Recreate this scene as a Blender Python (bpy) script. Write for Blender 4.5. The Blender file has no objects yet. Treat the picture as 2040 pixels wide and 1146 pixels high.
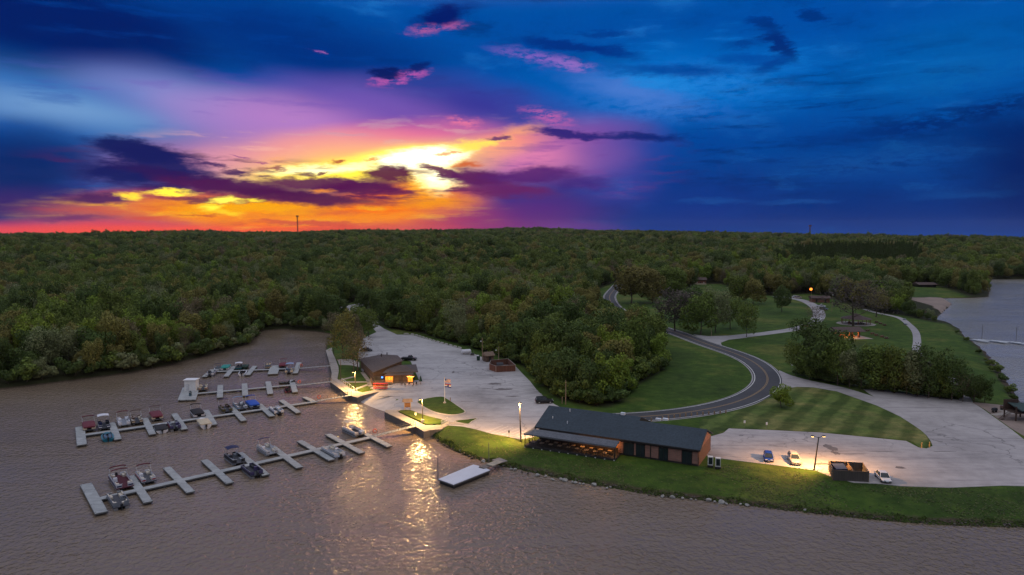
import bpy, bmesh, math, random
import numpy as np
from mathutils import Vector, Matrix
from mathutils.geometry import tessellate_polygon
random.seed(7)
R = math.radians
SC = bpy.context.scene
COL = SC.collection
# ------------------------------------------------------------------ camera
F, CX, CY, YH, ZC = 1380.0, 1020.0, 573.0, 462.0, 47.5
PITCH = math.atan((CY - YH) / F)
cam_d = bpy.data.cameras.new('camera'); cam = bpy.data.objects.new('camera', cam_d); COL.objects.link(cam)
cam.location = (0, 0, ZC); cam.rotation_euler = (math.pi / 2 - PITCH, 0, 0)
cam_d.angle_x = 2 * math.atan(1020 / F); cam_d.clip_end = 30000; cam_d.clip_start = 0.5
SC.camera = cam
LAND = 1.5

def ray(px, py):
    u, v = px - CX, -(py - CY)
    return Vector((u, F * math.cos(PITCH) + v * math.sin(PITCH), v * math.cos(PITCH) - F * math.sin(PITCH)))

def G(px, py, z=LAND):
    "point of the plane at height z seen at photo pixel px,py"
    d = ray(px, py)
    t = (z - ZC) / d.z
    return Vector((d.x * t, d.y * t, z))

def GX(px, depth, z=0.0):
    d = ray(px, YH)
    return Vector((d.x / d.y * depth, depth, z))

def lin(c):
    c = c / 255.0
    return c / 12.92 if c <= 0.04045 else ((c + 0.055) / 1.055) ** 2.4

def S(r, g, b, k=1.0):
    return (lin(r) * k, lin(g) * k, lin(b) * k, 1)

# ------------------------------------------------------------------ objects
def empty(name, loc, rz=0.0, label=None, cat=None, group=None):
    o = bpy.data.objects.new(name, None); COL.objects.link(o)
    o.location = loc; o.rotation_euler = (0, 0, rz); o.empty_display_size = 0.5
    if label: tag(o, label, cat, group)
    return o

def tag(o, label, cat, group=None):
    o['label'] = label; o['category'] = cat
    if group: o['group'] = group
    return o

def kind(o, k):
    o['kind'] = k
    return o

def chain_loc(p):
    v = Vector((0, 0, 0))
    while p is not None:
        v += p.location; p = p.parent
    return v

class MB:
    "collects shapes in world (or local) metres and links them as one mesh object"
    def __init__(s):
        s.v = []; s.f = []; s.m = []
    def add(s, vs, fs, m=0):
        n = len(s.v); s.v += [tuple(x) for x in vs]
        s.f += [tuple(i + n for i in f) for f in fs]; s.m += [m] * len(fs)
        return s
    def box(s, c, size, rz=0.0, m=0, taper=1.0):
        hx, hy, hz = size[0] / 2, size[1] / 2, size[2] / 2
        cs, sn = math.cos(rz), math.sin(rz); vs = []
        for z, k in ((-hz, 1.0), (hz, taper)):
            for x, y in ((-hx * k, -hy * k), (hx * k, -hy * k), (hx * k, hy * k), (-hx * k, hy * k)):
                vs.append((c[0] + x * cs - y * sn, c[1] + x * sn + y * cs, c[2] + z))
        return s.add(vs, [(3, 2, 1, 0), (4, 5, 6, 7), (0, 1, 5, 4), (1, 2, 6, 5), (2, 3, 7, 6), (3, 0, 4, 7)], m)
    def bar(s, a, b, w, h, m=0):
        "box from a to b (centre line), w wide, h high"
        a, b = Vector(a), Vector(b); d = (b - a).normalized()
        up = Vector((0, 0, 1)) if abs(d.z) < 0.95 else Vector((1, 0, 0))
        sd = d.cross(up).normalized() * (w / 2); u = sd.cross(d).normalized() * (h / 2)
        vs = [a - sd - u, a + sd - u, a + sd + u, a - sd + u, b - sd - u, b + sd - u, b + sd + u, b - sd + u]
        return s.add(vs, [(0, 1, 2, 3), (7, 6, 5, 4), (0, 4, 5, 1), (1, 5, 6, 2), (2, 6, 7, 3), (3, 7, 4, 0)], m)
    def cyl(s, a, b, r0, r1=None, n=8, m=0):
        r1 = r0 if r1 is None else r1
        a, b = Vector(a), Vector(b); d = (b - a).normalized()
        up = Vector((0, 0, 1)) if abs(d.z) < 0.95 else Vector((1, 0, 0))
        x = d.cross(up).normalized(); y = x.cross(d).normalized()
        vs = []
        for p, r in ((a, r0), (b, r1)):
            for i in range(n):
                t = 2 * math.pi * i / n
                vs.append(p + x * (r * math.cos(t)) + y * (r * math.sin(t)))
        fs = [(i, (i + 1) % n, n + (i + 1) % n, n + i) for i in range(n)]
        fs += [tuple(range(n - 1, -1, -1)), tuple(range(n, 2 * n))]
        return s.add(vs, fs, m)
    def tube(s, pts, r, n=6, m=0):
        for a, b in zip(pts[:-1], pts[1:]): s.cyl(a, b, r, r, n, m)
        return s
    def prism(s, poly, z0, z1, m=0):
        "poly: list of (x, y); flat top and skirts; z may be lists"
        n = len(poly)
        ar = sum(poly[i][0] * poly[(i + 1) % n][1] - poly[(i + 1) % n][0] * poly[i][1] for i in range(n))
        if ar < 0: poly = poly[::-1]
        vs = [(p[0], p[1], z0) for p in poly] + [(p[0], p[1], z1) for p in poly]
        fs = [(i, (i + 1) % n, n + (i + 1) % n, n + i) for i in range(n)]
        for t in tessellate_polygon([[Vector((p[0], p[1], 0)) for p in poly]]):
            a, b, c = t
            cr = (poly[b][0] - poly[a][0]) * (poly[c][1] - poly[a][1]) - (poly[b][1] - poly[a][1]) * (poly[c][0] - poly[a][0])
            if cr < 0: a, b, c = c, b, a
            fs.append((a + n, b + n, c + n)); fs.append((c, b, a))
        return s.add(vs, fs, m)
    def loft(s, secs, m=0, cap=True):
        "secs: list of rings with equal point counts"
        n = len(secs[0]); vs = [p for r in secs for p in r]; fs = []
        for k in range(len(secs) - 1):
            for i in range(n):
                j = (i + 1) % n
                fs.append((k * n + i, k * n + j, (k + 1) * n + j, (k + 1) * n + i))
        if cap:
            fs.append(tuple(range(n - 1, -1, -1))); fs.append(tuple((len(secs) - 1) * n + i for i in range(n)))
        return s.add(vs, fs, m)
    def slab(s, top, th, m=0):
        "convex polygon of 3-D points, given a thickness downwards"
        n = len(top); vs = [tuple(p) for p in top] + [(p[0], p[1], p[2] - th) for p in top]
        fs = [tuple(range(n)), tuple(range(2 * n - 1, n - 1, -1))] + [(i, n + i, n + (i + 1) % n, (i + 1) % n) for i in range(n)]
        return s.add(vs, fs, m)
    def ball(s, c, r, sz=1.0, n=8, k=5, m=0):
        secs = []
        for a in range(1, k):
            t = math.pi * a / k
            secs.append([(c[0] + r * math.sin(t) * math.cos(2 * math.pi * i / n), c[1] + r * math.sin(t) * math.sin(2 * math.pi * i / n), c[2] - r * sz * math.cos(t)) for i in range(n)])
        return s.loft(secs, m)
    def build(s, name, mats, parent=None, local=False, smooth=False, recalc=True):
        off = Vector((0, 0, 0)) if (local or parent is None) else chain_loc(parent)
        me = bpy.data.meshes.new(name)
        me.from_pydata([(x - off.x, y - off.y, z - off.z) for x, y, z in s.v], [], s.f)
        if not isinstance(mats, (list, tuple)): mats = [mats]
        for mt in mats: me.materials.append(mt)
        me.polygons.foreach_set('material_index', s.m)
        if smooth: me.polygons.foreach_set('use_smooth', [True] * len(me.polygons))
        if recalc:
            bm = bmesh.new(); bm.from_mesh(me); bmesh.ops.recalc_face_normals(bm, faces=bm.faces); bm.to_mesh(me); bm.free()
        me.update()
        o = bpy.data.objects.new(name, me); COL.objects.link(o)
        if parent is not None: o.parent = parent
        return o

def thing_mesh(o, label, cat, group=None):
    "moves the origin of a one-mesh thing to its base and tags it"
    me = o.data; n = len(me.vertices); co = np.empty(n * 3, np.float32); me.vertices.foreach_get('co', co); co = co.reshape(-1, 3)
    c = (co.min(0) + co.max(0)) / 2; c[2] = co[:, 2].min(); co -= c
    me.vertices.foreach_set('co', co.ravel()); me.update(); o.location = c.tolist()
    return tag(o, label, cat, group)

# ------------------------------------------------------------------ materials
def nodes_of(name):
    m = bpy.data.materials.new(name); m.use_nodes = True
    nt = m.node_tree; b = nt.nodes['Principled BSDF']
    return m, nt, b

def N(nt, t, **kw):
    n = nt.nodes.new(t)
    for k, v in kw.items(): setattr(n, k, v)
    return n

def ramp(nt, stops, fac=None):
    r = N(nt, 'ShaderNodeValToRGB'); e = r.color_ramp.elements
    while len(e) < len(stops): e.new(0.5)
    for i, (p, c) in enumerate(stops):
        e[i].position = p; e[i].color = c if len(c) == 4 else (*c, 1)
    if fac is not None: nt.links.new(fac, r.inputs[0])
    return r

def coords(nt, scale=(1, 1, 1), rot=0.0):
    tc = N(nt, 'ShaderNodeTexCoord'); mp = N(nt, 'ShaderNodeMapping')
    mp.inputs['Scale'].default_value = scale; mp.inputs['Rotation'].default_value = (0, 0, rot)
    nt.links.new(tc.outputs['Object'], mp.inputs[0])
    return mp.outputs[0]

def noise(nt, vec, scale, detail=4, rough=0.55, dist=0.0):
    n = N(nt, 'ShaderNodeTexNoise'); n.inputs['Scale'].default_value = scale; n.inputs['Detail'].default_value = detail
    n.inputs['Roughness'].default_value = rough; n.inputs['Distortion'].default_value = dist
    if vec is not None: nt.links.new(vec, n.inputs['Vector'])
    return n.outputs['Fac']

def mixc(nt, fac, a, b, mode='MIX'):
    x = N(nt, 'ShaderNodeMixRGB', blend_type=mode)
    for i, q in ((0, fac), (1, a), (2, b)):
        if isinstance(q, (int, float)): x.inputs[i].default_value = q
        elif isinstance(q, tuple): x.inputs[i].default_value = q if len(q) == 4 else (*q, 1)
        else: nt.links.new(q, x.inputs[i])
    return x.outputs[0]

def mathn(nt, op, a, b=None, c=None, clamp=False):
    x = N(nt, 'ShaderNodeMath', operation=op); x.use_clamp = clamp
    for i, q in enumerate((a, b, c)):
        if q is None: continue
        if isinstance(q, (int, float)): x.inputs[i].default_value = q
        else: nt.links.new(q, x.inputs[i])
    return x.outputs[0]

def mrange(nt, v, a, b, c=0.0, d=1.0, smooth=False):
    x = N(nt, 'ShaderNodeMapRange')
    if smooth: x.interpolation_type = 'SMOOTHSTEP'
    nt.links.new(v, x.inputs[0])
    for i, q in enumerate((a, b, c, d)): x.inputs[i + 1].default_value = q
    return x.outputs[0]

def bump(nt, b, h, strength=0.3, dist=0.05):
    x = N(nt, 'ShaderNodeBump'); x.inputs['Strength'].default_value = strength; x.inputs['Distance'].default_value = dist
    nt.links.new(h, x.inputs['Height']); nt.links.new(x.outputs[0], b.inputs['Normal'])

MATS = {}
def paint(name, col, rough=0.5, metal=0.0, var=0.18, scale=1.5):
    "plain paint, plastic, cloth or metal with some wear in its colour"
    if name in MATS: return MATS[name]
    m, nt, b = nodes_of(name)
    f = noise(nt, coords(nt), scale, 5)
    lo = tuple(c * (1 - var) for c in col[:3]); hi = tuple(min(1, c * (1 + var)) for c in col[:3])
    r = ramp(nt, [(0.3, lo), (0.7, hi)], f)
    nt.links.new(r.outputs[0], b.inputs['Base Color'])
    b.inputs['Roughness'].default_value = rough; b.inputs['Metallic'].default_value = metal
    MATS[name] = m
    return m

def glow(name, col, power):
    if name in MATS: return MATS[name]
    m, nt, b = nodes_of(name)
    f = noise(nt, coords(nt), 2.0, 2)
    r = ramp(nt, [(0.3, tuple(c * 0.6 for c in col[:3])), (0.65, col[:3])], f)
    nt.links.new(r.outputs[0], b.inputs['Emission Color']); nt.links.new(r.outputs[0], b.inputs['Base Color'])
    b.inputs['Emission Strength'].default_value = power
    MATS[name] = m
    return m

def concrete(name, col, joints=0.0, stain=0.35, crack=True, rot=0.0):
    m, nt, b = nodes_of(name)
    v = coords(nt, rot=rot)
    big = noise(nt, v, 0.045, 6, 0.6, 0.4); mid = noise(nt, v, 0.5, 6, 0.65); fine = noise(nt, v, 9, 3)
    c = ramp(nt, [(0.25, tuple(x * (1 - stain) for x in col)), (0.52, col), (0.8, tuple(min(1, x * 1.16) for x in col))], big).outputs[0]
    c = mixc(nt, 0.55, c, ramp(nt, [(0.25, (0.62, 0.61, 0.6)), (0.6, (1, 1, 1))], mid).outputs[0], 'MULTIPLY')
    c = mixc(nt, 0.3, c, ramp(nt, [(0.3, (0.6, 0.6, 0.6)), (0.7, (1.2, 1.2, 1.2))], fine).outputs[0], 'MULTIPLY')
    # tyre-worn streaks
    vs = coords(nt, (0.04, 0.5, 1), rot + 0.35)
    st = noise(nt, vs, 1.0, 5, 0.7, 0.5)
    c = mixc(nt, 0.5, c, ramp(nt, [(0.34, (0.5, 0.5, 0.53)), (0.46, (0.95, 0.95, 0.95)), (0.65, (1.1, 1.1, 1.08))], st).outputs[0], 'MULTIPLY')
    if crack:
        vo = N(nt, 'ShaderNodeTexVoronoi', feature='DISTANCE_TO_EDGE'); vo.inputs['Scale'].default_value = 0.075
        ds = N(nt, 'ShaderNodeVectorMath', operation='ADD'); nz = N(nt, 'ShaderNodeTexNoise'); nz.inputs['Scale'].default_value = 0.35; nz.inputs['Detail'].default_value = 6
        sc = N(nt, 'ShaderNodeVectorMath', operation='SCALE'); sc.inputs[3].default_value = 5.0
        nt.links.new(v, nz.inputs[0]); nt.links.new(nz.outputs['Color'], sc.inputs[0]); nt.links.new(v, ds.inputs[0]); nt.links.new(sc.outputs[0], ds.inputs[1]); nt.links.new(ds.outputs[0], vo.inputs['Vector'])
        k = mrange(nt, vo.outputs[0], 0.0, 0.018, 0.35, 1.0)
        kk = mixc(nt, ramp(nt, [(0.45, (0, 0, 0)), (0.6, (1, 1, 1))], noise(nt, v, 0.03, 2)).outputs[0], (1, 1, 1), k)
        c = mixc(nt, 0.8, c, kk, 'MULTIPLY')
    if joints:
        br = N(nt, 'ShaderNodeTexBrick'); br.offset = 0.0; br.inputs['Scale'].default_value = 1.0
        br.inputs['Brick Width'].default_value = joints; br.inputs['Row Height'].default_value = joints; br.inputs['Mortar Size'].default_value = 0.03
        for i, q in ((1, (1, 1, 1, 1)), (2, (0.93, 0.93, 0.93, 1)), (3, (0.55, 0.55, 0.55, 1))): br.inputs[i].default_value = q
        nt.links.new(v, br.inputs[0]); c = mixc(nt, 1.0, c, br.outputs[0], 'MULTIPLY')
    nt.links.new(c, b.inputs['Base Color']); b.inputs['Roughness'].default_value = 0.85
    bump(nt, b, fine, 0.25, 0.02)
    return m

def planks(name, col, width=0.18, length=4.0, rot=0.0, rough=0.75):
    if name in MATS: return MATS[name]
    m, nt, b = nodes_of(name)
    v = coords(nt, rot=rot)
    br = N(nt, 'ShaderNodeTexBrick'); br.offset = 0.5; br.inputs['Scale'].default_value = 1.0
    br.inputs['Brick Width'].default_value = length; br.inputs['Row Height'].default_value = width; br.inputs['Mortar Size'].default_value = width * 0.07
    br.inputs[1].default_value = (*[c * 0.82 for c in col], 1); br.inputs[2].default_value = (*[min(1, c * 1.15) for c in col], 1); br.inputs[3].default_value = (*[c * 0.3 for c in col], 1)
    nt.links.new(v, br.inputs[0])
    n = noise(nt, v, 0.7, 6, 0.6)
    c = mixc(nt, 0.6, br.outputs[0], ramp(nt, [(0.3, (0.65, 0.65, 0.65)), (0.7, (1.15, 1.15, 1.15))], n).outputs[0], 'MULTIPLY')
    nt.links.new(c, b.inputs['Base Color']); b.inputs['Roughness'].default_value = rough
    MATS[name] = m
    return m

def wallmat(name, col, mortar, bw=0.45, bh=0.16):
    "brick or block on upright walls: x+y run along, z up"
    m, nt, b = nodes_of(name)
    tc = N(nt, 'ShaderNodeTexCoord'); sx = N(nt, 'ShaderNodeSeparateXYZ'); cb = N(nt, 'ShaderNodeCombineXYZ')
    nt.links.new(tc.outputs['Object'], sx.inputs[0]); nt.links.new(mathn(nt, 'ADD', sx.outputs[0], sx.outputs[1]), cb.inputs[0]); nt.links.new(sx.outputs[2], cb.inputs[1])
    br = N(nt, 'ShaderNodeTexBrick'); br.inputs['Scale'].default_value = 1.0; br.inputs['Brick Width'].default_value = bw; br.inputs['Row Height'].default_value = bh; br.inputs['Mortar Size'].default_value = 0.02
    br.inputs[1].default_value = (*[c * 0.8 for c in col], 1); br.inputs[2].default_value = (*[min(1, c * 1.2) for c in col], 1); br.inputs[3].default_value = (*mortar, 1)
    nt.links.new(cb.outputs[0], br.inputs[0])
    c = mixc(nt, 0.5, br.outputs[0], ramp(nt, [(0.3, (0.7, 0.7, 0.7)), (0.7, (1.1, 1.1, 1.1))], noise(nt, tc.outputs['Object'], 0.8, 5)).outputs[0], 'MULTIPLY')
    nt.links.new(c, b.inputs['Base Color']); b.inputs['Roughness'].default_value = 0.85
    return m

def shingles(name, col):
    m, nt, b = nodes_of(name)
    v = coords(nt)
    n1 = noise(nt, v, 2.2, 4, 0.7); n2 = noise(nt, v, 0.15, 4)
    c = ramp(nt, [(0.3, tuple(x * 0.65 for x in col)), (0.7, tuple(x * 1.35 for x in col))], n1).outputs[0]
    c = mixc(nt, 0.6, c, ramp(nt, [(0.35, (0.75, 0.78, 0.8)), (0.7, (1.1, 1.1, 1.1))], n2).outputs[0], 'MULTIPLY')
    tc = N(nt, 'ShaderNodeTexCoord'); sx = N(nt, 'ShaderNodeSeparateXYZ'); nt.links.new(tc.outputs['Object'], sx.inputs[0])
    fr = mathn(nt, 'FRACT', mathn(nt, 'MULTIPLY', sx.outputs[2], 7.0))
    c = mixc(nt, 0.5, c, ramp(nt, [(0.0, (0.6, 0.6, 0.6)), (0.25, (1, 1, 1))], fr).outputs[0], 'MULTIPLY')
    nt.links.new(c, b.inputs['Base Color']); b.inputs['Roughness'].default_value = 0.9
    return m

def leafmat(name, a, bcol, trans=0.3):
    m, nt, b = nodes_of(name)
    oi = N(nt, 'ShaderNodeObjectInfo'); ge = N(nt, 'ShaderNodeNewGeometry')
    v = mathn(nt, 'ADD', mathn(nt, 'MULTIPLY', oi.outputs['Random'], 0.65), mathn(nt, 'MULTIPLY', ge.outputs['Random Per Island'], 0.35))
    c = ramp(nt, [(0.0, a), (1.0, bcol)], v).outputs[0]
    hs = N(nt, 'ShaderNodeHueSaturation'); nt.links.new(c, hs.inputs['Color'])
    nt.links.new(mrange(nt, ge.outputs['Random Per Island'], 0, 1, 0.6, 1.35), hs.inputs['Value'])
    nt.links.new(mrange(nt, oi.outputs['Random'], 0, 1, 0.485, 0.515), hs.inputs['Hue'])
    nt.links.new(hs.outputs[0], b.inputs['Base Color']); b.inputs['Roughness'].default_value = 0.7
    b.inputs['Specular IOR Level'].default_value = 0.2
    tr = N(nt, 'ShaderNodeBsdfTranslucent'); nt.links.new(hs.outputs[0], tr.inputs[0]); mx = N(nt, 'ShaderNodeMixShader'); mx.inputs[0].default_value = trans
    nt.links.new(b.outputs[0], mx.inputs[1]); nt.links.new(tr.outputs[0], mx.inputs[2]); nt.links.new(mx.outputs[0], nt.nodes['Material Output'].inputs[0])
    return m
# ------------------------------------------------------------------ sky (world)
def azel(px, py):
    d = ray(px, py).normalized()
    return math.degrees(math.atan2(d.x, d.y)), math.degrees(math.asin(d.z))

SKYB = False
def make_world():
    w = bpy.data.worlds.new('World'); SC.world = w; w.use_nodes = True
    nt = w.node_tree; bg = nt.nodes['Background']
    tc = N(nt, 'ShaderNodeTexCoord'); sx = N(nt, 'ShaderNodeSeparateXYZ'); nt.links.new(tc.outputs['Generated'], sx.inputs[0])
    az = mathn(nt, 'MULTIPLY', mathn(nt, 'ARCTAN2', sx.outputs[0], sx.outputs[1]), 57.2958)
    el = mathn(nt, 'MULTIPLY', mathn(nt, 'ARCSINE', sx.outputs[2]), 57.2958)
    cb = N(nt, 'ShaderNodeCombineXYZ'); nt.links.new(az, cb.inputs[0]); nt.links.new(el, cb.inputs[1]); P = cb.outputs[0]
    def vnoise(scale, detail, rough, amp):
        mp = N(nt, 'ShaderNodeVectorMath', operation='MULTIPLY'); mp.inputs[1].default_value = scale; nt.links.new(P, mp.inputs[0])
        nz = N(nt, 'ShaderNodeTexNoise'); nz.inputs['Scale'].default_value = 1; nz.inputs['Detail'].default_value = detail; nz.inputs['Roughness'].default_value = rough
        nt.links.new(mp.outputs[0], nz.inputs[0])
        s = N(nt, 'ShaderNodeVectorMath', operation='SUBTRACT'); s.inputs[1].default_value = (.5, .5, .5); nt.links.new(nz.outputs['Color'], s.inputs[0])
        m = N(nt, 'ShaderNodeVectorMath', operation='MULTIPLY'); m.inputs[1].default_value = amp; nt.links.new(s.outputs[0], m.inputs[0])
        a = N(nt, 'ShaderNodeVectorMath', operation='ADD'); nt.links.new(P, a.inputs[0]); nt.links.new(m.outputs[0], a.inputs[1])
        return a.outputs[0]
    PS = vnoise((0.07, 0.16, 1), 2, 0.5, (7, 2.6, 0))
    PC = vnoise((0.33, 1.1, 1), 10, 0.7, (4.6, 1.6, 0))
    PF = vnoise((0.5, 2.2, 1), 8, 0.65, (1.5, 0.35, 0))
    ps = {0: PS, 1: PC, 2: PF}
    cur = ramp(nt, [(0.0, S(20, 70, 150)), (0.10, S(4, 52, 130)), (0.36, S(0, 66, 146)), (0.6, S(0, 82, 170)), (0.85, S(0, 76, 164)), (1.0, S(0, 84, 170))], mrange(nt, el, -1, 19)).outputs[0]
    # wispy texture in the blue
    mp = N(nt, 'ShaderNodeVectorMath', operation='MULTIPLY'); mp.inputs[1].default_value = (0.13, 0.42, 1); nt.links.new(PC, mp.inputs[0])
    wis = noise(nt, mp.outputs[0], 1.0, 7, 0.62)
    cur = mixc(nt, mrange(nt, wis, 0.5, 0.74, 0, 0.6, True), cur, S(0, 28, 92))
    shared = {}
    cur = mixc(nt, mrange(nt, wis, 0.46, 0.25, 0, 0.4, True), cur, S(40, 135, 215))
    def blob(x, y, rx, ry, rot, col, op=1.0, inner=0.0, warp=0, k=1.0):
        nonlocal cur
        a0, e0 = azel(x, y); a1, _ = azel(x + 5, y); _, e1 = azel(x, y - 5)
        m = N(nt, 'ShaderNodeMapping', vector_type='TEXTURE')
        m.inputs['Location'].default_value = (a0, e0, 0); m.inputs['Rotation'].default_value = (0, 0, R(rot))
        m.inputs['Scale'].default_value = (rx * (a1 - a0) / 5, ry * (e1 - e0) / 5, 1)
        nt.links.new(ps[1 if warp == 3 else warp], m.inputs[0])
        ln = N(nt, 'ShaderNodeVectorMath', operation='LENGTH'); nt.links.new(m.outputs[0], ln.inputs[0])
        f = mrange(nt, ln.outputs['Value'], 1.0, inner, 0.0, op, True)
        if warp == 3: f = mathn(nt, 'MULTIPLY', f, brk)
        if warp == 1 and SKYB: f = mathn(nt, 'MULTIPLY', f, bro)
        cur = mixc(nt, f, cur, S(*col, k))
    mpB = N(nt, 'ShaderNodeVectorMath', operation='MULTIPLY'); mpB.inputs[1].default_value = (0.9, 2.6, 1); nt.links.new(P, mpB.inputs[0])
    brk = mrange(nt, noise(nt, mpB.outputs[0], 1.0, 6, 0.7), 0.38, 0.56, 0.0, 1.0, True); bro = mrange(nt, noise(nt, mpB.outputs[0], 0.6, 8, 0.7), 0.30, 0.62, 0.35, 1.0, True)
    mpS = N(nt, 'ShaderNodeVectorMath', operation='MULTIPLY'); mpS.inputs[1].default_value = (0.16, 1.15, 1); nt.links.new(PF, mpS.inputs[0])
    sn = noise(nt, mpS.outputs[0], 1.0, 8, 0.6)
    def streak(x, y, rx, ry, rot, col, lo, hi, op=1.0, k=1.0):
        "ragged flat cloud streaks where the noise is high, inside a soft ellipse"
        nonlocal cur
        a0, e0 = azel(x, y); a1, _ = azel(x + 5, y); _, e1 = azel(x, y - 5)
        m = N(nt, 'ShaderNodeMapping', vector_type='TEXTURE'); m.inputs['Location'].default_value = (a0, e0, 0); m.inputs['Rotation'].default_value = (0, 0, R(rot)); m.inputs['Scale'].default_value = (rx * (a1 - a0) / 5, ry * (e1 - e0) / 5, 1)
        nt.links.new(ps[0], m.inputs[0]); ln = N(nt, 'ShaderNodeVectorMath', operation='LENGTH'); nt.links.new(m.outputs[0], ln.inputs[0])
        f = mathn(nt, 'MULTIPLY', mrange(nt, ln.outputs['Value'], 1.0, 0.45, 0.0, op, True), mrange(nt, sn, lo, hi, 0, 1, True))
        cur = mixc(nt, f, cur, S(*col, k))
    for i, b in enumerate(SKY):
        if i and i % 18 == 0:      # keeps the order of evaluation (the node stack is small)
            for k in ps:
                q = N(nt, 'ShaderNodeVectorMath', operation='MULTIPLY_ADD'); nt.links.new(cur, q.inputs[0]); q.inputs[1].default_value = (1e-7, 1e-7, 0); nt.links.new(ps[k], q.inputs[2]); ps[k] = q.outputs[0]
        (streak if b[0] == 'streak' else blob)(*(b[1:] if b[0] == 'streak' else b))
    # the upper sky outside the picture: brightness added to light the land and lift water reflections
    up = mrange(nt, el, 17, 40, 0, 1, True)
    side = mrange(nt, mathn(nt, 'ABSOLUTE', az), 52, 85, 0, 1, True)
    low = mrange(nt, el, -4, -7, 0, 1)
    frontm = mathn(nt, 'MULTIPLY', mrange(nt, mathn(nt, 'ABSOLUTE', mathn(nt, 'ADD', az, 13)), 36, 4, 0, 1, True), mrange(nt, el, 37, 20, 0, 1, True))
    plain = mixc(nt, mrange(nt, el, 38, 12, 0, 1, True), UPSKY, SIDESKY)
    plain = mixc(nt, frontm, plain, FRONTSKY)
    nt.links.new(cur, bg.inputs[0]); bg.inputs[1].default_value = 1.0
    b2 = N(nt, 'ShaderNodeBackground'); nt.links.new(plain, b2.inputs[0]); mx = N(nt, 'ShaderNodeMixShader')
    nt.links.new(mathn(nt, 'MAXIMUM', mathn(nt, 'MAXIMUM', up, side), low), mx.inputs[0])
    nt.links.new(bg.outputs[0], mx.inputs[1]); nt.links.new(b2.outputs[0], mx.inputs[2]); nt.links.new(mx.outputs[0], nt.nodes['World Output'].inputs[0])

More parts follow.
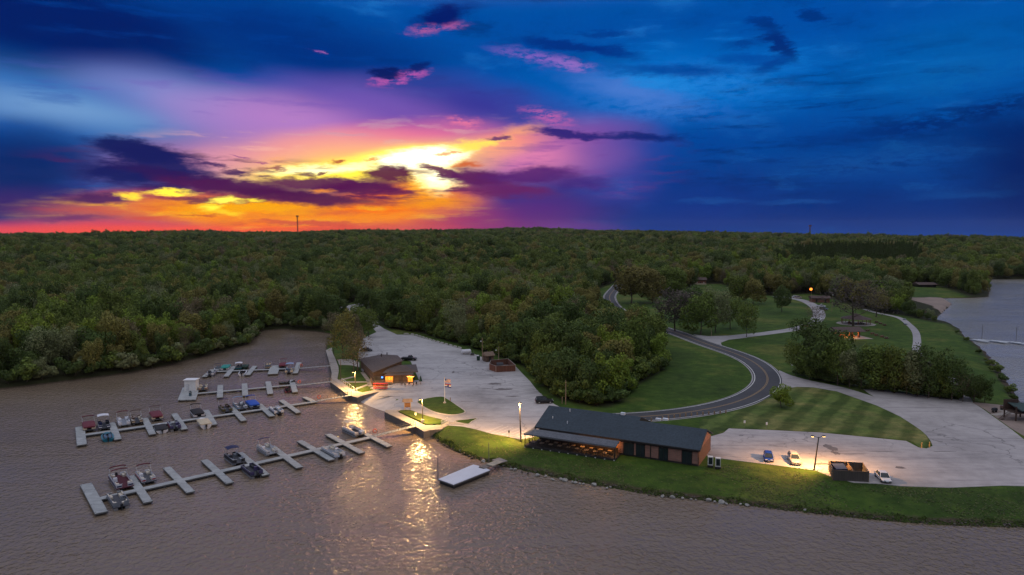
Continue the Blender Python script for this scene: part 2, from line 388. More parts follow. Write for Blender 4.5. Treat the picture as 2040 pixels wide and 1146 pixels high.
FRONTSKY = (2.35, 1.8, 1.7, 1)  # added bright patch above the frame, there to brighten the water
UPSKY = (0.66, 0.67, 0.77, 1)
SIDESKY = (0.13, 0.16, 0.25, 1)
DK, PU = (4, 28, 96), (62, 26, 92)
SKY = [
    # broad blues: dark upper left, pale band, dark lower left
    (120, 40, 620, 150, -4, (2, 26, 98), 0.95, 0.2, 0), (620, 90, 420, 130, -12, (0, 44, 126), 0.9, 0.1, 0), (60, 130, 300, 60, -6, (0, 40, 104), .8, .1, 0),
    (1350, 170, 420, 130, 0, (0, 112, 205), 0.75, 0.1, 0), (1900, 110, 400, 150, 0, (0, 92, 172), 0.7, 0.1, 0),
    (1250, 300, 560, 90, 4, (0, 66, 156), 0.6, 0.1, 0), (1650, 420, 620, 70, 0, (0, 46, 122), 0.8, 0.1, 0), (2040, 330, 240, 170, 0, (2, 30, 96), 0.9, 0.1, 0),
    (150, 215, 600, 115, -5, (66, 122, 190), 0.9, 0.0, 0), (130, 228, 400, 52, -3, (124, 166, 214), 0.7, 0.0, 0), ('streak', 200, 190, 420, 70, -4, (40, 90, 170), .5, .66, .4),
    (430, 225, 330, 90, -14, (150, 150, 214), 0.8, 0.0, 0),
    # pink and lavender fan above the sunset
    (760, 260, 470, 130, 0, (126, 80, 170), 0.95, 0.1, 0), (700, 200, 230, 70, -10, (118, 88, 182), 0.7, 0.0, 0), (560, 250, 290, 90, -6, (192, 132, 204), 0.8, 0.0, 0),
    (960, 200, 250, 60, -6, (52, 50, 148), 0.8, 0.0, 0),
    (1130, 290, 200, 80, 10, (176, 92, 172), 0.7, 0.0, 0), (440, 320, 340, 70, 4, (204, 140, 184), 0.85, 0.1, 0), (800, 280, 300, 55, 5, (238, 118, 156), 0.9, 0.1, 0),
    (620, 300, 300, 50, 6, (252, 164, 150), 0.9, 0.1, 0), (1070, 318, 240, 66, 0, (228, 130, 176), 0.9, 0.0, 0), (1000, 290, 150, 42, 12, (255, 148, 130), 0.9, 0.1, 0),
    ('streak', 640, 285, 520, 60, 6, (255, 190, 170), 0.52, 0.66, 0.5), ('streak', 560, 220, 520, 80, -4, (110, 84, 180), 0.52, 0.66, 0.35), ('streak', 500, 80, 620, 90, -6, (0, 64, 150), 0.50, 0.70, 0.6),
    # lower left: blue into purple into red
    (20, 335, 250, 100, 0, (8, 40, 104), 0.97, 0.2, 0), (60, 400, 300, 58, 0, (60, 36, 104), 0.9, 0.1, 0),
    # burning band
    (560, 425, 480, 60, 0, (255, 128, 22), 1.0, 0.35, 0), (820, 395, 190, 70, 0, (255, 118, 20), 0.95, 0.3, 0),
    (60, 462, 520, 34, 0, (228, 70, 92), 0.95, 0.2, 0), (330, 462, 420, 22, 0, (255, 84, 60), 0.9, 0.2, 2), (960, 440, 190, 52, 0, (196, 58, 92), 0.85, 0.1, 0),
    (1060, 420, 250, 85, 0, (84, 42, 126), 0.9, 0.0, 0), (1040, 462, 280, 26, 0, (128, 60, 140), 0.6, 0.0, 0), (1360, 410, 260, 120, 0, (10, 50, 134), .85, .0, 0), (700, 458, 330, 16, 0, (246, 82, 62), 0.7, 0.1, 2),
    ('streak', 560, 415, 470, 62, 0, (214, 66, 60), 0.48, 0.66, 0.8), ('streak', 560, 420, 520, 60, 0, (255, 196, 40), 0.50, 0.30, 0.8),
    (1215, 320, 150, 110, 0, (84, 70, 164), 0.6, 0.0, 0), ('streak', 1140, 320, 280, 80, -4, (122, 70, 156), .5, .64, .5), ('streak', 1600, 250, 520, 200, 6, (0, 34, 104), .5, .68, .6), ('streak', 1500, 120, 520, 120, -6, (16, 118, 205), .48, .32, .45),
    # incandescent part
    (740, 330, 370, 58, 6, (255, 190, 116), 1.0, 0.2, 0, 1.1), (700, 342, 280, 40, 6, (255, 226, 70), 1.0, 0.2, 2, 1.35), (820, 312, 160, 30, 6, (255, 236, 90), 1.0, 0.3, 2, 1.5),
    (860, 356, 84, 52, 0, (255, 206, 60), 0.95, 0.1, 1, 1.3), (838, 316, 124, 28, 8, (255, 250, 215), 1.0, 0.3, 1, 2.2), (645, 338, 150, 15, 5, (255, 248, 180), 1.0, 0.2, 1, 1.6), (866, 348, 66, 44, -20, (255, 248, 195), 1.0, 0.1, 1, 2.0),
    (940, 290, 90, 14, 12, (255, 220, 90), 0.9, 0.2, 1, 1.2), (1030, 262, 70, 20, 10, (255, 168, 120), 0.75, 0.0, 1),
    (860, 402, 130, 24, 0, (255, 160, 10), 0.8, 0.1, 1), (500, 415, 260, 26, 0, (255, 178, 10), 0.85, 0.1, 1), (560, 438, 330, 12, 0, (255, 150, 30), 0.7, 0.1, 1), (760, 430, 220, 12, 2, (255, 150, 30), 0.7, .1, 1),
    # pink cirrus
    (930, 245, 50, 18, -8, (236, 120, 160), 0.9, 0.0, 3), (1090, 234, 76, 22, -16, (206, 100, 170), 0.8, 0.0, 3), (560, 320, 60, 12, 0, (255, 176, 120), .7, 0, 3),
    (1080, 118, 140, 20, -12, (130, 96, 190), 0.9, 0.0, 3), (1140, 130, 80, 14, -8, (150, 110, 196), .8, 0, 3), (1400, 160, 240, 60, -6, (40, 132, 216), .55, 0, 3), (1300, 215, 240, 40, -6, (60, 120, 206), .5, 0, 3), (1750, 320, 300, 40, 4, (20, 84, 160), .5, 0, 3), (1900, 150, 200, 60, 4, (10, 100, 176), .5, 0, 3), (1250, 180, 190, 40, -14, (96, 134, 214), 0.5, 0.0, 1), (1300, 160, 150, 30, -14, (30, 140, 224), .6, 0, 1),
    ('streak', 420, 350, 420, 62, -2, (70, 26, 90), 0.50, 0.62, 0.9), ('streak', 740, 372, 330, 42, 0, (92, 24, 80), 0.48, 0.60, 0.9), ('streak', 310, 335, 190, 60, -6, (30, 30, 96), 0.44, 0.56, 0.9),
    # dark cloud bank, left
    (90, 345, 130, 16, 3, (16, 44, 108), 0.7, 0.1, 1),
    (275, 300, 150, 26, -8, (18, 28, 92), 0.97, 0.45, 1), (250, 346, 150, 30, -4, (22, 30, 96), 0.97, 0.4, 1), (320, 325, 116, 46, -10, (22, 28, 94), 0.97, 0.45, 1), (360, 352, 160, 20, -8, (46, 24, 88), 0.97, 0.4, 1),
    (420, 330, 46, 8, -6, (60, 36, 96), 0.9, 0.3, 1), (470, 345, 44, 8, -6, (70, 36, 92), 0.9, 0.3, 1),
    (190, 395, 110, 18, 2, (72, 32, 92), 0.92, 0.3, 1), (140, 432, 120, 14, 0, (110, 44, 104), 0.85, 0.2, 1), (470, 372, 190, 20, -4, (78, 24, 82), 0.97, 0.4, 1), (600, 392, 230, 20, -3, (78, 20, 76), 0.95, 0.4, 1),
    (640, 366, 170, 17, 1, (92, 26, 84), 0.96, 0.4, 1), (774, 346, 66, 24, 0, (92, 20, 70), 0.97, 0.5, 1), (720, 372, 120, 17, 0, (86, 22, 80), 0.95, 0.4, 1), (640, 378, 40, 6, 3, (255, 150, 50), .8, .1, 1), (440, 398, 180, 10, 0, (92, 30, 78), 0.85, 0.3, 1),
    (335, 384, 76, 9, 2, (255, 226, 60), 1.0, 0.1, 1, 1.5), (262, 391, 40, 11, -8, (255, 210, 60), 1.0, 0.1, 1, 1.3), (450, 399, 54, 8, 0, (255, 232, 80), 1.0, 0.1, 1, 1.5), (418, 413, 36, 11, 0, (255, 226, 60), 1.0, 0.1, 1, 1.3), (455, 426, 60, 10, -8, (255, 206, 40), 0.9, 0.1, 1, 1.1), (505, 400, 30, 5, 0, (255, 226, 60), .9, .1, 1, 1.2),
    (400, 430, 66, 4, 0, (196, 66, 50), 0.7, 0.1, 1), (300, 436, 90, 8, 0, (214, 70, 66), .6, .1, 1), (620, 444, 170, 8, 0, (206, 56, 66), 0.75, 0.2, 1),
    # small dark pieces in the bright gap
    (672, 320, 22, 5, 4, (176, 74, 60), 0.9, 0.2, 1), (540, 338, 40, 6, -5, (140, 60, 84), 0.85, 0.2, 1), (640, 346, 22, 5, 4, (110, 30, 60), .9, .3, 1), (745, 322, 24, 6, 8, (230, 120, 30), .8, .1, 1), (890, 308, 40, 6, 8, (222, 130, 30), 0.8, 0.2, 1), (930, 330, 46, 8, 4, (210, 90, 40), 0.85, 0.2, 1), (480, 312, 20, 3, -6, (150, 84, 140), .8, .2, 1), (515, 325, 26, 3, 0, (170, 84, 130), .8, .2, 1),
    # cloud right of the sun
    (880, 342, 60, 12, -14, (100, 24, 74), 0.96, 0.4, 1), (950, 355, 100, 22, -6, (92, 28, 92), 0.96, 0.4, 1), (1060, 350, 130, 20, 4, (84, 34, 112), 0.92, 0.35, 1), (1010, 380, 150, 18, -2, (104, 32, 96), 0.85, 0.2, 1), (1150, 362, 110, 24, 0, (58, 34, 120), 0.8, 0.1, 1),
    (985, 276, 30, 7, 0, (100, 40, 110), 0.92, 0.3, 1), (1140, 268, 110, 11, -6, (40, 34, 118), 0.94, 0.4, 1), (1270, 272, 120, 12, -2, (2, 34, 112), 0.85, 0.3, 1),
    # upper small clouds with pink undersides
    (870, 54, 76, 16, 8, (176, 92, 160), 0.95, 0.3, 3), (886, 30, 82, 30, 14, (4, 26, 104), 0.96, 0.3, 1),
    (798, 156, 78, 14, 14, (180, 86, 170), 0.95, 0.3, 3), (775, 146, 42, 14, -4, (8, 28, 98), 0.96, 0.4, 1), (832, 134, 38, 12, 18, (6, 34, 108), 0.95, 0.4, 1), (641, 102, 18, 4, -14, (150, 90, 168), 0.9, 0.2, 1),
    (1130, 92, 150, 16, -6, (2, 42, 126), 0.85, 0.3, 1), (1215, 100, 90, 20, -14, (0, 44, 130), 0.7, 0.2, 1), (1200, 66, 90, 10, -4, (0, 50, 134), .7, .2, 1),
    (1555, 92, 66, 22, -40, (2, 38, 114), 0.9, 0.3, 1), (1520, 45, 52, 14, -20, (0, 46, 124), 0.85, 0.3, 1), (1622, 32, 44, 14, -8, (0, 44, 120), 0.85, 0.3, 1), (1480, 88, 60, 14, 0, (0, 52, 132), .7, .2, 1), (1540, 130, 70, 22, 20, (0, 50, 130), .7, .2, 1),
    (1330, 140, 210, 20, -4, (0, 54, 142), 0.7, 0.2, 1), (1500, 120, 110, 16, -10, (0, 60, 150), 0.6, 0.2, 1), (1830, 250, 190, 40, 6, (0, 34, 104), 0.85, 0.0, 3), (1980, 215, 150, 34, 8, (0, 32, 100), 0.85, 0.0, 3), (1900, 270, 260, 50, 4, (0, 34, 104), .5, 0, 1), (1700, 270, 200, 26, 4, (0, 44, 122), .6, .1, 1),
    (1420, 400, 120, 8, 0, (30, 90, 164), 0.4, 0.0, 1), (1590, 402, 110, 8, 0, (30, 90, 164), 0.4, 0.0, 1), (1900, 388, 170, 12, 3, (20, 80, 150), 0.4, 0.0, 1),
]
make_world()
sun_d = bpy.data.lights.new('sun', 'SUN'); sun = bpy.data.objects.new('sun', sun_d); COL.objects.link(sun)
sun_d.energy = 0.13; sun_d.angle = R(14); sun_d.color = (1.0, 0.45, 0.32)
sa, se = azel(830, 330); sun.rotation_euler = (R(90 - se), 0, R(180 - sa))
sun.location = (0, 0, 120)

# ------------------------------------------------------------------ outlines on the ground (photo pixels)
def PX(l, z=LAND): return [(G(x, y, z).x, G(x, y, z).y) for x, y in l]
BAY = [(-900, 205), (-420, 200), (-250, 196)] + PX([(0, 776), (70, 768), (150, 758), (210, 750), (260, 743), (340, 727), (400, 712), (450, 699), (485, 688), (496, 674), (508, 662), (535, 658), (570, 656),
    (600, 659), (628, 661), (655, 665), (672, 669), (662, 682), (650, 691), (649, 699), (655, 719), (658, 730), (661, 744), (658, 762), (692, 787), (697, 795), (720, 803), (742, 815), (760, 821), (776, 828),
    (790, 835), (818, 848), (832, 855), (845, 864), (858, 868), (880, 885), (900, 896), (922, 906), (960, 919), (990, 927), (1030, 936), (1100, 951), (1200, 970), (1300, 988), (1400, 998), (1500, 1010),
    (1600, 1022), (1750, 1038), (1850, 1046), (2040, 1053), (2300, 1060)], 0.0) + [(330, 95), (900, 60), (1500, -1500), (-2000, -1500), (-2000, 200)]
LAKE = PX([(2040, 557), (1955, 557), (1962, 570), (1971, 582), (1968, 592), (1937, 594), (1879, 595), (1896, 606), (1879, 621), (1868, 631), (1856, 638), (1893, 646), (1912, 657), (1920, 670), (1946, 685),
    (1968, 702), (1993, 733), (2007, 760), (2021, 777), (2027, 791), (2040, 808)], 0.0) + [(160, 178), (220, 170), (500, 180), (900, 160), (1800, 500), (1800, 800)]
CLEAR = PX([(640, 666), (652, 655), (680, 640), (684, 628), (650, 622), (640, 612), (700, 604), (748, 594), (756, 602), (722, 616), (752, 640), (775, 655), (830, 662), (925, 688), (1000, 710), (1045, 730),
    (1075, 758), (1110, 792), (1160, 806), (1212, 812), (1240, 800), (1255, 775), (1300, 750), (1320, 738), (1318, 715), (1312, 696), (1290, 680), (1250, 650), (1215, 620), (1190, 592), (1192, 576), (1226, 562),
    (1250, 572), (1300, 592), (1345, 585), (1390, 566), (1440, 566), (1470, 580), (1530, 590), (1570, 588), (1610, 585), (1650, 590), (1690, 606), (1740, 622), (1800, 630), (1856, 640), (1893, 646), (1946, 685),
    (2007, 760), (2040, 806), (2200, 840), (2400, 860), (2400, 1100), (2040, 1100), (1400, 1030), (1000, 960), (850, 880), (680, 800), (640, 760)])
BEACH = PX([(1812, 596), (1822, 594), (1879, 594), (1899, 606), (1882, 622), (1862, 612), (1838, 603)])
FARLAWN = PX([(1745, 574), (1800, 568), (1870, 570), (1912, 584), (1930, 592), (1879, 596), (1820, 594), (1770, 590)])

def sdf(poly, X, Y):
    "signed distance, negative inside"
    d2 = np.full(X.shape, 1e18); ins = np.zeros(X.shape, bool); n = len(poly)
    for i in range(n):
        ax, ay = poly[i]; bx, by = poly[(i + 1) % n]
        ex, ey = bx - ax, by - ay; L = ex * ex + ey * ey + 1e-9
        t = np.clip(((X - ax) * ex + (Y - ay) * ey) / L, 0, 1)
        d2 = np.minimum(d2, (X - ax - t * ex) ** 2 + (Y - ay - t * ey) ** 2)
        c = (ay > Y) != (by > Y)
        if ey != 0: ins ^= c & (X < ex * (Y - ay) / ey + ax)
    return np.where(ins, -1, 1) * np.sqrt(d2)

def sst(a, b, x):
    t = np.clip((x - a) / (b - a), 0, 1)
    return t * t * (3 - 2 * t)

_rng = np.random.RandomState(3)
_wav = [(_rng.uniform(0, 6.28), _rng.uniform(0, 6.28), w) for w in (620, 480, 390, 300, 240, 190, 150, 120)]
def undul(X, Y):
    s = 0
    for a, p, w in _wav: s = s + (w / 620.0) * np.sin((X * math.cos(a) + Y * math.sin(a)) * 6.283 / w + p)
    return s
RAMP = PX([(699, 795), (738, 775), (817, 808), (776, 827), (742, 815), (720, 803)])
_prof = [(-40, 34), (-36.5, 36), (-28, 42), (-16, 45), (-7, 50), (1.2, 55), (8, 47), (16, 40), (23, 33), (30, 29), (36.5, 24), (45, 22)]
def height(X, Y):
    X = np.asarray(X, float); Y = np.asarray(Y, float)
    dw = np.minimum(sdf(BAY, X, Y), sdf(LAKE, X, Y))
    wide = sst(-16, 4, X) * sst(330, 240, Y); bw = 3.0 + 11.0 * wide
    t = np.clip(dw / bw, 0, 1)
    z = np.where(dw > 0, LAND * (1 - (1 - t) ** (2 - 0.62 * wide)), np.maximum(-2.0, dw * 0.5))
    D = np.hypot(X, Y); az = np.degrees(np.arctan2(X, np.maximum(Y, 1)))
    top = np.interp(az, [p[0] for p in _prof], [p[1] for p in _prof]) - 21
    up = (top - LAND) * sst(420, 2700, D) ** 0.8
    hill = 7.5 * np.exp(-((X + 5) ** 2 / 70 ** 2 + (Y - 330) ** 2 / 90 ** 2))
    und = (4.5 + undul(X, Y) * 3.0) * sst(300, 900, D)
    m = sst(4, 110, sdf(CLEAR, X, Y)) * sst(6, 120, dw)
    z = z + np.maximum(0, (up + und)) * m + hill * sst(4, 60, sdf(CLEAR, X, Y))
    r = sdf(RAMP, X, Y)
    z = np.where(r < -0.2, np.minimum(z, -0.5), z)
    return z

def H(x, y): return float(height(np.array([x]), np.array([y]))[0])

def axis(parts):
    out = []
    for a, b, s in parts: out += list(np.arange(a, b, s))
    return np.array(out)
gx = axis([(-4250, -2000, 150), (-2000, -700, 65), (-700, -180, 13), (-180, -30, 2.6), (-30, 170, 1.6), (170, 420, 6), (420, 1100, 17), (1100, 2600, 70), (2600, 4300, 150)])
gy = axis([(-1500, 60, 120), (60, 96, 6), (96, 260, 1.6), (260, 420, 3.2), (420, 720, 6), (720, 1500, 17), (1500, 4000, 60), (4000, 4201, 100)])
GXm, GYm = np.meshgrid(gx, gy); GZ = height(GXm, GYm)
nx, ny = len(gx), len(gy)
me = bpy.data.meshes.new('ground'); vs = np.stack([GXm, GYm, GZ], -1).reshape(-1, 3)
ii = np.arange(nx * ny).reshape(ny, nx); fs = np.stack([ii[:-1, :-1], ii[:-1, 1:], ii[1:, 1:], ii[1:, :-1]], -1).reshape(-1, 4)
me.vertices.add(len(vs)); me.vertices.foreach_set('co', vs.ravel()); me.loops.add(fs.size); me.loops.foreach_set('vertex_index', fs.ravel())
me.polygons.add(len(fs)); me.polygons.foreach_set('loop_start', np.arange(0, fs.size, 4)); me.polygons.foreach_set('loop_total', np.full(len(fs), 4)); me.update(calc_edges=True); me.validate()
me.polygons.foreach_set('use_smooth', np.ones(len(fs), bool))
at = me.attributes.new('lawn', 'FLOAT', 'POINT')
lawn = np.maximum(sst(1.0, -1.5, sdf(CLEAR, GXm, GYm)), sst(1, -2, sdf(FARLAWN, GXm, GYm)))
at.data.foreach_set('value', lawn.ravel().astype(np.float32))
ground = bpy.data.objects.new('ground', me); COL.objects.link(ground); kind(ground, 'structure')

def grassmat(name, stripes=0.0, ang=0.0, ground=False, col=(0.046, 0.090, 0.013)):
    m, nt, b = nodes_of(name)
    v = coords(nt); big = noise(nt, v, 0.03, 5, 0.6, 0.5); mid = noise(nt, v, 0.35, 5, 0.65); fine = noise(nt, v, 4.0, 4, 0.7)
    c = ramp(nt, [(0.28, (col[0] * 0.7, col[1] * 0.66, col[2] * 0.9)), (0.5, col), (0.68, (col[0] * 2.3, col[1] * 1.35, col[2] * 2.2))], big).outputs[0]
    c = mixc(nt, 0.75, c, ramp(nt, [(0.32, (0.5, 0.56, 0.5)), (0.52, (1, 1, 1)), (0.68, (1.65, 1.4, 1.4))], mid).outputs[0], 'MULTIPLY')
    c = mixc(nt, 0.55, c, ramp(nt, [(0.3, (0.55, 0.6, 0.5)), (0.7, (1.35, 1.3, 1.2))], fine).outputs[0], 'MULTIPLY')
    if stripes:
        vv = coords(nt, rot=ang); sx = N(nt, 'ShaderNodeSeparateXYZ'); nt.links.new(vv, sx.inputs[0])
        wob = mathn(nt, 'ADD', sx.outputs[0], mathn(nt, 'MULTIPLY', noise(nt, v, 0.12, 2), 3.0))
        s = mathn(nt, 'SINE', mathn(nt, 'MULTIPLY', wob, 6.283 / stripes))
        c = mixc(nt, 0.8, c, ramp(nt, [(0.25, (0.72, 0.76, 0.7)), (0.75, (1.5, 1.38, 1.5))], mrange(nt, s, -1, 1)).outputs[0], 'MULTIPLY')
    if ground:
        a = N(nt, 'ShaderNodeAttribute', attribute_name='lawn')
        fl = ramp(nt, [(0.35, (0.018, 0.022, 0.008)), (0.7, (0.035, 0.038, 0.016))], mid).outputs[0]
        c = mixc(nt, a.outputs['Fac'], fl, c)
        tc = N(nt, 'ShaderNodeTexCoord'); sz = N(nt, 'ShaderNodeSeparateXYZ'); nt.links.new(tc.outputs['Object'], sz.inputs[0])
        zz = mathn(nt, 'ADD', sz.outputs[2], mathn(nt, 'MULTIPLY', mid, -0.35))
        mud = ramp(nt, [(0.3, (0.030, 0.022, 0.014)), (0.7, (0.085, 0.065, 0.045))], noise(nt, v, 1.3, 5, 0.7)).outputs[0]
        c = mixc(nt, mrange(nt, zz, 0.22, 0.06, 0, 1), c, mud)
    nt.links.new(c, b.inputs['Base Color']); b.inputs['Roughness'].default_value = 0.95; b.inputs['Specular IOR Level'].default_value = 0.15
    bump(nt, b, fine, 0.5, 0.08)
    return m
M_GROUND = grassmat('grass_and_earth', ground=True)
me.materials.append(M_GROUND)

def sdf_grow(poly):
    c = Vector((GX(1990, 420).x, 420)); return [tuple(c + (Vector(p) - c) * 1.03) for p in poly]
def watermat(name, base):
    m, nt, b = nodes_of(name)
    v1 = coords(nt, (1.0, 1.0, 1), R(-16)); v2 = coords(nt, (0.7, 1.0, 1), R(12)); v3 = coords(nt)
    a = noise(nt, v1, 0.95, 2, 0.5, 0.6); c = noise(nt, v2, 2.3, 3, 0.5, 0.3); g = noise(nt, v3, 0.03, 3)
    h = mathn(nt, 'ADD', mathn(nt, 'MULTIPLY', a, 1.0), mathn(nt, 'MULTIPLY', c, 0.26))
    h = mathn(nt, 'MULTIPLY', h, mrange(nt, noise(nt, coords(nt, (0.35, 1, 1), R(10)), 0.045, 4, 0.6, 0.8), 0.35, 0.65, 0.55, 1.25))
    col = ramp(nt, [(0.3, base[0]), (0.7, base[1])], noise(nt, v3, 0.02, 4)).outputs[0]
    nt.links.new(col, b.inputs['Base Color']); nt.links.new(mrange(nt, g, 0.35, 0.65, 0.06, 0.13), b.inputs['Roughness']); b.inputs['IOR'].default_value = 1.33
    bump(nt, b, h, 1.0, 0.35)
    return m
wm = bpy.data.meshes.new('water'); wm.from_pydata([(-4200, -1490, 0), (4200, -1490, 0), (4200, 3000, 0), (-4200, 3000, 0)], [], [(0, 1, 2, 3)]); wm.materials.append(watermat('muddy_water', ((0.150, 0.113, 0.080), (0.200, 0.152, 0.110))))
water = bpy.data.objects.new('water', wm); COL.objects.link(water); kind(water, 'structure')
lk = [p for p in LAKE]; lm = MB().prism([(p[0], p[1]) for p in sdf_grow(lk)], 0.0, 0.012).build('lake', watermat('lake_water', ((0.27, 0.26, 0.235), (0.34, 0.33, 0.30)))); kind(lm, 'structure')  # paler copy of the bay water, with reflected sky brightness put into its colour

# ------------------------------------------------------------------ pavements, roads and lawns
M_LOT = concrete('lot_concrete', (0.42, 0.41, 0.42), stain=0.45); M_LOT2 = concrete('old_asphalt', (0.41, 0.385, 0.385), stain=0.42)
M_WALK = concrete('walk_concrete', (0.36, 0.33, 0.30), joints=2.4, crack=False, rot=0.6, stain=0.2)
M_GRAVEL = concrete('gravel_road', (0.34, 0.33, 0.34), crack=False, stain=0.25)
M_ASPH = concrete('road_asphalt', (0.055, 0.058, 0.066), crack=False, stain=0.25)
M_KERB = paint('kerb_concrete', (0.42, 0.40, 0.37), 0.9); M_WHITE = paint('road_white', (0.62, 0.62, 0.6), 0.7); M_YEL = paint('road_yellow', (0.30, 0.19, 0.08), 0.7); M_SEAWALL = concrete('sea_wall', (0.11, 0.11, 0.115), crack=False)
M_SAND = concrete('beach_sand', (0.27, 0.205, 0.165), crack=False, stain=0.25)

def smooth_closed(pts, k=4):
    out = []; n = len(pts)
    for i in range(n):
        p0, p1, p2, p3 = (Vector(pts[(i + j) % n]) for j in (-1, 0, 1, 2))
        for t in [q / k for q in range(k)]:
            out.append(tuple(0.5 * ((2 * p1) + (p2 - p0) * t + (2 * p0 - 5 * p1 + 4 * p2 - p3) * t * t + (3 * p1 - p0 - 3 * p2 + p3) * t ** 3)))
    return out
def smooth_open(pts, k=5):
    out = []; n = len(pts); g = lambda i: Vector(pts[max(0, min(n - 1, i))])
    for i in range(n - 1):
        p0, p1, p2, p3 = g(i - 1), g(i), g(i + 1), g(i + 2)
        for t in [q / k for q in range(k)]:
            out.append(tuple(0.5 * ((2 * p1) + (p2 - p0) * t + (2 * p0 - 5 * p1 + 4 * p2 - p3) * t * t + (3 * p1 - p0 - 3 * p2 + p3) * t ** 3)))
    out.append(tuple(pts[-1]))
    return out
def sheet(name, poly, z, mt, z0=None):
    return kind(MB().prism(poly, z0 if z0 is not None else z - 0.4, z).build(name, mt), 'structure')
def strip(mb, line, w, z, off=0.0, th=0.3, dash=None, m=0):
    "ribbon along a ground line, optionally offset sideways"
    n = len(line); L = []
    for i in range(n):
        a, b = Vector(line[max(0, i - 1)]), Vector(line[min(n - 1, i + 1)]); d = (b - a).normalized(); nrm = Vector((-d.y, d.x))
        p = Vector(line[i]) + nrm * off; L.append((p - nrm * w / 2, p + nrm * w / 2))
    vs = []; fs = []
    for l, r in L: vs += [(l.x, l.y, z), (r.x, r.y, z), (l.x, l.y, z - th), (r.x, r.y, z - th)]
    for i in range(n - 1):
        k = 4 * i; fs += [(k, k + 4, k + 5, k + 1), (k, k + 2, k + 6, k + 4), (k + 1, k + 5, k + 7, k + 3)]
    fs += [(0, 1, 3, 2), (4 * n - 4, 4 * n - 2, 4 * n - 1, 4 * n - 3)]
    return mb.add(vs, fs, m)

LOT = PX([(728, 626), (742, 640), (765, 655), (791, 667), (820, 667), (860, 679), (925, 697), (958, 711), (975, 715), (1028, 731), (1042, 746), (1056, 760), (1070, 778), (1085, 792), (1105, 806), (1125, 816), (1112, 850), (1060, 872),
    (1037, 876), (1010, 870), (981, 865), (949, 856), (921, 850), (893, 848), (893, 840), (885, 838), (868, 834), (850, 829), (832, 824), (816, 817), (800, 818), (788, 818), (768, 817), (819, 807), (738, 773), (770, 760), (835, 758), (818, 720), (760, 708), (714, 716), (714, 705), (718, 688), (724, 674), (750, 662), (744, 655), (732, 640), (716, 628)])
sheet('parking_lot', LOT, LAND + 0.05, M_LOT)
LOT2 = PX([(1412, 871), (1441, 863), (1452, 854), (1526, 857), (1632, 862), (1714, 870), (1805, 879), (1830, 892), (1846, 894), (1858, 889), (1854, 879), (1846, 868), (1834, 857), (1793, 830), (1746, 808), (1698, 791), (1667, 780), (1620, 772),
    (1588, 771), (1560, 775), (1548, 782), (1538, 778), (1552, 762), (1552, 738), (1575, 748), (1604, 756), (1636, 763), (1680, 772), (1714, 782), (1742, 791), (1729, 783), (1720, 776), (1760, 778), (1808, 785), (1934, 800), (1959, 816), (1981, 832), (2016, 857), (2045, 880),
    (2120, 925), (2160, 970), (2040, 969), (1997, 968), (1890, 972), (1796, 969), (1746, 964), (1700, 962), (1655, 950), (1625, 938), (1573, 931), (1526, 925), (1435, 914), (1408, 908)])
sheet('gravel_lot', LOT2, LAND + 0.05, M_LOT2)
# two-lane road
RL = PX([(1226, 566), (1215, 574), (1204, 584), (1198, 596), (1207, 612), (1240, 635), (1280, 650), (1325, 664), (1366, 680), (1403, 693), (1428, 701), (1472, 719), (1497, 738), (1507, 753), (1505, 769), (1485, 785), (1447, 800), (1400, 811), (1370, 815), (1308, 822), (1216, 828), (1150, 827)])
RR = PX([(1240, 568), (1237, 576), (1231, 586), (1229, 592), (1240, 611), (1268, 628), (1300, 640), (1345, 655), (1385, 668), (1439, 688), (1478, 700), (1507, 709), (1535, 725), (1554, 747), (1555, 763), (1541, 778), (1510, 797), (1463, 813), (1400, 827), (1370, 831), (1288, 839), (1150, 842)])
RLs, RRs = smooth_open(RL, 6), smooth_open(RR, 6)
mid = []
for p in RLs:
    q = min(RRs, key=lambda r: (r[0] - p[0]) ** 2 + (r[1] - p[1]) ** 2); mid.append(((p[0] + q[0]) / 2, (p[1] + q[1]) / 2))
cl = [mid[0]]
for p in mid[1:]:
    if (Vector(p) - Vector(cl[-1])).length > 5: cl.append(p)
for _ in range(3): cl = [cl[0]] + [tuple((Vector(cl[i - 1]) + 2 * Vector(cl[i]) + Vector(cl[i + 1])) / 4) for i in range(1, len(cl) - 1)] + [cl[-1]]
ROAD = smooth_open(cl, 3)
kind(strip(MB(), ROAD, 9.3, LAND + 0.025).build('gravel_shoulder', M_GRAVEL), 'structure')
kind(strip(MB(), ROAD, 8.4, LAND + 0.10).build('road', M_ASPH), 'structure')
mk = MB(); strip(mk, ROAD, 0.22, LAND + 0.108, 3.75, 0.004); strip(mk, ROAD, 0.22, LAND + 0.108, -3.75, 0.004); kind(mk.build('road_edge_lines', M_WHITE), 'structure')
mk = MB(); strip(mk, ROAD, 0.16, LAND + 0.108, 0.17, 0.004); strip(mk, ROAD, 0.16, LAND + 0.108, -0.17, 0.004); kind(mk.build('road_centre_lines', M_YEL), 'structure')
PARKRD = smooth_open(PX([(1385, 672), (1425, 676), (1480, 670), (1540, 662.5), (1590, 654.5), (1620, 643), (1632, 628), (1624, 612), (1605, 601), (1580, 595), (1545, 591)]), 6)
kind(strip(MB(), PARKRD, 6.4, LAND + 0.06).build('park_road', M_GRAVEL), 'structure')
sheet('road_junction', PX([(1380, 666), (1410, 670), (1450, 669), (1490, 665), (1488, 673), (1452, 677), (1436, 683), (1438, 689), (1400, 676)]), LAND + 0.045, M_GRAVEL)
LAKEPATH = smooth_open(PX([(1722, 616), (1745, 623), (1790, 633), (1812, 648), (1824, 662), (1827, 680), (1826, 700), (1840, 718), (1865, 735), (1890, 752), (1912, 775), (1925, 800)]), 6)
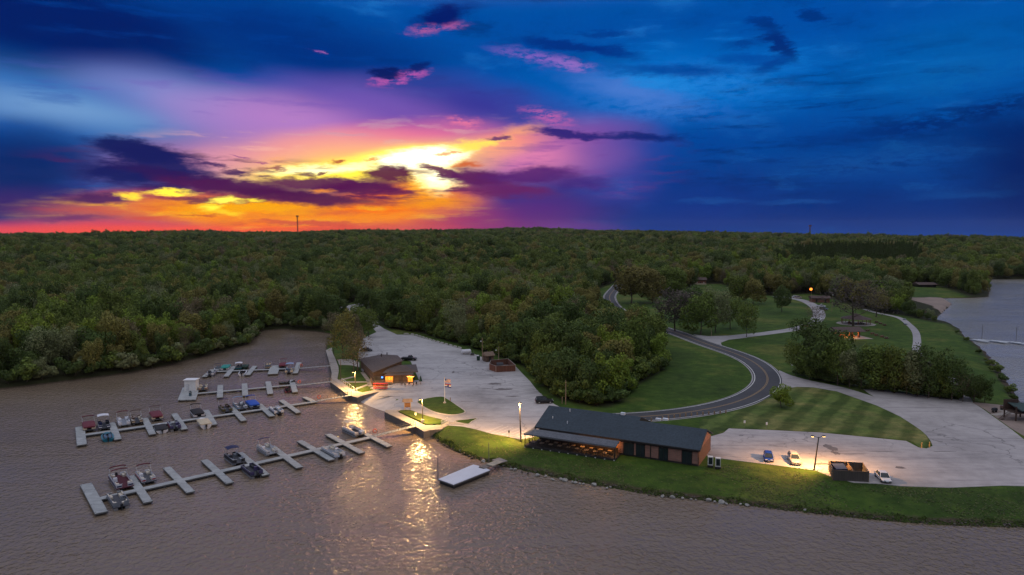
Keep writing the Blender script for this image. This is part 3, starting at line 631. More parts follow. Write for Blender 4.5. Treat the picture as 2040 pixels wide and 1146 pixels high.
kind(strip(MB(), LAKEPATH, 3.0, LAND + 0.05).build('lakeside_path', M_GRAVEL), 'structure')
BACKRD = smooth_open(PX([(772, 589), (742, 601), (712, 608), (688, 612), (660, 617), (630, 620)]), 5)
kind(strip(MB(), BACKRD, 9, LAND + 0.06).build('back_road', M_GRAVEL), 'structure')
LINKRD = smooth_open(PX([(690, 611), (702, 616), (712, 622), (726, 632), (740, 645)]), 5)
kind(strip(MB(), LINKRD, 7.5, LAND + 0.03).build('lot_entrance', M_GRAVEL), 'structure')
# walkways along the sea walls
def walk(poly):
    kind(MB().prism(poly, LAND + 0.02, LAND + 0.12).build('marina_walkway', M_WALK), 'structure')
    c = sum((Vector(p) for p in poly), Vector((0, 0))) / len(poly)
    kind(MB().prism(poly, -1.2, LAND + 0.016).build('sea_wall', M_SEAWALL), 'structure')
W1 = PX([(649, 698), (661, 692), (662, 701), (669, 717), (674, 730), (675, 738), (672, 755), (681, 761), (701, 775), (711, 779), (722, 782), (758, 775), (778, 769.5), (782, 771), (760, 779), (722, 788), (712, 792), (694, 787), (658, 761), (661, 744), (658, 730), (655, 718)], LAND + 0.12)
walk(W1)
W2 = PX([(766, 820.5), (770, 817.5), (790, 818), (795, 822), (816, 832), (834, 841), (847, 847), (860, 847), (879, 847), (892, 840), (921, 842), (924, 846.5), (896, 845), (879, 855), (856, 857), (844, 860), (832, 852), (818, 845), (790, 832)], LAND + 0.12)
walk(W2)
mk = MB()
for l in ([(678, 757.5), (706, 750.5)], [(680, 761), (706, 761.5), (736, 761.2)], [(704, 777), (735, 766)], [(722, 742), (734, 758), (738, 770)]): strip(mk, PX(l), 1.25, LAND + 0.06)
kind(mk.build('garden_paths', M_WALK), 'structure')
sheet('plaza', PX([(672, 716), (700, 716), (716, 722), (716, 732), (700, 728), (676, 727)]), LAND + 0.055, M_WALK)
rp = [G(x, y, z) for x, y, z in ((695, 797, -0.35), (738, 773, LAND + 0.046), (762, 770, LAND + 0.046), (820, 806, LAND + 0.046), (777, 829, -0.35), (742, 816, -0.4), (720, 804, -0.4))]
ra = MB(); n = [rp[0], rp[1], rp[3], rp[4]]
vs = []; K = 14
for i in range(K + 1):
    for j in range(K + 1):
        a = rp[0].lerp(rp[4], j / K); b_ = rp[1].lerp(rp[3], j / K); p = a.lerp(b_, i / K)
        bow = math.sin(math.pi * j / K) * (1 - i / K) * -2.0
        vs.append((p.x, p.y + bow, p.z))
ra.add(vs, [(i * (K + 1) + j, i * (K + 1) + j + 1, (i + 1) * (K + 1) + j + 1, (i + 1) * (K + 1) + j) for i in range(K) for j in range(K)])
kind(ra.build('boat_ramp', M_LOT), 'structure')
# raised lawns with kerbs
def lawn(name, poly, mt, h=0.13, kerb=True):
    pl = smooth_closed(poly, 3)
    if kerb:
        kb = MB(); strip(kb, pl + [pl[0]], 0.3, LAND + h + 0.03, 0, 0.4); kind(kb.build('kerb', M_KERB), 'structure')
    return sheet(name, pl, LAND + h, mt)
M_LAWN = grassmat('lawn_grass'); M_MOWN = grassmat('mown_grass', 6.0, R(35), col=(0.070, 0.110, 0.026)); 
lawn('lawn', PX([(831, 801), (850, 794.5), (879, 791), (892, 796), (913, 810), (927, 821), (913, 826.5), (892, 827), (867, 822), (850, 815), (839, 808)]), M_LAWN)
lawn('lawn', PX([(795, 820), (817, 818.5), (832, 824), (855, 831), (885, 839), (876, 845), (850, 846.5), (840, 841), (817, 831)]), M_LAWN, 0.2, False)
lawn('lawn', PX([(905, 840), (930, 836.5), (951, 834.5), (940, 841), (931, 846)]), M_LAWN)
lawn('lawn', PX([(1855, 889), (1845, 893), (1831, 891), (1806, 878), (1714, 869.5), (1632, 861.5), (1526, 856.5), (1452, 853.5), (1441, 862), (1415, 868), (1395, 858), (1400, 836), (1450, 824), (1500, 808), (1535, 790), (1552, 781), (1570, 774), (1600, 772), (1620, 773), (1667, 781), (1698, 792), (1746, 809), (1793, 831), (1833, 857), (1846, 870)]), M_MOWN, 0.075, False)
bp_ = smooth_closed(BEACH, 3); bx = np.arange(min(p[0] for p in bp_) - 4, max(p[0] for p in bp_) + 4, 1.5); by = np.arange(min(p[1] for p in bp_) - 4, max(p[1] for p in bp_) + 4, 1.5)
BX, BY = np.meshgrid(bx, by); BZ = height(BX, BY) + 0.07; BS = sdf(bp_, BX, BY); vi = np.arange(BX.size).reshape(BX.shape); bf = []
for j in range(len(by) - 1):
    for i in range(len(bx) - 1):
        if BS[j, i] < 1.0 + 1.5 * math.sin(bx[i] * .5) * .5: bf.append((int(vi[j, i]), int(vi[j, i + 1]), int(vi[j + 1, i + 1]), int(vi[j + 1, i])))
bm_ = MB(); bm_.add(list(zip(BX.ravel().tolist(), BY.ravel().tolist(), BZ.ravel().tolist())), bf); bo_ = bm_.build('beach', M_SAND); kind(bo_, 'structure')
sheet('patio', PX([(1935, 801), (2040, 812), (2120, 850), (2120, 905), (2045, 872), (2016, 855), (1984, 832), (1962, 816)]), LAND + 0.045, concrete('patio_gravel', (0.26, 0.20, 0.17), crack=False))
sheet('patio_slab', PX([(1967, 808), (1990, 817), (2016, 818), (2040, 822), (2016, 826), (1985, 829), (1973, 826), (1998, 822)]), LAND + 0.09, M_WALK)
# painted parking bays
mk = MB()
for i in range(7):
    a = G(1000 + i * 12, 868 + i * 1.0); b_ = G(1022 + i * 14, 853 + i * 1.5) if i else G(965, 868)
for i in range(8):
    x = 968 + i * 10.5; strip(mk, PX([(x, 862 + i * 1.6), (x + 34, 848 + i * 1.9)]), 0.14, LAND + 0.058, 0, 0.004)
for i in range(9):
    a = (1036 + i * 7.2, 746 + i * 6.4); strip(mk, PX([a, (a[0] - 60 + i * 1.5, a[1] + 7)]), 0.16, LAND + 0.058, 0, 0.004)
kind(mk.build('parking_bay_lines', M_WHITE), 'structure')
# ------------------------------------------------------------------ trees
LEAF = {'green': leafmat('leaves_mid_green', (0.112, 0.164, 0.031), (0.173, 0.221, 0.045)),
        'dark': leafmat('leaves_dark_green', (0.063, 0.110, 0.027), (0.108, 0.154, 0.039)),
        'olive': leafmat('leaves_olive', (0.181, 0.177, 0.048), (0.258, 0.226, 0.063)),
        'bright': leafmat('leaves_yellow_green', (0.166, 0.255, 0.029), (0.243, 0.316, 0.047)),
        'grey': leafmat('leaves_grey_brown', (0.166, 0.136, 0.077), (0.243, 0.201, 0.111)),
        'silver': leafmat('leaves_silver_green', (0.173, 0.208, 0.095), (0.251, 0.275, 0.126))}
LEAF['umber'] = leafmat('leaves_umber', (0.085, 0.070, 0.062), (0.130, 0.108, 0.092))
M_BARK = paint('bark', (0.075, 0.058, 0.045), 0.95, 0, 0.4, 3)

NORM = {}
def leaf_arrays(seed, Rr, z0, z1, nleaf, size, lobes=14, fill=0.72, flat=1.0):
    rg = np.random.RandomState(seed); hz = (z1 - z0) / 2; cz = (z1 + z0) / 2
    # lobes spread through an uneven envelope
    u = rg.normal(size=(lobes, 3)); u /= np.linalg.norm(u, axis=1)[:, None]; u[:, 2] = rg.permutation(np.linspace(-0.85, 1.0, lobes)); u[:, :2] *= np.where(u[:, 2:3] < -0.3, 1.15, 1.0)
    rad = rg.uniform(0.35, 0.85, lobes)[:, None]; lc = u * rad; lc[:3] *= 0.25
    lr = rg.uniform(0.30, 0.50, lobes) * (1.15 - 0.35 * np.abs(lc[:, 2]))
    n = int(nleaf * 1.7); k = rg.choice(lobes, n, p=lr ** 2 / np.sum(lr ** 2))
    d = rg.normal(size=(n, 3)); d /= np.linalg.norm(d, axis=1)[:, None]; d[:, 2] = d[:, 2] * 0.9 + 0.12
    p = lc[k] + d * (lr[k] * (fill + (1 - fill) * rg.uniform(0, 1.25, n)))[:, None]
    keep = np.ones(n, bool)
    for j in range(lobes): keep &= ~((np.linalg.norm(p - lc[j], axis=1) < lr[j] * 0.62) & (k != j))
    keep &= p[:, 2] > -1.0
    p, d = p[keep][:nleaf], d[keep][:nleaf]; n = len(p)
    P = p * np.array([Rr, Rr, hz * flat]) + np.array([0, 0, cz])
    nr = d * 0.7 + rg.normal(size=(n, 3)) * 0.55; nr /= np.linalg.norm(nr, axis=1)[:, None]; nr *= np.where((nr * d).sum(1) < 0, -1, 1)[:, None]
    sn_ = d * 0.75 + p * 0.45 + nr * 0.25; sn_ /= np.linalg.norm(sn_, axis=1)[:, None]
    t = np.cross(nr, rg.normal(size=(n, 3))); t /= np.linalg.norm(t, axis=1)[:, None]; s = np.cross(nr, t)
    sz = (size * rg.uniform(0.55, 1.3, n))[:, None]; a = rg.uniform(0.55, 1.0, (n, 1))
    q = np.stack([P - t * sz - s * sz * a * 0.4, P + s * sz * a, P + t * sz * rg.uniform(0.7, 1.1, (n, 1)), P - s * sz * a + nr * sz * 0.25], 1)
    g_ = np.cross(q[:, 1] - q[:, 0], q[:, 2] - q[:, 0]); fl = (g_ * nr).sum(1) < 0; q[fl] = q[fl][:, ::-1]
    NORM[id(None)] = np.repeat(sn_, 4, 0)
    return q.reshape(-1, 3)

def mesh_quads(name, V, mts, extra=None, nrm=None):
    n = len(V) // 4; vs = V; fi = np.arange(n * 4); st = np.arange(0, n * 4, 4); to = np.full(n, 4); mi = np.zeros(n, int)
    if extra:
        ev, ef = extra; base = len(vs); vs = np.concatenate([vs, np.array(ev, float)])
        l = np.concatenate([np.array(f) + base for f in ef]); lens = np.array([len(f) for f in ef])
        st = np.concatenate([st, len(fi) + np.concatenate([[0], np.cumsum(lens)[:-1]])]); to = np.concatenate([to, lens]); mi = np.concatenate([mi, np.ones(len(ef), int)])
        fi = np.concatenate([fi, l])
    me = bpy.data.meshes.new(name); me.vertices.add(len(vs)); me.vertices.foreach_set('co', vs.astype(np.float32).ravel())
    me.loops.add(len(fi)); me.loops.foreach_set('vertex_index', fi.astype(np.int32)); me.polygons.add(len(st))
    me.polygons.foreach_set('loop_start', st.astype(np.int32)); me.polygons.foreach_set('loop_total', to.astype(np.int32))
    for m in mts: me.materials.append(m)
    me.polygons.foreach_set('material_index', mi.astype(np.int32)); me.update(calc_edges=True)
    if nrm is not None:
        full = np.zeros((len(vs), 3), np.float32); full[:len(nrm)] = nrm
        me.polygons.foreach_set('use_smooth', np.ones(len(st), bool)); me.normals_split_custom_set_from_vertices(full)
    return me

def trunk_mb(seed, h, r, spread, nb=6, z0=0.3, twigs=0):
    rg = random.Random(seed); mb = MB(); p = Vector((0, 0, -0.6)); pts = [p]
    for i in range(4): p = p + Vector((rg.uniform(-.25, .25), rg.uniform(-.25, .25), (h + 0.6) / 4)); pts.append(p)
    for i in range(4): mb.cyl(pts[i], pts[i + 1], r * (1 - i * 0.22), r * (1 - (i + 1) * 0.22) + 0.02, 6)
    for i in range(nb):
        t = z0 + (1 - z0) * (i + 0.5) / nb; k = min(3, int(t * 4)); b = pts[k].lerp(pts[k + 1], t * 4 - k)
        a = i * 2.4 + rg.uniform(-.5, .5); L = spread * rg.uniform(0.6, 1.0) * (1.15 - 0.5 * t)
        m = b + Vector((math.cos(a), math.sin(a), rg.uniform(0.5, 0.9))) * L * 0.5; e = m + Vector((math.cos(a + .3), math.sin(a + .3), rg.uniform(0.6, 1.3))) * L * 0.45
        mb.cyl(b, m, r * 0.4, r * 0.24, 5); mb.cyl(m, e, r * 0.24, 0.03, 4)
        for j in range(twigs):
            q = b.lerp(m, rg.uniform(.4, 1)) if j % 2 else m.lerp(e, rg.uniform(.1, .9)); a2 = a + rg.uniform(-1.3, 1.3)
            e2 = q + Vector((math.cos(a2), math.sin(a2), rg.uniform(.4, 1.4))) * L * rg.uniform(.2, .4); mb.cyl(q, e2, r * .12, .02, 3)
            mb.cyl(q.lerp(e2, .5), q.lerp(e2, .5) + Vector((rg.uniform(-1, 1), rg.uniform(-1, 1), rg.uniform(.2, 1))) * L * .2, .04, .015, 3)
    return mb

# shapes: (crown radius, crown base, top, leaves, leaf size, lobes, trunk radius)
SHAPES = {'round': (5.6, 0.9, 15.0, 4200, 0.34, 21, 0.26), 'broad': (6.8, 1.0, 14.5, 4800, 0.36, 26, 0.30), 'tall': (4.6, 0.9, 17.5, 4000, 0.34, 22, 0.24),
          'loose': (5.6, 1.4, 15.5, 3000, 0.29, 22, 0.24), 'shrub': (2.8, 0.0, 4.4, 1100, 0.28, 9, 0.10), 'bare': (5.6, 2.6, 14.5, 1500, 0.20, 26, 0.24), 'cone': (3.6, 0.9, 15.0, 2200, 0.36, 16, 0.22)}
CROWN, TRUNK, FULL = {}, {}, {}
def tree_meshes(shape, colour, v=0):
    key = (shape, colour, v)
    if key not in CROWN:
        Rr, z0, z1, n, s, lb, tr = SHAPES[shape]; sd = sum(map(ord, shape + colour)) * 7 + v * 131
        if shape == 'cone':
            V = leaf_arrays(sd, 1, -1, 1, n, 0.001, lb, 0.5).reshape(-1, 4, 3).mean(1)
            rg = np.random.RandomState(sd); m = len(V); h = rg.uniform(0, 1, m) ** 1.4; a = rg.uniform(0, 6.283, m); rr = Rr * (1 - h) * (0.75 + 0.3 * np.sin(h * 40 + a * 2)) * rg.uniform(.75, 1, m)
            P = np.stack([rr * np.cos(a), rr * np.sin(a), z0 + (z1 - z0) * h - rr * .12], 1); t = rg.normal(size=(m, 3)); t /= np.linalg.norm(t, axis=1)[:, None]; w = np.cross(t, rg.normal(size=(m, 3))); w /= np.linalg.norm(w, axis=1)[:, None]
            V = np.stack([P - t * s, P + w * s * .7, P + t * s, P - w * s * .7], 1).reshape(-1, 3)
            nv = None
        else:
            V = leaf_arrays(sd, Rr, z0, z1, n, s, lb, 0.5 if shape in ('bare', 'loose') else 0.72); nv = NORM[id(None)]
        tm = trunk_mb(sd, z1 * (0.3 if shape == 'shrub' else 0.62), tr, Rr, 3 if shape == 'shrub' else 8, 0.3, 5 if shape == 'bare' else 1 if shape == 'loose' else 0)
        CROWN[key] = mesh_quads('crown', V, [LEAF[colour]], None, nv)
        t = bpy.data.meshes.new('trunk'); t.from_pydata(tm.v, [], tm.f); t.materials.append(M_BARK); t.update(); TRUNK[key] = t
        FULL[key] = mesh_quads('tree_form', V, [LEAF[colour], M_BARK], (tm.v, tm.f), nv)
    return CROWN[key], TRUNK[key]

TREES = []
def tree(shape, colour, x, y, s, label, cat='tree', group=None, name=None, rz=None, sz=None, v=0, z=None):
    c, t = tree_meshes(shape, colour, v)
    z = H(x, y) if z is None else z
    r = empty(name or ('shrub' if shape == 'shrub' else 'broadleaf_tree'), (x, y, z), random.uniform(0, 6.28) if rz is None else rz, label, cat, group)
    r.scale = (s, s, sz if sz else s)
    for nm, me in (('crown', c), ('trunk', t)):
        o = bpy.data.objects.new(nm, me); COL.objects.link(o); o.parent = r
    TREES.append(r)
    return r

def tpx(shape, colour, px, ybase, hpx, label, **k):
    "tree whose foot is seen at (px, ybase) and which stands hpx photo pixels tall"
    p = G(px, ybase); h = hpx * p.y / F; s = h / SHAPES[shape][2]
    wpx = k.pop('wpx', None); r = tree(shape, colour, p.x, p.y, s, label, **k)
    if wpx: q = wpx * p.y / F / (2 * SHAPES[shape][0]) ; r.scale = (q, q, s)
    return r

# ---- trees one can name
T = tpx
T('loose', 'olive', 683, 716, 104, 'pale budding tree on the grass point, leaning over the sodium lamp glow', wpx=60)
T('loose', 'grey', 700, 708, 84, 'thin half-leafed tree on the grass point behind the marina building', wpx=48)
T('bare', 'grey', 713, 738, 84, 'nearly bare grey tree at the left corner of the marina building', wpx=62)
T('bare', 'olive', 704, 739, 58, 'small bare spreading tree on the lit lawn by the marina building', wpx=50)
T('loose', 'green', 735, 672, 60, 'green tree on the grass tip between the marina entrance and the back road', wpx=46)
T('round', 'green', 715, 664, 54, 'bushy dark tree at the head of the cove beside the entrance road', wpx=44)
T('loose', 'grey', 668, 664, 52, 'grey-brown budding tree at the head of the cove', wpx=44)
T('round', 'bright', 1556, 812, 46, 'small round green tree alone on the lawn at the outside of the road bend', wpx=42)
T('round', 'dark', 1558, 622, 52, 'small dark tree alone on the slope below the park road', wpx=34)
T('tall', 'olive', 1257, 606, 84, 'tall yellow-green tree with a clear trunk where the road vanishes', wpx=66)
T('round', 'olive', 1300, 603, 70, 'rounded yellow-green tree beside the tall one near the road top', wpx=56)
T('broad', 'green', 1338, 590, 60, 'broad green tree left of the small brick cabin', wpx=64)
T('loose', 'umber', 1345, 660, 88, 'brownish crown over the upper road, left of the grove', wpx=80)
T('round', 'green', 1395, 667, 84, 'large green tree in the middle of the roadside grove', wpx=66)
T('loose', 'silver', 1425, 663, 92, 'silvery tree with dark stems in the roadside grove', wpx=62)
T('round', 'dark', 1372, 640, 70, 'dark tree at the back of the roadside grove', wpx=60)
T('loose', 'green', 1455, 655, 66, 'light green tree at the right edge of the roadside grove', wpx=50)
T('loose', 'green', 1487, 672, 74, 'slender green tree standing between the park road and the bend', wpx=44)
T('tall', 'green', 1471, 604, 58, 'upright green tree on the slope below the cabin', wpx=42)
T('round', 'olive', 1500, 606, 50, 'olive brown round tree beside the upright one below the cabin', wpx=44)
T('bare', 'umber', 1700, 650, 98, 'big dark grey-brown budding tree over the round picnic pavilion', wpx=118, name='bare_tree')
T('bare', 'grey', 1745, 632, 66, 'bare grey tree behind the round picnic pavilion, to its right', wpx=60, name='bare_tree')
T('broad', 'dark', 1640, 756, 118, 'tall dark tree in front of the lit picnic shelter', wpx=100)
T('loose', 'dark', 1606, 690, 60, 'loose dark tree left of the lit picnic shelter', wpx=60)
T('bare', 'grey', 1624, 646, 40, 'small bare tree at the bend of the park road', wpx=44, name='bare_tree')
grove = [('green', 1585, 748, 74), ('green', 1612, 757, 84), ('green', 1668, 768, 96), ('loose', 1692, 773, 98), ('dark', 1715, 776, 92), ('green', 1738, 778, 100), ('olive', 1760, 780, 96), ('green', 1782, 784, 90), ('olive', 1806, 787, 98),
         ('silver', 1828, 790, 104), ('dark', 1850, 793, 112), ('green', 1872, 795, 88), ('dark', 1896, 798, 88), ('grey', 1918, 801, 80), ('dark', 1940, 803, 66), ('green', 1872, 770, 60), ('dark', 1905, 778, 60), ('dark', 1962, 802, 50)]
for i, (c, x, y, h) in enumerate(grove):
    sh = ['loose', 'tall', 'loose', 'round'][i % 4] if c != 'grey' else 'bare'; h *= (1, .84, 1.04, .78, .93)[i % 5]; cc = 'silver' if c == 'loose' else c
    T(sh, cc, x, y, h, {'green': 'green', 'dark': 'dark green', 'silver': 'pale silvery', 'olive': 'olive', 'grey': 'bare grey-brown'}[cc] + ' tree behind the gravel lot, number %s from the left' % ['one', 'two', 'three', 'four', 'five', 'six', 'seven', 'eight', 'nine', 'ten', 'eleven', 'twelve', 'thirteen', 'fourteen', 'fifteen', 'sixteen', 'seventeen', 'eighteen'][i],
      wpx=h * 0.62, group='trees along the back of the gravel lot', name='broadleaf_tree')
for i, (x, y, h) in enumerate([(1985, 735, 30), (1995, 752, 26), (2012, 775, 28), (2022, 790, 24), (1972, 722, 22), (1952, 700, 16), (1925, 678, 14), (1906, 664, 12)]):
    h *= .6
    T('shrub', 'dark' if i % 2 else 'green', x, y, h, 'waterside bush on the lake bank right of the lakeside path', wpx=h * 1.5, cat='bush', group='bushes along the lake bank')
for i, (x, y, h, c) in enumerate([(1752, 612, 52, 'dark'), (1772, 620, 56, 'dark'), (1792, 622, 50, 'green'), (1808, 628, 30, 'dark'), (1832, 634, 16, 'green'), (1848, 637, 14, 'dark'), (1862, 641, 12, 'green'), (1775, 600, 48, 'silver'), (1728, 600, 50, 'dark')]):
    T('round', c, x, y, h, 'tree in the dark clump between the park lawn and the beach', wpx=h * 0.9, group='trees between the park lawn and the beach')

# ---- the woods
rg = np.random.RandomState(11)
def scatter(rmin, rmax, sp):
    n = int((rmax * 1.9) / sp); m = int((rmax - rmin * 0.6) / sp)
    X, Y = np.meshgrid(np.arange(n) * sp - rmax * 0.95, rmin * 0.6 + np.arange(m) * sp)
    X = X + (np.arange(m)[:, None] % 2) * sp * 0.5 + rg.uniform(-.36, .36, X.shape) * sp; Y = Y + rg.uniform(-.36, .36, Y.shape) * sp
    X, Y = X.ravel(), Y.ravel(); D = np.hypot(X, Y); k = (D >= rmin) & (D < rmax) & (np.abs(X) < Y * 0.84 + 12)
    X, Y = X[k], Y[k]
    dw = np.minimum(sdf(BAY, X, Y), sdf(LAKE, X, Y)); dc = sdf(CLEAR, X, Y); db = np.minimum(sdf(BEACH, X, Y), sdf(FARLAWN, X, Y))
    k = (dw > 2.2) & (dc > 1.5) & (db > 3)
    kr = np.array([min((x - q[0]) ** 2 + (y - q[1]) ** 2 for q in ROAD[:14]) > 49 for x, y in zip(X, Y)]) if rmax < 900 else np.ones(len(X), bool)
    k &= kr
    return X[k], Y[k], dw[k]
P1 = scatter(140, 640, 7.4); P2 = scatter(640, 1300, 11.5); P3 = scatter(1300, 3400, 19)
X = np.concatenate([P1[0], P2[0], P3[0]]); Y = np.concatenate([P1[1], P2[1], P3[1]]); DW = np.concatenate([P1[2], P2[2], P3[2]])
big = np.concatenate([np.full(len(P1[0]), 0.86), np.full(len(P2[0]), 1.15), np.full(len(P3[0]), 1.55)])
D = np.hypot(X, Y); Z = height(X, Y)
# colour patches: species grow in drifts
pn = undul(X * 3.1 + 500, Y * 3.1) + rg.normal(size=len(X)) * 0.95
_j = rg.normal(size=len(X)) * 5 + np.clip(undul(X * 4, Y * 4), -2, 2) * 7
pines = (CX + F * X / Y + _j > 1556) & (CX + F * X / Y + _j < 1842) & (Y + _j * 3 > 770) & (Y + _j * 3 < 1250)
combos = [('round', 'green', 0), ('broad', 'green', 0), ('tall', 'dark', 0), ('round', 'olive', 0), ('broad', 'olive', 1), ('loose', 'silver', 0), ('loose', 'grey', 0), ('round', 'bright', 0), ('tall', 'green', 1), ('bare', 'grey', 0), ('broad', 'dark', 0), ('cone', 'dark', 0), ('shrub', 'green', 0), ('shrub', 'silver', 0), ('shrub', 'dark', 0)]
q = np.argsort(np.argsort(pn)) / len(pn)
idx = np.select([q < .19, q < .33, q < .45, q < .58, q < .67, q < .74, q < .78, q < .85, q < .94, q < .955], [0, 10, 2, 3, 4, 5, 6, 7, 8, 9], 1)
idx = np.where(pines, 11, idx); idx = np.where((D < 270) & ((idx == 9) | (idx == 6) | (idx == 5)) & (X > -40), np.where(rg.rand(len(X)) < .5, 0, 7), idx)
sc_ = rg.uniform(0.72, 1.22, len(X)) * big; szz = sc_ * rg.uniform(0.85, 1.12, len(X)) / np.where(big > 1, big ** 0.75, 0.95)
near_w = (DW < 8) & (D < 700); sc_ = np.where(near_w, sc_ * 0.62, sc_); szz = np.where(near_w, szz * 0.6, szz)
_px = CX + F * X / Y; _ht = np.array([SHAPES[combos[i][0]][2] for i in idx]) * szz; _yt = YH + (ZC - Z - _ht) * F / Y; _fix = (_px > 1180) & (_px < 1262) & (D < 560) & (_yt < 612) & (D > 250)
_pb = YH + (ZC - Z) * F / Y; _fix2 = (_px > 1795) & (_px < 1910) & (_pb > 596) & (_pb < 648) & (_yt < 620)
_fix = _fix | _fix2
_k = np.where(_fix, (ZC - Z - (616 - YH) * Y / F) / np.maximum(_ht, 1), 1.0); keepm = _k > 0.22; _k = np.where(_fix, np.minimum(_k, 1), 1); sc_ = sc_ * np.sqrt(np.maximum(_k, .1)); szz = szz * np.maximum(_k, .1)
X, Y, Z, D, DW, idx, sc_, szz = (q_[keepm] for q_ in (X, Y, Z, D, DW, idx, sc_, szz))
# low growth hanging over the water's edge
EX, EY = [], []
for i in range(3, 13):
    a, b = Vector(BAY[i - 1]), Vector(BAY[i])
    L = (b - a).length
    if L > 120: continue
    for t in np.arange(0, 1, 3.0 / max(L, 3)):
        p = a.lerp(b, t); EX.append(p.x + rg.uniform(-1, 1)); EY.append(p.y + rg.uniform(1.2, 3.8))
for i in range(13, 19):
    a, b = Vector(BAY[i - 1]), Vector(BAY[i])
    for t in np.arange(0, 1, 3.4 / max((b - a).length, 3)):
        p = a.lerp(b, t); EX.append(p.x + rg.uniform(-1, 1)); EY.append(p.y + rg.uniform(1.2, 3.4))
ne = len(EX)
order = np.argsort(D); NIND = 300 - len(TREES) - 45
def side_label(x, y, dw):
    if x < -30 and dw < 9: return "at the water's edge of the left bank"
    if x < -110: return 'in the woods above the left bank'
    if x < -55: return 'in the woods left of the cove'
    if x < -18: return 'in the woods behind the cove'
    if x < 8: return 'in the wood behind the long parking lot'
    if x < 60: return 'in the wood left of the road bend'
    if x < 95: return 'in the wood between road and park'
    return 'in the woods beyond the park'
CN = {'green': 'mid green', 'dark': 'dark green', 'olive': 'olive yellow', 'silver': 'pale silvery green', 'grey': 'grey-brown half-bare', 'bright': 'bright yellow-green'}
SN = {'round': 'round', 'broad': 'wide', 'tall': 'tall', 'loose': 'loose', 'bare': 'leafless', 'cone': 'conical', 'shrub': 'low'}
for i in order[:NIND]:
    sh, c, v = combos[idx[i]]; x, y = float(X[i]), float(Y[i]); w = side_label(x, y, DW[i]); depth = 'front' if DW[i] < 25 or D[i] < 190 else 'inner'
    lab = '%s %s tree %s' % (SN[sh], CN[c], w) + ('' if 'edge' in w else ', %s rows' % depth)
    r = tree(sh, c, x, y, 1.0, lab, group=lab.replace(' tree ', ' trees '), v=v, z=float(Z[i])); r.scale = (sc_[i], sc_[i], szz[i])
step = max(1, ne // 45); pick = list(range(0, ne, step))[:45]
for i in pick:
    c = ('dark', 'green', 'silver', 'dark')[(i // step) % 4]; r = tree('shrub', c, EX[i], EY[i], random.uniform(0.8, 1.5), CN[c] + " bush hanging over the water's edge below the left woods", cat='bush', group=CN[c] + " bushes along the water's edge")
rest = order[NIND:]
# the far woods: one mass
pts = [(X[i], Y[i], Z[i], idx[i], sc_[i], szz[i]) for i in rest]
for i in range(ne):
    if i not in pick: pts.append((EX[i], EY[i], H(EX[i], EY[i]), (12, 14, 14, 13)[i % 4], random.uniform(.7, 1.4), random.uniform(.7, 1.4)))
# undergrowth along the wood's edges and under the lot-side grove
n_ = 9000; ux = rg.uniform(-60, 150, n_); uy = rg.uniform(140, 420, n_); dc = sdf(CLEAR, ux, uy); du = np.minimum(sdf(BAY, ux, uy), sdf(LAKE, ux, uy)); k_ = (dc > 0.3) & (dc < 9) & (du > 2); ux, uy = ux[k_][:900], uy[k_][:900]; uz = height(ux, uy)
for x_, y_, z_ in zip(ux, uy, uz): pts.append((x_, y_, z_ - .2, 12 if x_ * 7 % 1 > .6 else 14, random.uniform(.7, 1.5), random.uniform(.7, 1.5)))
gl = smooth_open(PX([(1590, 749), (1640, 762), (1715, 777), (1800, 787), (1880, 796), (1960, 802)]), 12)
for a_, b_ in zip(gl[:-1], gl[1:]):
    p_ = Vector(a_).lerp(Vector(b_), .5)
    if random.random() < .7: pts.append((p_.x + random.uniform(-1, 1), p_.y + random.uniform(1, 6), LAND - .2, 14, random.uniform(.5, 1.2), random.uniform(.4, 1.0)))
pts = np.array(pts); me = bpy.data.meshes.new('woodland'); me.vertices.add(len(pts)); me.vertices.foreach_set('co', pts[:, :3].astype(np.float32).ravel())
a = me.attributes.new('form', 'INT', 'POINT'); a.data.foreach_set('value', pts[:, 3].astype(np.int32))
a = me.attributes.new('size', 'FLOAT_VECTOR', 'POINT'); a.data.foreach_set('vector', np.stack([pts[:, 4], pts[:, 4], pts[:, 5]], 1).astype(np.float32).ravel())
a = me.attributes.new('turn', 'FLOAT_VECTOR', 'POINT'); tz = np.zeros((len(pts), 3), np.float32); tz[:, 2] = rg.uniform(0, 6.28, len(pts)); a.data.foreach_set('vector', tz.ravel())
wood = bpy.data.objects.new('woodland', me); COL.objects.link(wood); kind(wood, 'stuff')
print('TREES', len(TREES), 'far', len(pts))
fc = bpy.data.collections.new('tree_forms')
for i, (sh, c, v) in enumerate(combos):
    tree_meshes(sh, c, v); o = bpy.data.objects.new('%02d_form' % i, FULL[(sh, c, v)]); fc.objects.link(o)
ng = bpy.data.node_groups.new('woodland', 'GeometryNodeTree'); ng.interface.new_socket('Geometry', in_out='INPUT', socket_type='NodeSocketGeometry'); ng.interface.new_socket('Geometry', in_out='OUTPUT', socket_type='NodeSocketGeometry')
gi = ng.nodes.new('NodeGroupInput'); go = ng.nodes.new('NodeGroupOutput'); ip = ng.nodes.new('GeometryNodeInstanceOnPoints'); ci = ng.nodes.new('GeometryNodeCollectionInfo')
ci.inputs['Collection'].default_value = fc; ci.inputs['Separate Children'].default_value = True; ci.inputs['Reset Children'].default_value = True; ip.inputs['Pick Instance'].default_value = True
def na(name, dt):
    n = ng.nodes.new('GeometryNodeInputNamedAttribute'); n.data_type = dt; n.inputs['Name'].default_value = name
    return [o for o in n.outputs if o.enabled and o.name == 'Attribute'][0]
ng.links.new(gi.outputs[0], ip.inputs['Points']); ng.links.new(ci.outputs[0], ip.inputs['Instance']); ng.links.new(na('form', 'INT'), ip.inputs['Instance Index'])
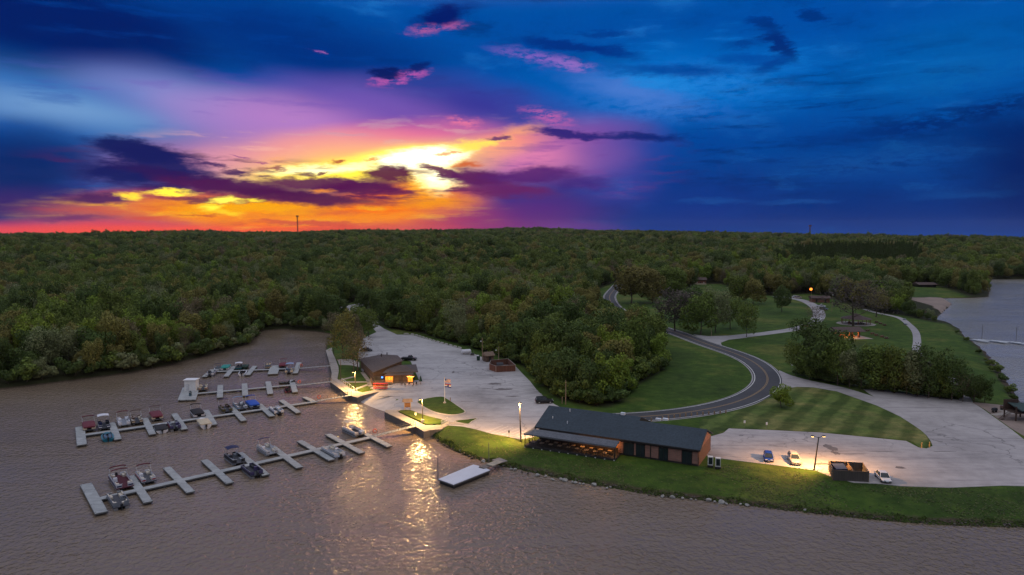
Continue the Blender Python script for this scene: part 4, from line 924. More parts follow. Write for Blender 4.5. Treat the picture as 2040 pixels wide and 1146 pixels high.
ng.links.new(na('size', 'FLOAT_VECTOR'), ip.inputs['Scale']); e2r = ng.nodes.new('FunctionNodeEulerToRotation'); ng.links.new(na('turn', 'FLOAT_VECTOR'), e2r.inputs[0]); ng.links.new(e2r.outputs[0], ip.inputs['Rotation'])
ng.links.new(ip.outputs[0], go.inputs[0])
md = wood.modifiers.new('woodland', 'NODES'); md.node_group = ng
# ------------------------------------------------------------------ docks
DZ = 0.55
M_DOCK = planks('dock_boards', (0.36, 0.385, 0.39), 0.22, 3.0); M_DOCKSIDE = paint('dock_fascia', (0.10, 0.10, 0.10), 0.8); M_FLOAT = paint('black_float', (0.012, 0.013, 0.015), 0.5)
M_ALU = paint('galvanised_metal', (0.42, 0.43, 0.44), 0.35, 0.8); M_RAIL = paint('rail_metal', (0.20, 0.19, 0.18), 0.5, 0.4); M_ORANGE = paint('life_ring_orange', (0.70, 0.13, 0.06), 0.5)

def plank_run(mb, a, b, w, z=DZ, th=0.22, m=0): mb.bar((a[0], a[1], z - th / 2), (b[0], b[1], z - th / 2), w, th, m)

def dock(spine, fingers, label, widths, sw=1.5, platform=None):
    P0, P1 = (G(x, y, DZ) for x, y in spine)
    root = empty('floating_dock', (P1.x, P1.y, 0), 0, label, 'dock', 'floating docks of the marina')
    ax = (P1 - P0).normalized()
    mb = MB(); plank_run(mb, P0, P1, sw); mb.build('dock_walkway', M_DOCK, root)
    fl = MB(); side = MB()
    def under(a, b, w):
        L = (b - a).length; d = (b - a).normalized(); n = max(2, int(L / 2.6))
        for i in range(n):
            c = a + d * (L * (i + 0.5) / n); fl.box((c.x, c.y, 0.06), (1.9, w * 0.86, 0.5), math.atan2(d.y, d.x))
        s = Vector((-d.y, d.x, 0)) * (w / 2 + 0.03)
        for q in (1, -1):
            side.bar((a.x + s.x * q, a.y + s.y * q, DZ - 0.16), (b.x + s.x * q, b.y + s.y * q, DZ - 0.16), 0.05, 0.22)
        for e in (a - d * 0.03, b + d * 0.03): side.bar((e.x - s.x, e.y - s.y, DZ - 0.16), (e.x + s.x, e.y + s.y, DZ - 0.16), 0.05, 0.22)
    under(P0, P1, sw)
    for (a, b), w in zip(fingers, widths):
        A, B = G(*a, DZ), G(*b, DZ)
        mb = MB(); z = DZ + 0.012; plank_run(mb, A, B, w, z); f = mb.build('dock_finger', planks('dock_boards', (0, 0, 0)), root); under(A, B, w)
        cl = MB()
        d = (B - A).normalized()
        for e in (A + d * 0.6, B - d * 0.6, A.lerp(B, .28), A.lerp(B, .72)):
            s = Vector((-d.y, d.x, 0)) * (w / 2 - 0.12)
            for q in (1, -1): cl.box((e.x + s.x * q, e.y + s.y * q, z + 0.05), (0.26, 0.07, 0.09), math.atan2(d.y, d.x))
        cl.build('cleats', M_RAIL, f)
    if platform:
        mb = MB(); mb.prism(PX(platform, DZ), DZ - 0.22, DZ + 0.02); mb.build('dock_platform', M_DOCK, root)
        q = [Vector((*p, 0)) for p in PX(platform, DZ)]; c = sum(q, Vector()) / len(q); fl.prism([tuple((c + (p - c) * 0.93).xy) for p in q], -0.2, 0.31)
    fl.build('dock_float', M_FLOAT, root); side.build('dock_fascia', M_DOCKSIDE, root)
    return root, P0, P1

def gangway(a, b, za, zb, label, ring=None, posts=11):
    A, B = G(*a, za), G(*b, zb); d = (B - A).normalized(); s = Vector((-d.y, d.x, 0)).normalized() * 0.65
    root = empty('gangway', (A.x, A.y, A.z - .2), 0, label, 'gangway', 'railed gangways from the walkway to the docks')
    mb = MB(); mb.bar(A, B, 1.3, 0.12); mb.build('gangway_deck', M_DOCK, root)
    for q in (1, -1):
        rl = MB()
        for i in range(posts):
            p = A.lerp(B, i / (posts - 1)) + s * q; rl.bar(p, p + Vector((0, 0, 1.15)), 0.07, 0.07)
        for h in (0.6, 1.1): rl.bar(A + s * q + Vector((0, 0, h)), B + s * q + Vector((0, 0, h)), 0.045, 0.045)
        rl.build('railing', M_RAIL, root)
    if ring:
        c = A + s + d * 0.5 + Vector((0, 0, 0.95)); r = MB(); n = 14; secs = []
        for i in range(n + 1):
            t = 2 * math.pi * i / n; cx = Vector((d.x * math.cos(t), d.y * math.cos(t), math.sin(t))); o = c + cx * 0.42
            secs.append([tuple(o + cx * (0.1 * math.cos(k * 1.57)) + Vector((-d.y, d.x, 0)) * (0.08 * math.sin(k * 1.57))) for k in range(4)])
        r.loft(secs, cap=False); thing_mesh(r.build('life_ring', M_ORANGE), ring, 'life ring')
    return root

dock([(199, 993), (744, 869.5)], [((171, 964), (202, 1021)), ((260, 948), (295, 1000)), ((332, 931), (380, 980)), ((407, 916), (458, 962)), ((477, 902), (530, 946)), ((541, 889), (597, 931)), ((597, 878), (661, 916)), ((653, 865), (721, 902)), ((729, 864), (776, 889))],
     'long floating dock nearest the camera with nine cross fingers', [1.85] + [1.4] * 8)
dock([(163, 867), (632, 799.5)], [((159, 850), (163, 886)), ((222, 842), (235, 875)), ((288, 833), (304, 865)), ((347, 824), (368, 855)), ((410, 817), (427, 846)), ((461, 811), (486, 838)), ((516, 805), (542, 829)), ((560, 797), (595, 822)), ((606, 791), (626, 800))],
     'second floating dock from the camera, most crowded with pontoon boats', [1.85] + [1.45] * 8)
dock([(391, 784), (592, 766)], [((439, 767), (438, 792)), ((487, 764), (488.5, 788)), ((534, 760), (538.5, 784.5)), ((581, 757), (588, 781))],
     'floating dock ending in the square platform with the white shed', [1.6] * 4, 1.4, [(364, 772), (397, 771), (394, 784), (390, 796), (354, 797)])
dock([(421, 740.5), (596, 733.5)], [((424, 736), (407, 750.5)), ((466, 730), (450, 750)), ((508, 729), (493, 747)), ((549, 728), (543, 745)), ((596, 722), (588, 743.5))],
     'farthest of the marina docks, close to the cove, with five slanting fingers', [1.6, 1.6, 1.6, 3.2, 1.7], 1.4)
gangway((744, 869), (826, 849), DZ + .02, LAND + .14, 'gangway leading up from the nearest dock to the lower walkway', 'orange life ring at the foot of the nearest gangway', 13)
gangway((632, 799), (700, 787.5), DZ + .02, LAND + .14, 'gangway crossing the golden lamp reflection to the second dock', 'orange life ring at the foot of the second gangway', 11)
gangway((592, 768), (660, 760.5), DZ + .02, LAND + .14, 'gangway from the corner of the walkway to the dock with the white shed', 'orange life ring at the head of the dock with the white shed', 11)
gangway((596, 734), (657.5, 729), DZ + .02, LAND + .14, 'gangway to the farthest marina dock', 'orange life ring at the head of the farthest dock', 11)

# fuel shed and pump on the platform
def fuel_shed():
    p = G(382, 777, DZ + .02); r = empty('dock_shed', p, 0, 'white boxy shed with a pale flat roof on the dock platform', 'shed')
    rz = 0.06; w = paint('shed_white', (0.62, 0.66, 0.68), 0.6, 0, 0.08)
    MB().box((0, 0, 1.55), (3.3, 2.4, 3.1), rz).build('wall', w, r, True)
    MB().box((0, 0, 3.2), (3.75, 2.9, 0.2), rz).build('roof', paint('shed_roof', (0.72, 0.75, 0.78), 0.5, 0, 0.06), r, True)
    d = MB().box((-0.6, -1.22, 1.05), (0.95, 0.06, 2.0), rz).build('door', paint('shed_door', (0.5, 0.54, 0.58), 0.5), r, True)
    MB().box((-0.28, -1.28, 1.0), (0.08, 0.06, 0.08), rz).build('handle', M_RAIL, d, True)
    q = G(379, 789, DZ + .02); f = empty('fuel_pump', q, 0, 'dark fuel pump standing on the platform in front of the white shed', 'fuel pump')
    MB().box((0, 0, 0.75), (0.6, 0.45, 1.5), 0, 0, 0.85).build('pump_body', paint('pump_blue', (0.05, 0.10, 0.13), 0.4), f, True)
    MB().box((0, -0.24, 1.15), (0.4, 0.06, 0.35)).build('display', paint('pump_face', (0.4, 0.42, 0.42), 0.3), f, True)
    MB().tube([(0.33, 0, 1.2), (0.5, 0, 0.9), (0.5, -0.1, 0.35), (0.33, -0.1, 0.5)], 0.04).build('hose', M_FLOAT, f, True)
fuel_shed()

# ------------------------------------------------------------------ boats
def C(name, r, g, b, rough=0.45, k=1.0): return paint(name, tuple(lin(x) * k for x in (r, g, b)), rough, 0, 0.14, 2.5)
PAL = {'white': C('boat_white', 205, 208, 215), 'offwhite': C('boat_cream', 196, 184, 160), 'maroon': C('maroon_canvas', 98, 34, 50, .8), 'navy': C('navy_canvas', 22, 34, 78, .8), 'black': C('black_canvas', 18, 20, 26, .8), 'grey': C('boat_grey', 120, 126, 134),
       'teal': C('teal_canvas', 28, 130, 124, .8), 'green': C('dark_green_canvas', 16, 52, 44, .8), 'blue': C('bright_blue_canvas', 20, 74, 170, .8), 'purple': C('purple_grey_paint', 72, 66, 104), 'beige': C('beige_canvas', 186, 174, 150, .8), 'red': C('boat_red', 150, 26, 38),
       'olive': C('olive_paint', 74, 72, 44), 'brown': C('brown_paint', 84, 62, 52), 'cyan': C('teal_paint', 20, 104, 124), 'dark': C('dark_vinyl', 34, 38, 46, .7), 'floor': C('boat_carpet', 70, 72, 80, .9), 'winef': C('wine_carpet', 72, 20, 36, .9), 'paleblue': C('pale_blue_paint', 120, 152, 190), 'seat': C('cream_vinyl', 190, 182, 168, .6)}

def outboard(x, parent, col='black'):
    m = MB(); m.box((x - 0.25, 0, 0.85), (0.5, 0.42, 0.5), 0, 0, 0.8); o = m.build('outboard_motor', PAL[col], parent, True)
    MB().box((x - 0.22, 0, 0.2), (0.26, 0.16, 1.0)).build('motor_leg', PAL['dark'], o, True)

def arch(x, w, h, z0, lean, mt_bar, mt_leg, parent, n=9, sleeve=0.11):
    "one folded bimini hoop: legs and a canvas-wrapped top bar"
    lg = MB()
    for s in (1, -1): lg.tube([(x - lean, s * w / 2, z0), (x, s * w / 2, h - 0.12)], 0.035)
    b = lg.build('bimini_frame', mt_leg, parent, True)
    top = [(x, w / 2 * math.cos(math.pi * i / (n - 1)) * 1.0, h - 0.12 + 0.22 * math.sin(math.pi * i / (n - 1))) for i in range(n)]
    MB().tube(top, sleeve, 6).build('canvas_sleeve', mt_bar, b, True)

def canopy(x0, x1, w, h, z0, mt, parent):
    m = MB(); n = 6; vs = []
    for i in range(n + 1):
        y = -w / 2 + w * i / n; z = h + 0.16 * math.sin(math.pi * i / n)
        for x, dz in ((x0, -0.05), ((x0 + x1) / 2, 0.05), (x1, -0.05)): vs += [(x, y, z + dz), (x, y, z + dz - 0.06)]
    fs = []
    for i in range(n):
        for j in range(2):
            a = i * 6 + j * 2; fs += [(a, a + 6, a + 8, a + 2), (a + 1, a + 3, a + 9, a + 7)]
        a = i * 6; fs += [(a, a + 1, a + 7, a + 6), (a + 4, a + 10, a + 11, a + 5)]
    for e in (0, n * 6): fs += [(e, e + 2, e + 3, e + 1), (e + 2, e + 4, e + 5, e + 3)]
    c = m.add(vs, fs).build('bimini_canopy', mt, parent, True)
    f = MB()
    for s in (1, -1):
        f.tube([((x0 + x1) / 2, s * w / 2, z0), (x0 + .1, s * w / 2, h - .05)], 0.03); f.tube([((x0 + x1) / 2, s * w / 2, z0), (x1 - .1, s * w / 2, h - .05)], 0.03)
    f.build('bimini_frame', M_ALU, c, True)

def cover(x0, x1, w, z, mt, parent, peak=0.35):
    secs = []; n = 10
    for i, t in enumerate((0, .04, .25, .5, .75, .96, 1)):
        x = x0 + (x1 - x0) * t; e = 0.75 if t in (0, 1) else 1.0; pk = peak * math.sin(math.pi * min(1, max(0, t))) ** .6
        ring = [(x, -w / 2 * e, z - 0.28)] + [(x, -w / 2 * e * math.cos(math.pi * k / (n - 1)), z + (0.04 + pk) * math.sin(math.pi * k / (n - 1)) ** .8 * (0.2 if t in (0, 1) else 1)) for k in range(n)] + [(x, w / 2 * e, z - 0.28)]
        secs.append(ring)
    MB().loft(secs).build('boat_cover', mt, parent, True)

def pontoon(px, py, dirv, label, L=6.8, W=2.55, hull='white', trim=None, cov=None, bim=None, bimx=-0.8, motor=True, floor='floor', flip=1, seatc='seat', fence=0.62):
    p = G(px, py, 0.3); a = math.atan2(dirv.y * flip, dirv.x * flip)
    r = empty('pontoon_boat', (p.x, p.y, 0), a, label, 'pontoon boat', 'boats moored at the marina docks')
    for s in (1, -1):
        t = MB(); t.cyl((-L / 2 + .15, s * (W / 2 - .4), 0.16), (L / 2 - .8, s * (W / 2 - .4), 0.16), 0.33, n=10); t.cyl((L / 2 - .8, s * (W / 2 - .4), 0.16), (L / 2 + .05, s * (W / 2 - .4), 0.42), 0.33, 0.06, 10)
        t.build('pontoon_tube', M_ALU, r, True)
    MB().box((0, 0, 0.55), (L, W, 0.14)).build('boat_deck', PAL[floor], r, True)
    f = MB(); x0, x1 = -L / 2 + 0.55, L / 2 - 0.35; h = fence
    for s in (1, -1): f.box(((x0 + x1) / 2, s * (W / 2 - .05), 0.64 + h / 2), (x1 - x0, 0.06, h))
    for s in (1, -1):
        f.box((x1, s * (W / 4 + .22), 0.64 + h / 2), (0.06, W / 2 - .5, h)); f.box((x0, s * (W / 4 + .22), 0.64 + h / 2), (0.06, W / 2 - .5, h))
    fe = f.build('fence_panels', PAL[hull], r, True)
    rl = MB(); zt = 0.67 + h
    for s in (1, -1): rl.tube([(x0, s * (W / 2 - .05), zt), (x1, s * (W / 2 - .05), zt), (x1, s * .35, zt)], 0.035)
    rl.build('top_rail', M_ALU, fe, True)
    if trim:
        t = MB()
        for s in (1, -1): t.box(((x0 + x1) / 2, s * (W / 2 - .01), 0.86), (x1 - x0 - .2, 0.05, 0.2))
        for s in (1, -1): t.box((x1 + .04, s * (W / 4 + .22), 0.88), (0.05, W / 2 - .62, 0.24))
        t.build('side_stripe', PAL[trim], fe, True)
    if cov: cover(x0 - .1, x1 + .15, W + .06, 0.72 + h, PAL[cov], r)
    else:
        st = MB()
        for (cx, cyy, sx, sy) in ((x1 - 1.0, W / 2 - .42, 1.6, .6), (x1 - 1.0, -W / 2 + .42, 1.6, .6), (x0 + .7, W / 2 - .42, 1.1, .6), (x0 + .5, -W / 2 + .55, .7, .9)):
            st.box((cx, cyy, 0.82), (sx, sy, 0.4)); st.box((cx, cyy + (0.24 if cyy > 0 else -0.24), 1.13), (sx, 0.16, 0.3))
        st.build('bench_seats', PAL[seatc], r, True)
        co = MB().box((-.2, -W / 2 + .55, 1.0), (0.55, 0.75, 0.78), 0, 0, .85).build('helm_console', PAL[hull], r, True)
        MB().tube([(-.5, -W / 2 + .4 + .14 * math.cos(t), 1.25 + .14 * math.sin(t)) for t in [i * .785 for i in range(9)]], 0.02, 4).build('steering_wheel', PAL['black'], co, True)
    if bim:
        k, colr = bim
        if k == 'bar': arch(bimx, W - .1, 2.7, 1.2, -.9, PAL[colr], M_ALU, r)
        if k == 'two': arch(bimx - .5, W - .1, 2.75, 1.2, -1.2, PAL[colr], M_ALU, r); arch(bimx + .9, W - .1, 2.55, 1.2, .6, PAL[colr], M_ALU, r)
        if k == 'top': canopy(bimx - 1.1, bimx + 1.1, W - .1, 2.75, 1.2, PAL[colr], r)
    if motor: outboard(-L / 2 + .1, r)
    return r

def runabout(px, py, dirv, label, L=5.6, W=2.2, hull='white', trim='maroon', inner='seat', cov=None, bim=None, flip=1, motor=True, name='motorboat', cat='motorboat', fb=0.8):
    p = G(px, py, 0.3); a = math.atan2(dirv.y * flip, dirv.x * flip)
    r = empty(name, (p.x, p.y, 0), a, label, cat, 'boats moored at the marina docks')
    st = [(-L / 2, .92, fb * .92, 0), (-L / 4, 1, fb * .95, 0), (L * .1, 1, fb, 0), (L * .3, .78, fb * 1.08, .04), (L * .43, .42, fb * 1.15, .2), (L / 2, .05, fb * 1.2, .5)]
    def ring(x, w, zt, zb, k=1.0): 
        w = w * W / 2 * k
        return [(x, -w, zt), (x, -w * .92, zt * .45 + .05), (x, -w * .45, -.15 + zb), (x, 0, -.25 + zb), (x, w * .45, -.15 + zb), (x, w * .92, zt * .45 + .05), (x, w, zt), (x, w * .8, zt + .02), (x, w * .8 if k else 0, zt - .02), (x, -w * .8, zt - .02), (x, -w * .8, zt + .02)]
    MB().loft([ring(*q) for q in st]).build('hull', PAL[hull], r, True)
    s = MB()
    for sgn in (1, -1):
        for i in range(5):
            x0, w0, z0, _ = st[i]; x1, w1, z1, _ = st[i + 1]; s.bar((x0, sgn * (w0 * W / 2 * .985 + .01), z0 * .78), (x1, sgn * (w1 * W / 2 * .985 + .01), z1 * .78), .04, .16)
    s.build('hull_stripe', PAL[trim], r, True)
    if cov: cover(-L / 2 + .05, L * .36, W * .98, fb + .1, PAL[cov], r, .3)
    else:
        MB().loft([[(x, -w * W * .37, fb - .0), (x, w * W * .37, fb), (x, w * W * .37, fb + .035), (x, -w * W * .37, fb + .035)] for x, w in ((-L * .44, .95), (L * .05, 1), (L * .3, .7))]).build('cockpit_floor', PAL['dark'], r, True)
        m = MB()
        for (x, y) in ((-.7, .48), (-.7, -.48), (-L * .4, .4), (-L * .4, -.4)): m.box((x, y, fb + .15), (.5, .5, .3)); m.box((x - .25, y, fb + .36), (.12, .5, .35))
        m.build('seats', PAL[inner], r, True)
        MB().loft([[(x, -W * .36, z), (x, W * .36, z), (x - .05, W * .36, z + .02), (x - .05, -W * .36, z + .02)] for x, z in ((.55, fb + .03), (.2, fb + .42))]).build('windscreen', paint('tinted_glass', (0.05, 0.07, 0.09), 0.1), r, True)
    if bim:
        if bim[0] == 'bar': arch(-.3, W - .1, 2.3, fb, -.7, PAL[bim[1]], M_ALU, r, sleeve=.08)
        else: canopy(-1.3, .9, W - .1, 2.35, fb, PAL[bim[1]], r)
    if motor: outboard(-L / 2 + .05, r)
    return r

def dirof(a, b): return (G(*a, 0.3) - G(*b, 0.3)).normalized()
dA, dB, dC, dD = dirof((380, 980), (332, 931)), dirof((368, 855), (347, 824)), dirof((488, 788), (487, 764)), dirof((450, 750), (466, 730))
# nearest dock (dA points towards the camera)
pontoon(241, 962, dA, 'large white pontoon boat with a wine-red floor under two maroon hoops', 8.2, 2.9, 'white', 'navy', None, ('two', 'maroon'), -2.2, floor='winef')
pontoon(290, 954, dA, 'white pontoon boat with red fence stripes and one maroon hoop, left end of nearest dock', 6.2, 2.5, 'white', 'red', None, ('bar', 'maroon'), -1.6, motor=False)
pontoon(235, 1001, dA, 'open grey pontoon boat without a top on the camera side of the nearest dock', 6.6, 2.5, 'grey', None, None, None, flip=-1, floor='floor')
pontoon(467, 917, dA, 'pontoon boat with a dark blue folded canopy and grey deck', 6.4, 2.5, 'dark', None, None, ('top', 'navy'), -1.4, motor=False, floor='floor', seatc='grey')
pontoon(502, 941, dA, 'dark purple pontoon boat with a red tail corner on the camera side', 6.4, 2.5, 'purple', 'black', None, None, flip=-1, seatc='dark', floor='dark')
pontoon(532, 899, dA, 'white and pale grey deck boat with one thin dark hoop', 6.6, 2.5, 'white', 'grey', None, ('bar', 'purple'), -1.8, motor=False, floor='grey')
pontoon(664, 904, dA, 'white open pontoon boat with cream seats and a black outboard', 7.2, 2.5, 'white', 'grey', None, None, flip=-1, floor='grey')
pontoon(704, 862, dA, 'white pontoon boat with a small grey canopy in the lamp reflection', 7.4, 2.6, 'white', 'grey', None, ('top', 'grey'), -1.6, motor=False, floor='dark', seatc='white')
# second dock
pontoon(177, 853, dB, 'pontoon boat under a maroon cover at the left end of the second dock', 6.4, 2.6, 'offwhite', None, 'maroon', ('bar', 'maroon'), -2.4, motor=False)
pontoon(207, 850, dB, 'dark blue pontoon boat with a square white canopy', 6.2, 2.5, 'navy', 'white', None, ('top', 'white'), -2.0, motor=False, floor='dark', seatc='dark')
runabout(214, 872, dB, 'teal blue motorboat on the camera side of the second dock', 5.6, 2.5, 'cyan', 'grey', 'paleblue', flip=-1)
pontoon(246, 843, dB, 'all-white pontoon boat with a maroon hoop', 6.6, 2.6, 'white', 'white', None, ('bar', 'maroon'), -2.4, motor=False, floor='grey', seatc='white')
pontoon(272, 840, dB, 'brown and cream pontoon boat with a low dark hoop', 5.8, 2.5, 'brown', 'offwhite', None, ('bar', 'brown'), -2.0, motor=False, floor='dark')
pontoon(311, 832, dB, 'pontoon boat under a maroon cover right of the third finger of the second dock', 6.6, 2.6, 'offwhite', None, 'maroon', ('bar', 'brown'), -2.6, motor=False)
runabout(320, 855, dB, 'motorboat under a black cover on the camera side of the second dock', 6.2, 2.7, 'white', 'grey', 'dark', 'black', flip=-1)
pontoon(347, 851, dB, 'purple-grey pontoon boat with a reddish tail, beside the black-covered boat', 5.8, 2.4, 'purple', 'red', None, None, flip=-1, seatc='grey', floor='dark')
pontoon(393, 827, dB, 'white boat under a round black cover with a thin black hoop', 6.6, 2.6, 'white', None, 'black', ('bar', 'black'), -2.4, motor=False)
runabout(406, 846, dB, 'motorboat under a high beige cover on the camera side', 6.4, 2.7, 'white', 'grey', 'dark', 'beige', flip=-1, fb=1.1)
pontoon(449, 817, dB, 'dark olive pontoon boat with a purple-black hoop', 6.2, 2.6, 'olive', None, None, ('bar', 'purple'), -2.3, motor=False, floor='dark', seatc='brown')
pontoon(478, 812, dB, 'grey pontoon boat with white seats and a pale blue hoop', 7.0, 2.6, 'grey', 'paleblue', None, ('bar', 'paleblue'), -2.4, motor=False, floor='dark', seatc='white')
pontoon(503, 809, dB, 'pontoon boat under a bright blue cover with a blue hoop', 6.4, 2.6, 'dark', 'paleblue', 'blue', ('bar', 'blue'), -2.3, motor=False)
pontoon(551, 821, dB, 'white pontoon boat with purple trim on the camera side of the second dock', 6.2, 2.5, 'white', 'purple', None, None, flip=-1, seatc='white', floor='dark')
# dock with the shed
pontoon(405, 775, dC, 'white pontoon boat with maroon panels beside the white shed', 5.6, 2.5, 'offwhite', 'maroon', None, None, motor=False, floor='dark', flip=1)
runabout(570, 763, Vector((1, .1, 0)), 'small olive fishing boat with a raised motor by the last finger', 4.6, 1.9, 'olive', 'dark', 'dark', name='fishing_boat', cat='fishing boat', fb=.5, flip=-1)
runabout(573, 777, dC, 'small dark red bass boat nosed up to the dock with the shed', 5.0, 2.1, 'maroon', 'black', 'dark', name='fishing_boat', cat='fishing boat', fb=.5, flip=-1)
# farthest dock
pontoon(421, 746, dD, 'white pontoon boat with dark seats at the left end of the farthest dock', 6.4, 2.5, 'white', 'purple', None, None, flip=-1, seatc='dark')
runabout(434, 737, dD, 'white motorboat with a dark blue hoop behind the farthest dock', 5.4, 2.4, 'white', 'cyan', 'grey', None, ('bar', 'navy'), motor=False)
pontoon(450, 735.5, dD, 'pontoon boat under a bright teal cover', 6.0, 2.6, 'white', None, 'teal', None, motor=False)
runabout(476, 734.5, dD, 'dark green motorboat with a small white canopy', 5.4, 2.4, 'green', 'cyan', 'dark', None, ('top', 'white'), motor=False)
runabout(488, 732.5, dD, 'low boat under a dark green cover', 5.0, 2.3, 'green', 'dark', 'dark', 'green', None, motor=False)
runabout(484, 744, dD, 'white fishing boat with dark seats on the camera side of the farthest dock', 5.8, 2.4, 'white', 'grey', 'dark', flip=-1, name='fishing_boat', cat='fishing boat')
runabout(534, 732, dD, 'brown motorboat with a thin grey hoop on the farthest dock', 5.4, 2.4, 'brown', 'offwhite', 'offwhite', None, ('bar', 'grey'), motor=False)
pontoon(564, 731, dD, 'pontoon boat under a maroon cover on the farthest dock', 6.0, 2.5, 'brown', None, 'maroon', ('bar', 'maroon'), -2.0, motor=False)
pontoon(577, 740, dD, 'cream pontoon boat with pale blue seats beside the last finger of the farthest dock', 7.4, 2.6, 'offwhite', 'olive', None, ('top', 'paleblue'), 1.6, flip=-1, seatc='paleblue')

# swimming platform near the restaurant
def swim_platform():
    c = [G(x, y, 0.9) for x, y in ((873, 954.5), (943, 925.5), (955, 928.5), (953, 932), (963, 934.5), (968, 933), (976.5, 936.5), (903.5, 965.5))]
    r = empty('floating_platform', (c[0].x, c[0].y, 0), 0, 'broad pale floating platform moored off the restaurant lawn', 'platform')
    MB().prism([(p.x, p.y) for p in c], 0.78, 0.9).build('platform_deck', paint('platform_deck', (0.56, 0.60, 0.68), 0.7, 0, 0.05, 0.4), r)
    q = [c[0], c[1], c[6], c[7]]; k = sum(q, Vector()) / 4
    MB().prism([tuple((k + (p - k) * 0.985).xy) for p in q], 0.5, 0.775).build('platform_frame', M_DOCKSIDE, r)
    MB().prism([tuple((k + (p - k) * 0.95).xy) for p in q], -0.3, 0.495).build('platform_float', M_FLOAT, r)
    for x, y, y1 in ((872.5, 956, 914),):
        p = G(x, y, 0); MB().cyl((p.x, p.y, -1), (p.x, p.y, 4.4), 0.09).build('mooring_pole', M_RAIL, r)
    p = G(974, 930, 0); MB().cyl((p.x, p.y, -1), (p.x, p.y, 5.0), 0.07).build('mooring_pole', M_RAIL, r)
    g = empty('gangway', (*G(968, 930, .6).xy, 0), 0, 'short two-part ramp from the pale platform to the restaurant lawn', 'gangway')
    a, b, e = G(960, 932, 0.95), G(981, 924.5, 1.05), G(998, 918, 1.1)
    MB().bar(a, b, 1.5, .12).build('ramp_section', planks('ramp_grey', (0.17, 0.15, 0.14)), g)
    m = G(975, 927, 1.2); MB().bar(m, e, 1.7, .14).build('ramp_section', planks('ramp_pale', (0.42, 0.38, 0.30)), g)
    n = G(1003, 915.5, 1.12); MB().bar(G(988, 920, 1.1), n, 2.6, .14).build('landing', planks('ramp_landing', (0.26, 0.24, 0.23)), g)
swim_platform()
def lake_dock():
    a, b = G(1948, 677, .5), G(2033, 683, .5); r = empty('floating_dock', (a.x, a.y, 0), 0, 'small white dock with three short fingers on the right-hand lake', 'dock', 'floating docks of the marina'); r['group'] = 'docks on the right-hand lake'
    MB().bar(a, b, 1.3, .3).build('dock_walkway', paint('pale_dock', (0.50, 0.54, 0.58), .7), r)
    for x, y in ((1953, 679), (1990, 681), (2030, 684)):
        p = G(x, y, .5); MB().bar(p + Vector((-1.2, 3.2, .06)), p + Vector((1.2, -3.2, .06)), 1.6, .34).build('dock_finger', paint('pale_dock', (1, 1, 1)), r)
    for x, y in ((1956, 677), (2024, 681)): p = G(x, y, 0); MB().cyl((p.x, p.y, -1), (p.x, p.y, 6.5), 0.1).build('mooring_pole', M_RAIL, r)
    MB().bar(G(1929, 674, .7), a, .9, .15).build('gangway_deck', M_DOCKSIDE, r)
lake_dock()
# ------------------------------------------------------------------ lamps
M_POLE = paint('dark_pole', (0.045, 0.042, 0.04), 0.5, 0.3); M_WOODPOLE = paint('wood_pole', (0.24, 0.18, 0.12), 0.9, 0, .3, 3)
SODIUM = (1.0, 0.55, 0.18)
def light(name, loc, power, col=SODIUM, radius=0.25, parent=None, spot=None, aim=None):
    d = bpy.data.lights.new(name, 'SPOT' if spot else 'POINT'); d.energy = power; d.color = col; d.shadow_soft_size = radius
    if spot: d.spot_size = R(spot); d.spot_blend = 1.0
    o = bpy.data.objects.new(name, d); COL.objects.link(o)
    if parent: o.parent = parent; o.location = Vector(loc) - chain_loc(parent)
    else: o.location = loc
    if aim is not None: o.rotation_euler = (Vector(aim) - Vector(loc)).to_track_quat('-Z', 'Y').to_euler()
    return o

def street_lamp(px, ybase, ytop, label, heads=((1, 0),), power=0, lit=True, arm=0.9, pole=None, base=False, tilt=(0, 0), col=SODIUM, spot=None, aims=None, group=None, zb=LAND, r=0.1, radius=.25, bulb=0):
    p = G(px, ybase, zb); h = (ybase - ytop) * p.y / F * 1.02
    root = empty('street_lamp', p, 0, label, 'street lamp', group)
    top = Vector((p.x + tilt[0], p.y + tilt[1], p.z + h)); MB().cyl((p.x, p.y, p.z - .3), top, r * 1.3, r * .75, 8).build('pole', pole or M_POLE, root)
    if base: MB().cyl((p.x, p.y, p.z), (p.x, p.y, p.z + .75), .42, .40, 10).build('concrete_base', M_KERB, root)
    for i, (dx, dy) in enumerate(heads):
        e = top + Vector((dx * arm, dy * arm, 0.12)); MB().bar(top - Vector((0, 0, .15)), e, .07, .07).build('arm', M_POLE, root)
        c = e + Vector((dx * .25, dy * .25, 0)); hd = MB().box(c, (.62, .42, .2), math.atan2(dy, dx), 0, .8).build('lamp_head', M_POLE, root)
        MB().box(c - Vector((0, 0, .125)), (.46, .32, .05), math.atan2(dy, dx)).build('lamp_glass', glow('sodium_glass', (1, .62, .2), 14) if lit else paint('dull_glass', (.3, .3, .3), .2), hd)
        if bulb: MB().ball(c - Vector((0, 0, .3)), bulb).build('lamp_bulb', glow('orange_bulb', (1, .28, .03), 2.6), hd)
        if power: light('lamp_light', c - Vector((0, 0, .35)), power, col, radius, root, spot, (c + Vector((aims[0] + dx * aims[2], aims[1], -9.6))) if aims else (c + Vector((dx * 2, dy * 2, -9)) if spot else None))
    return root
GR = 'street lamps around the marina'
street_lamp(708, 779, 741, 'lit lamp post on the lawn by the boat ramp, its glow on the water', ((-.8, -.6),), 13500, group=GR, arm=.4, radius=.4)
street_lamp(842, 842, 795, 'lit lamp post on the grass strip with a white concrete foot', ((-.9, -.4),), 14500, base=True, radius=.4, group=GR, arm=.4)
street_lamp(679, 757, 717, 'unlit lamp post on the lawn beside the upper walkway', ((-1, 0),), 0, False, group=GR, arm=.5)
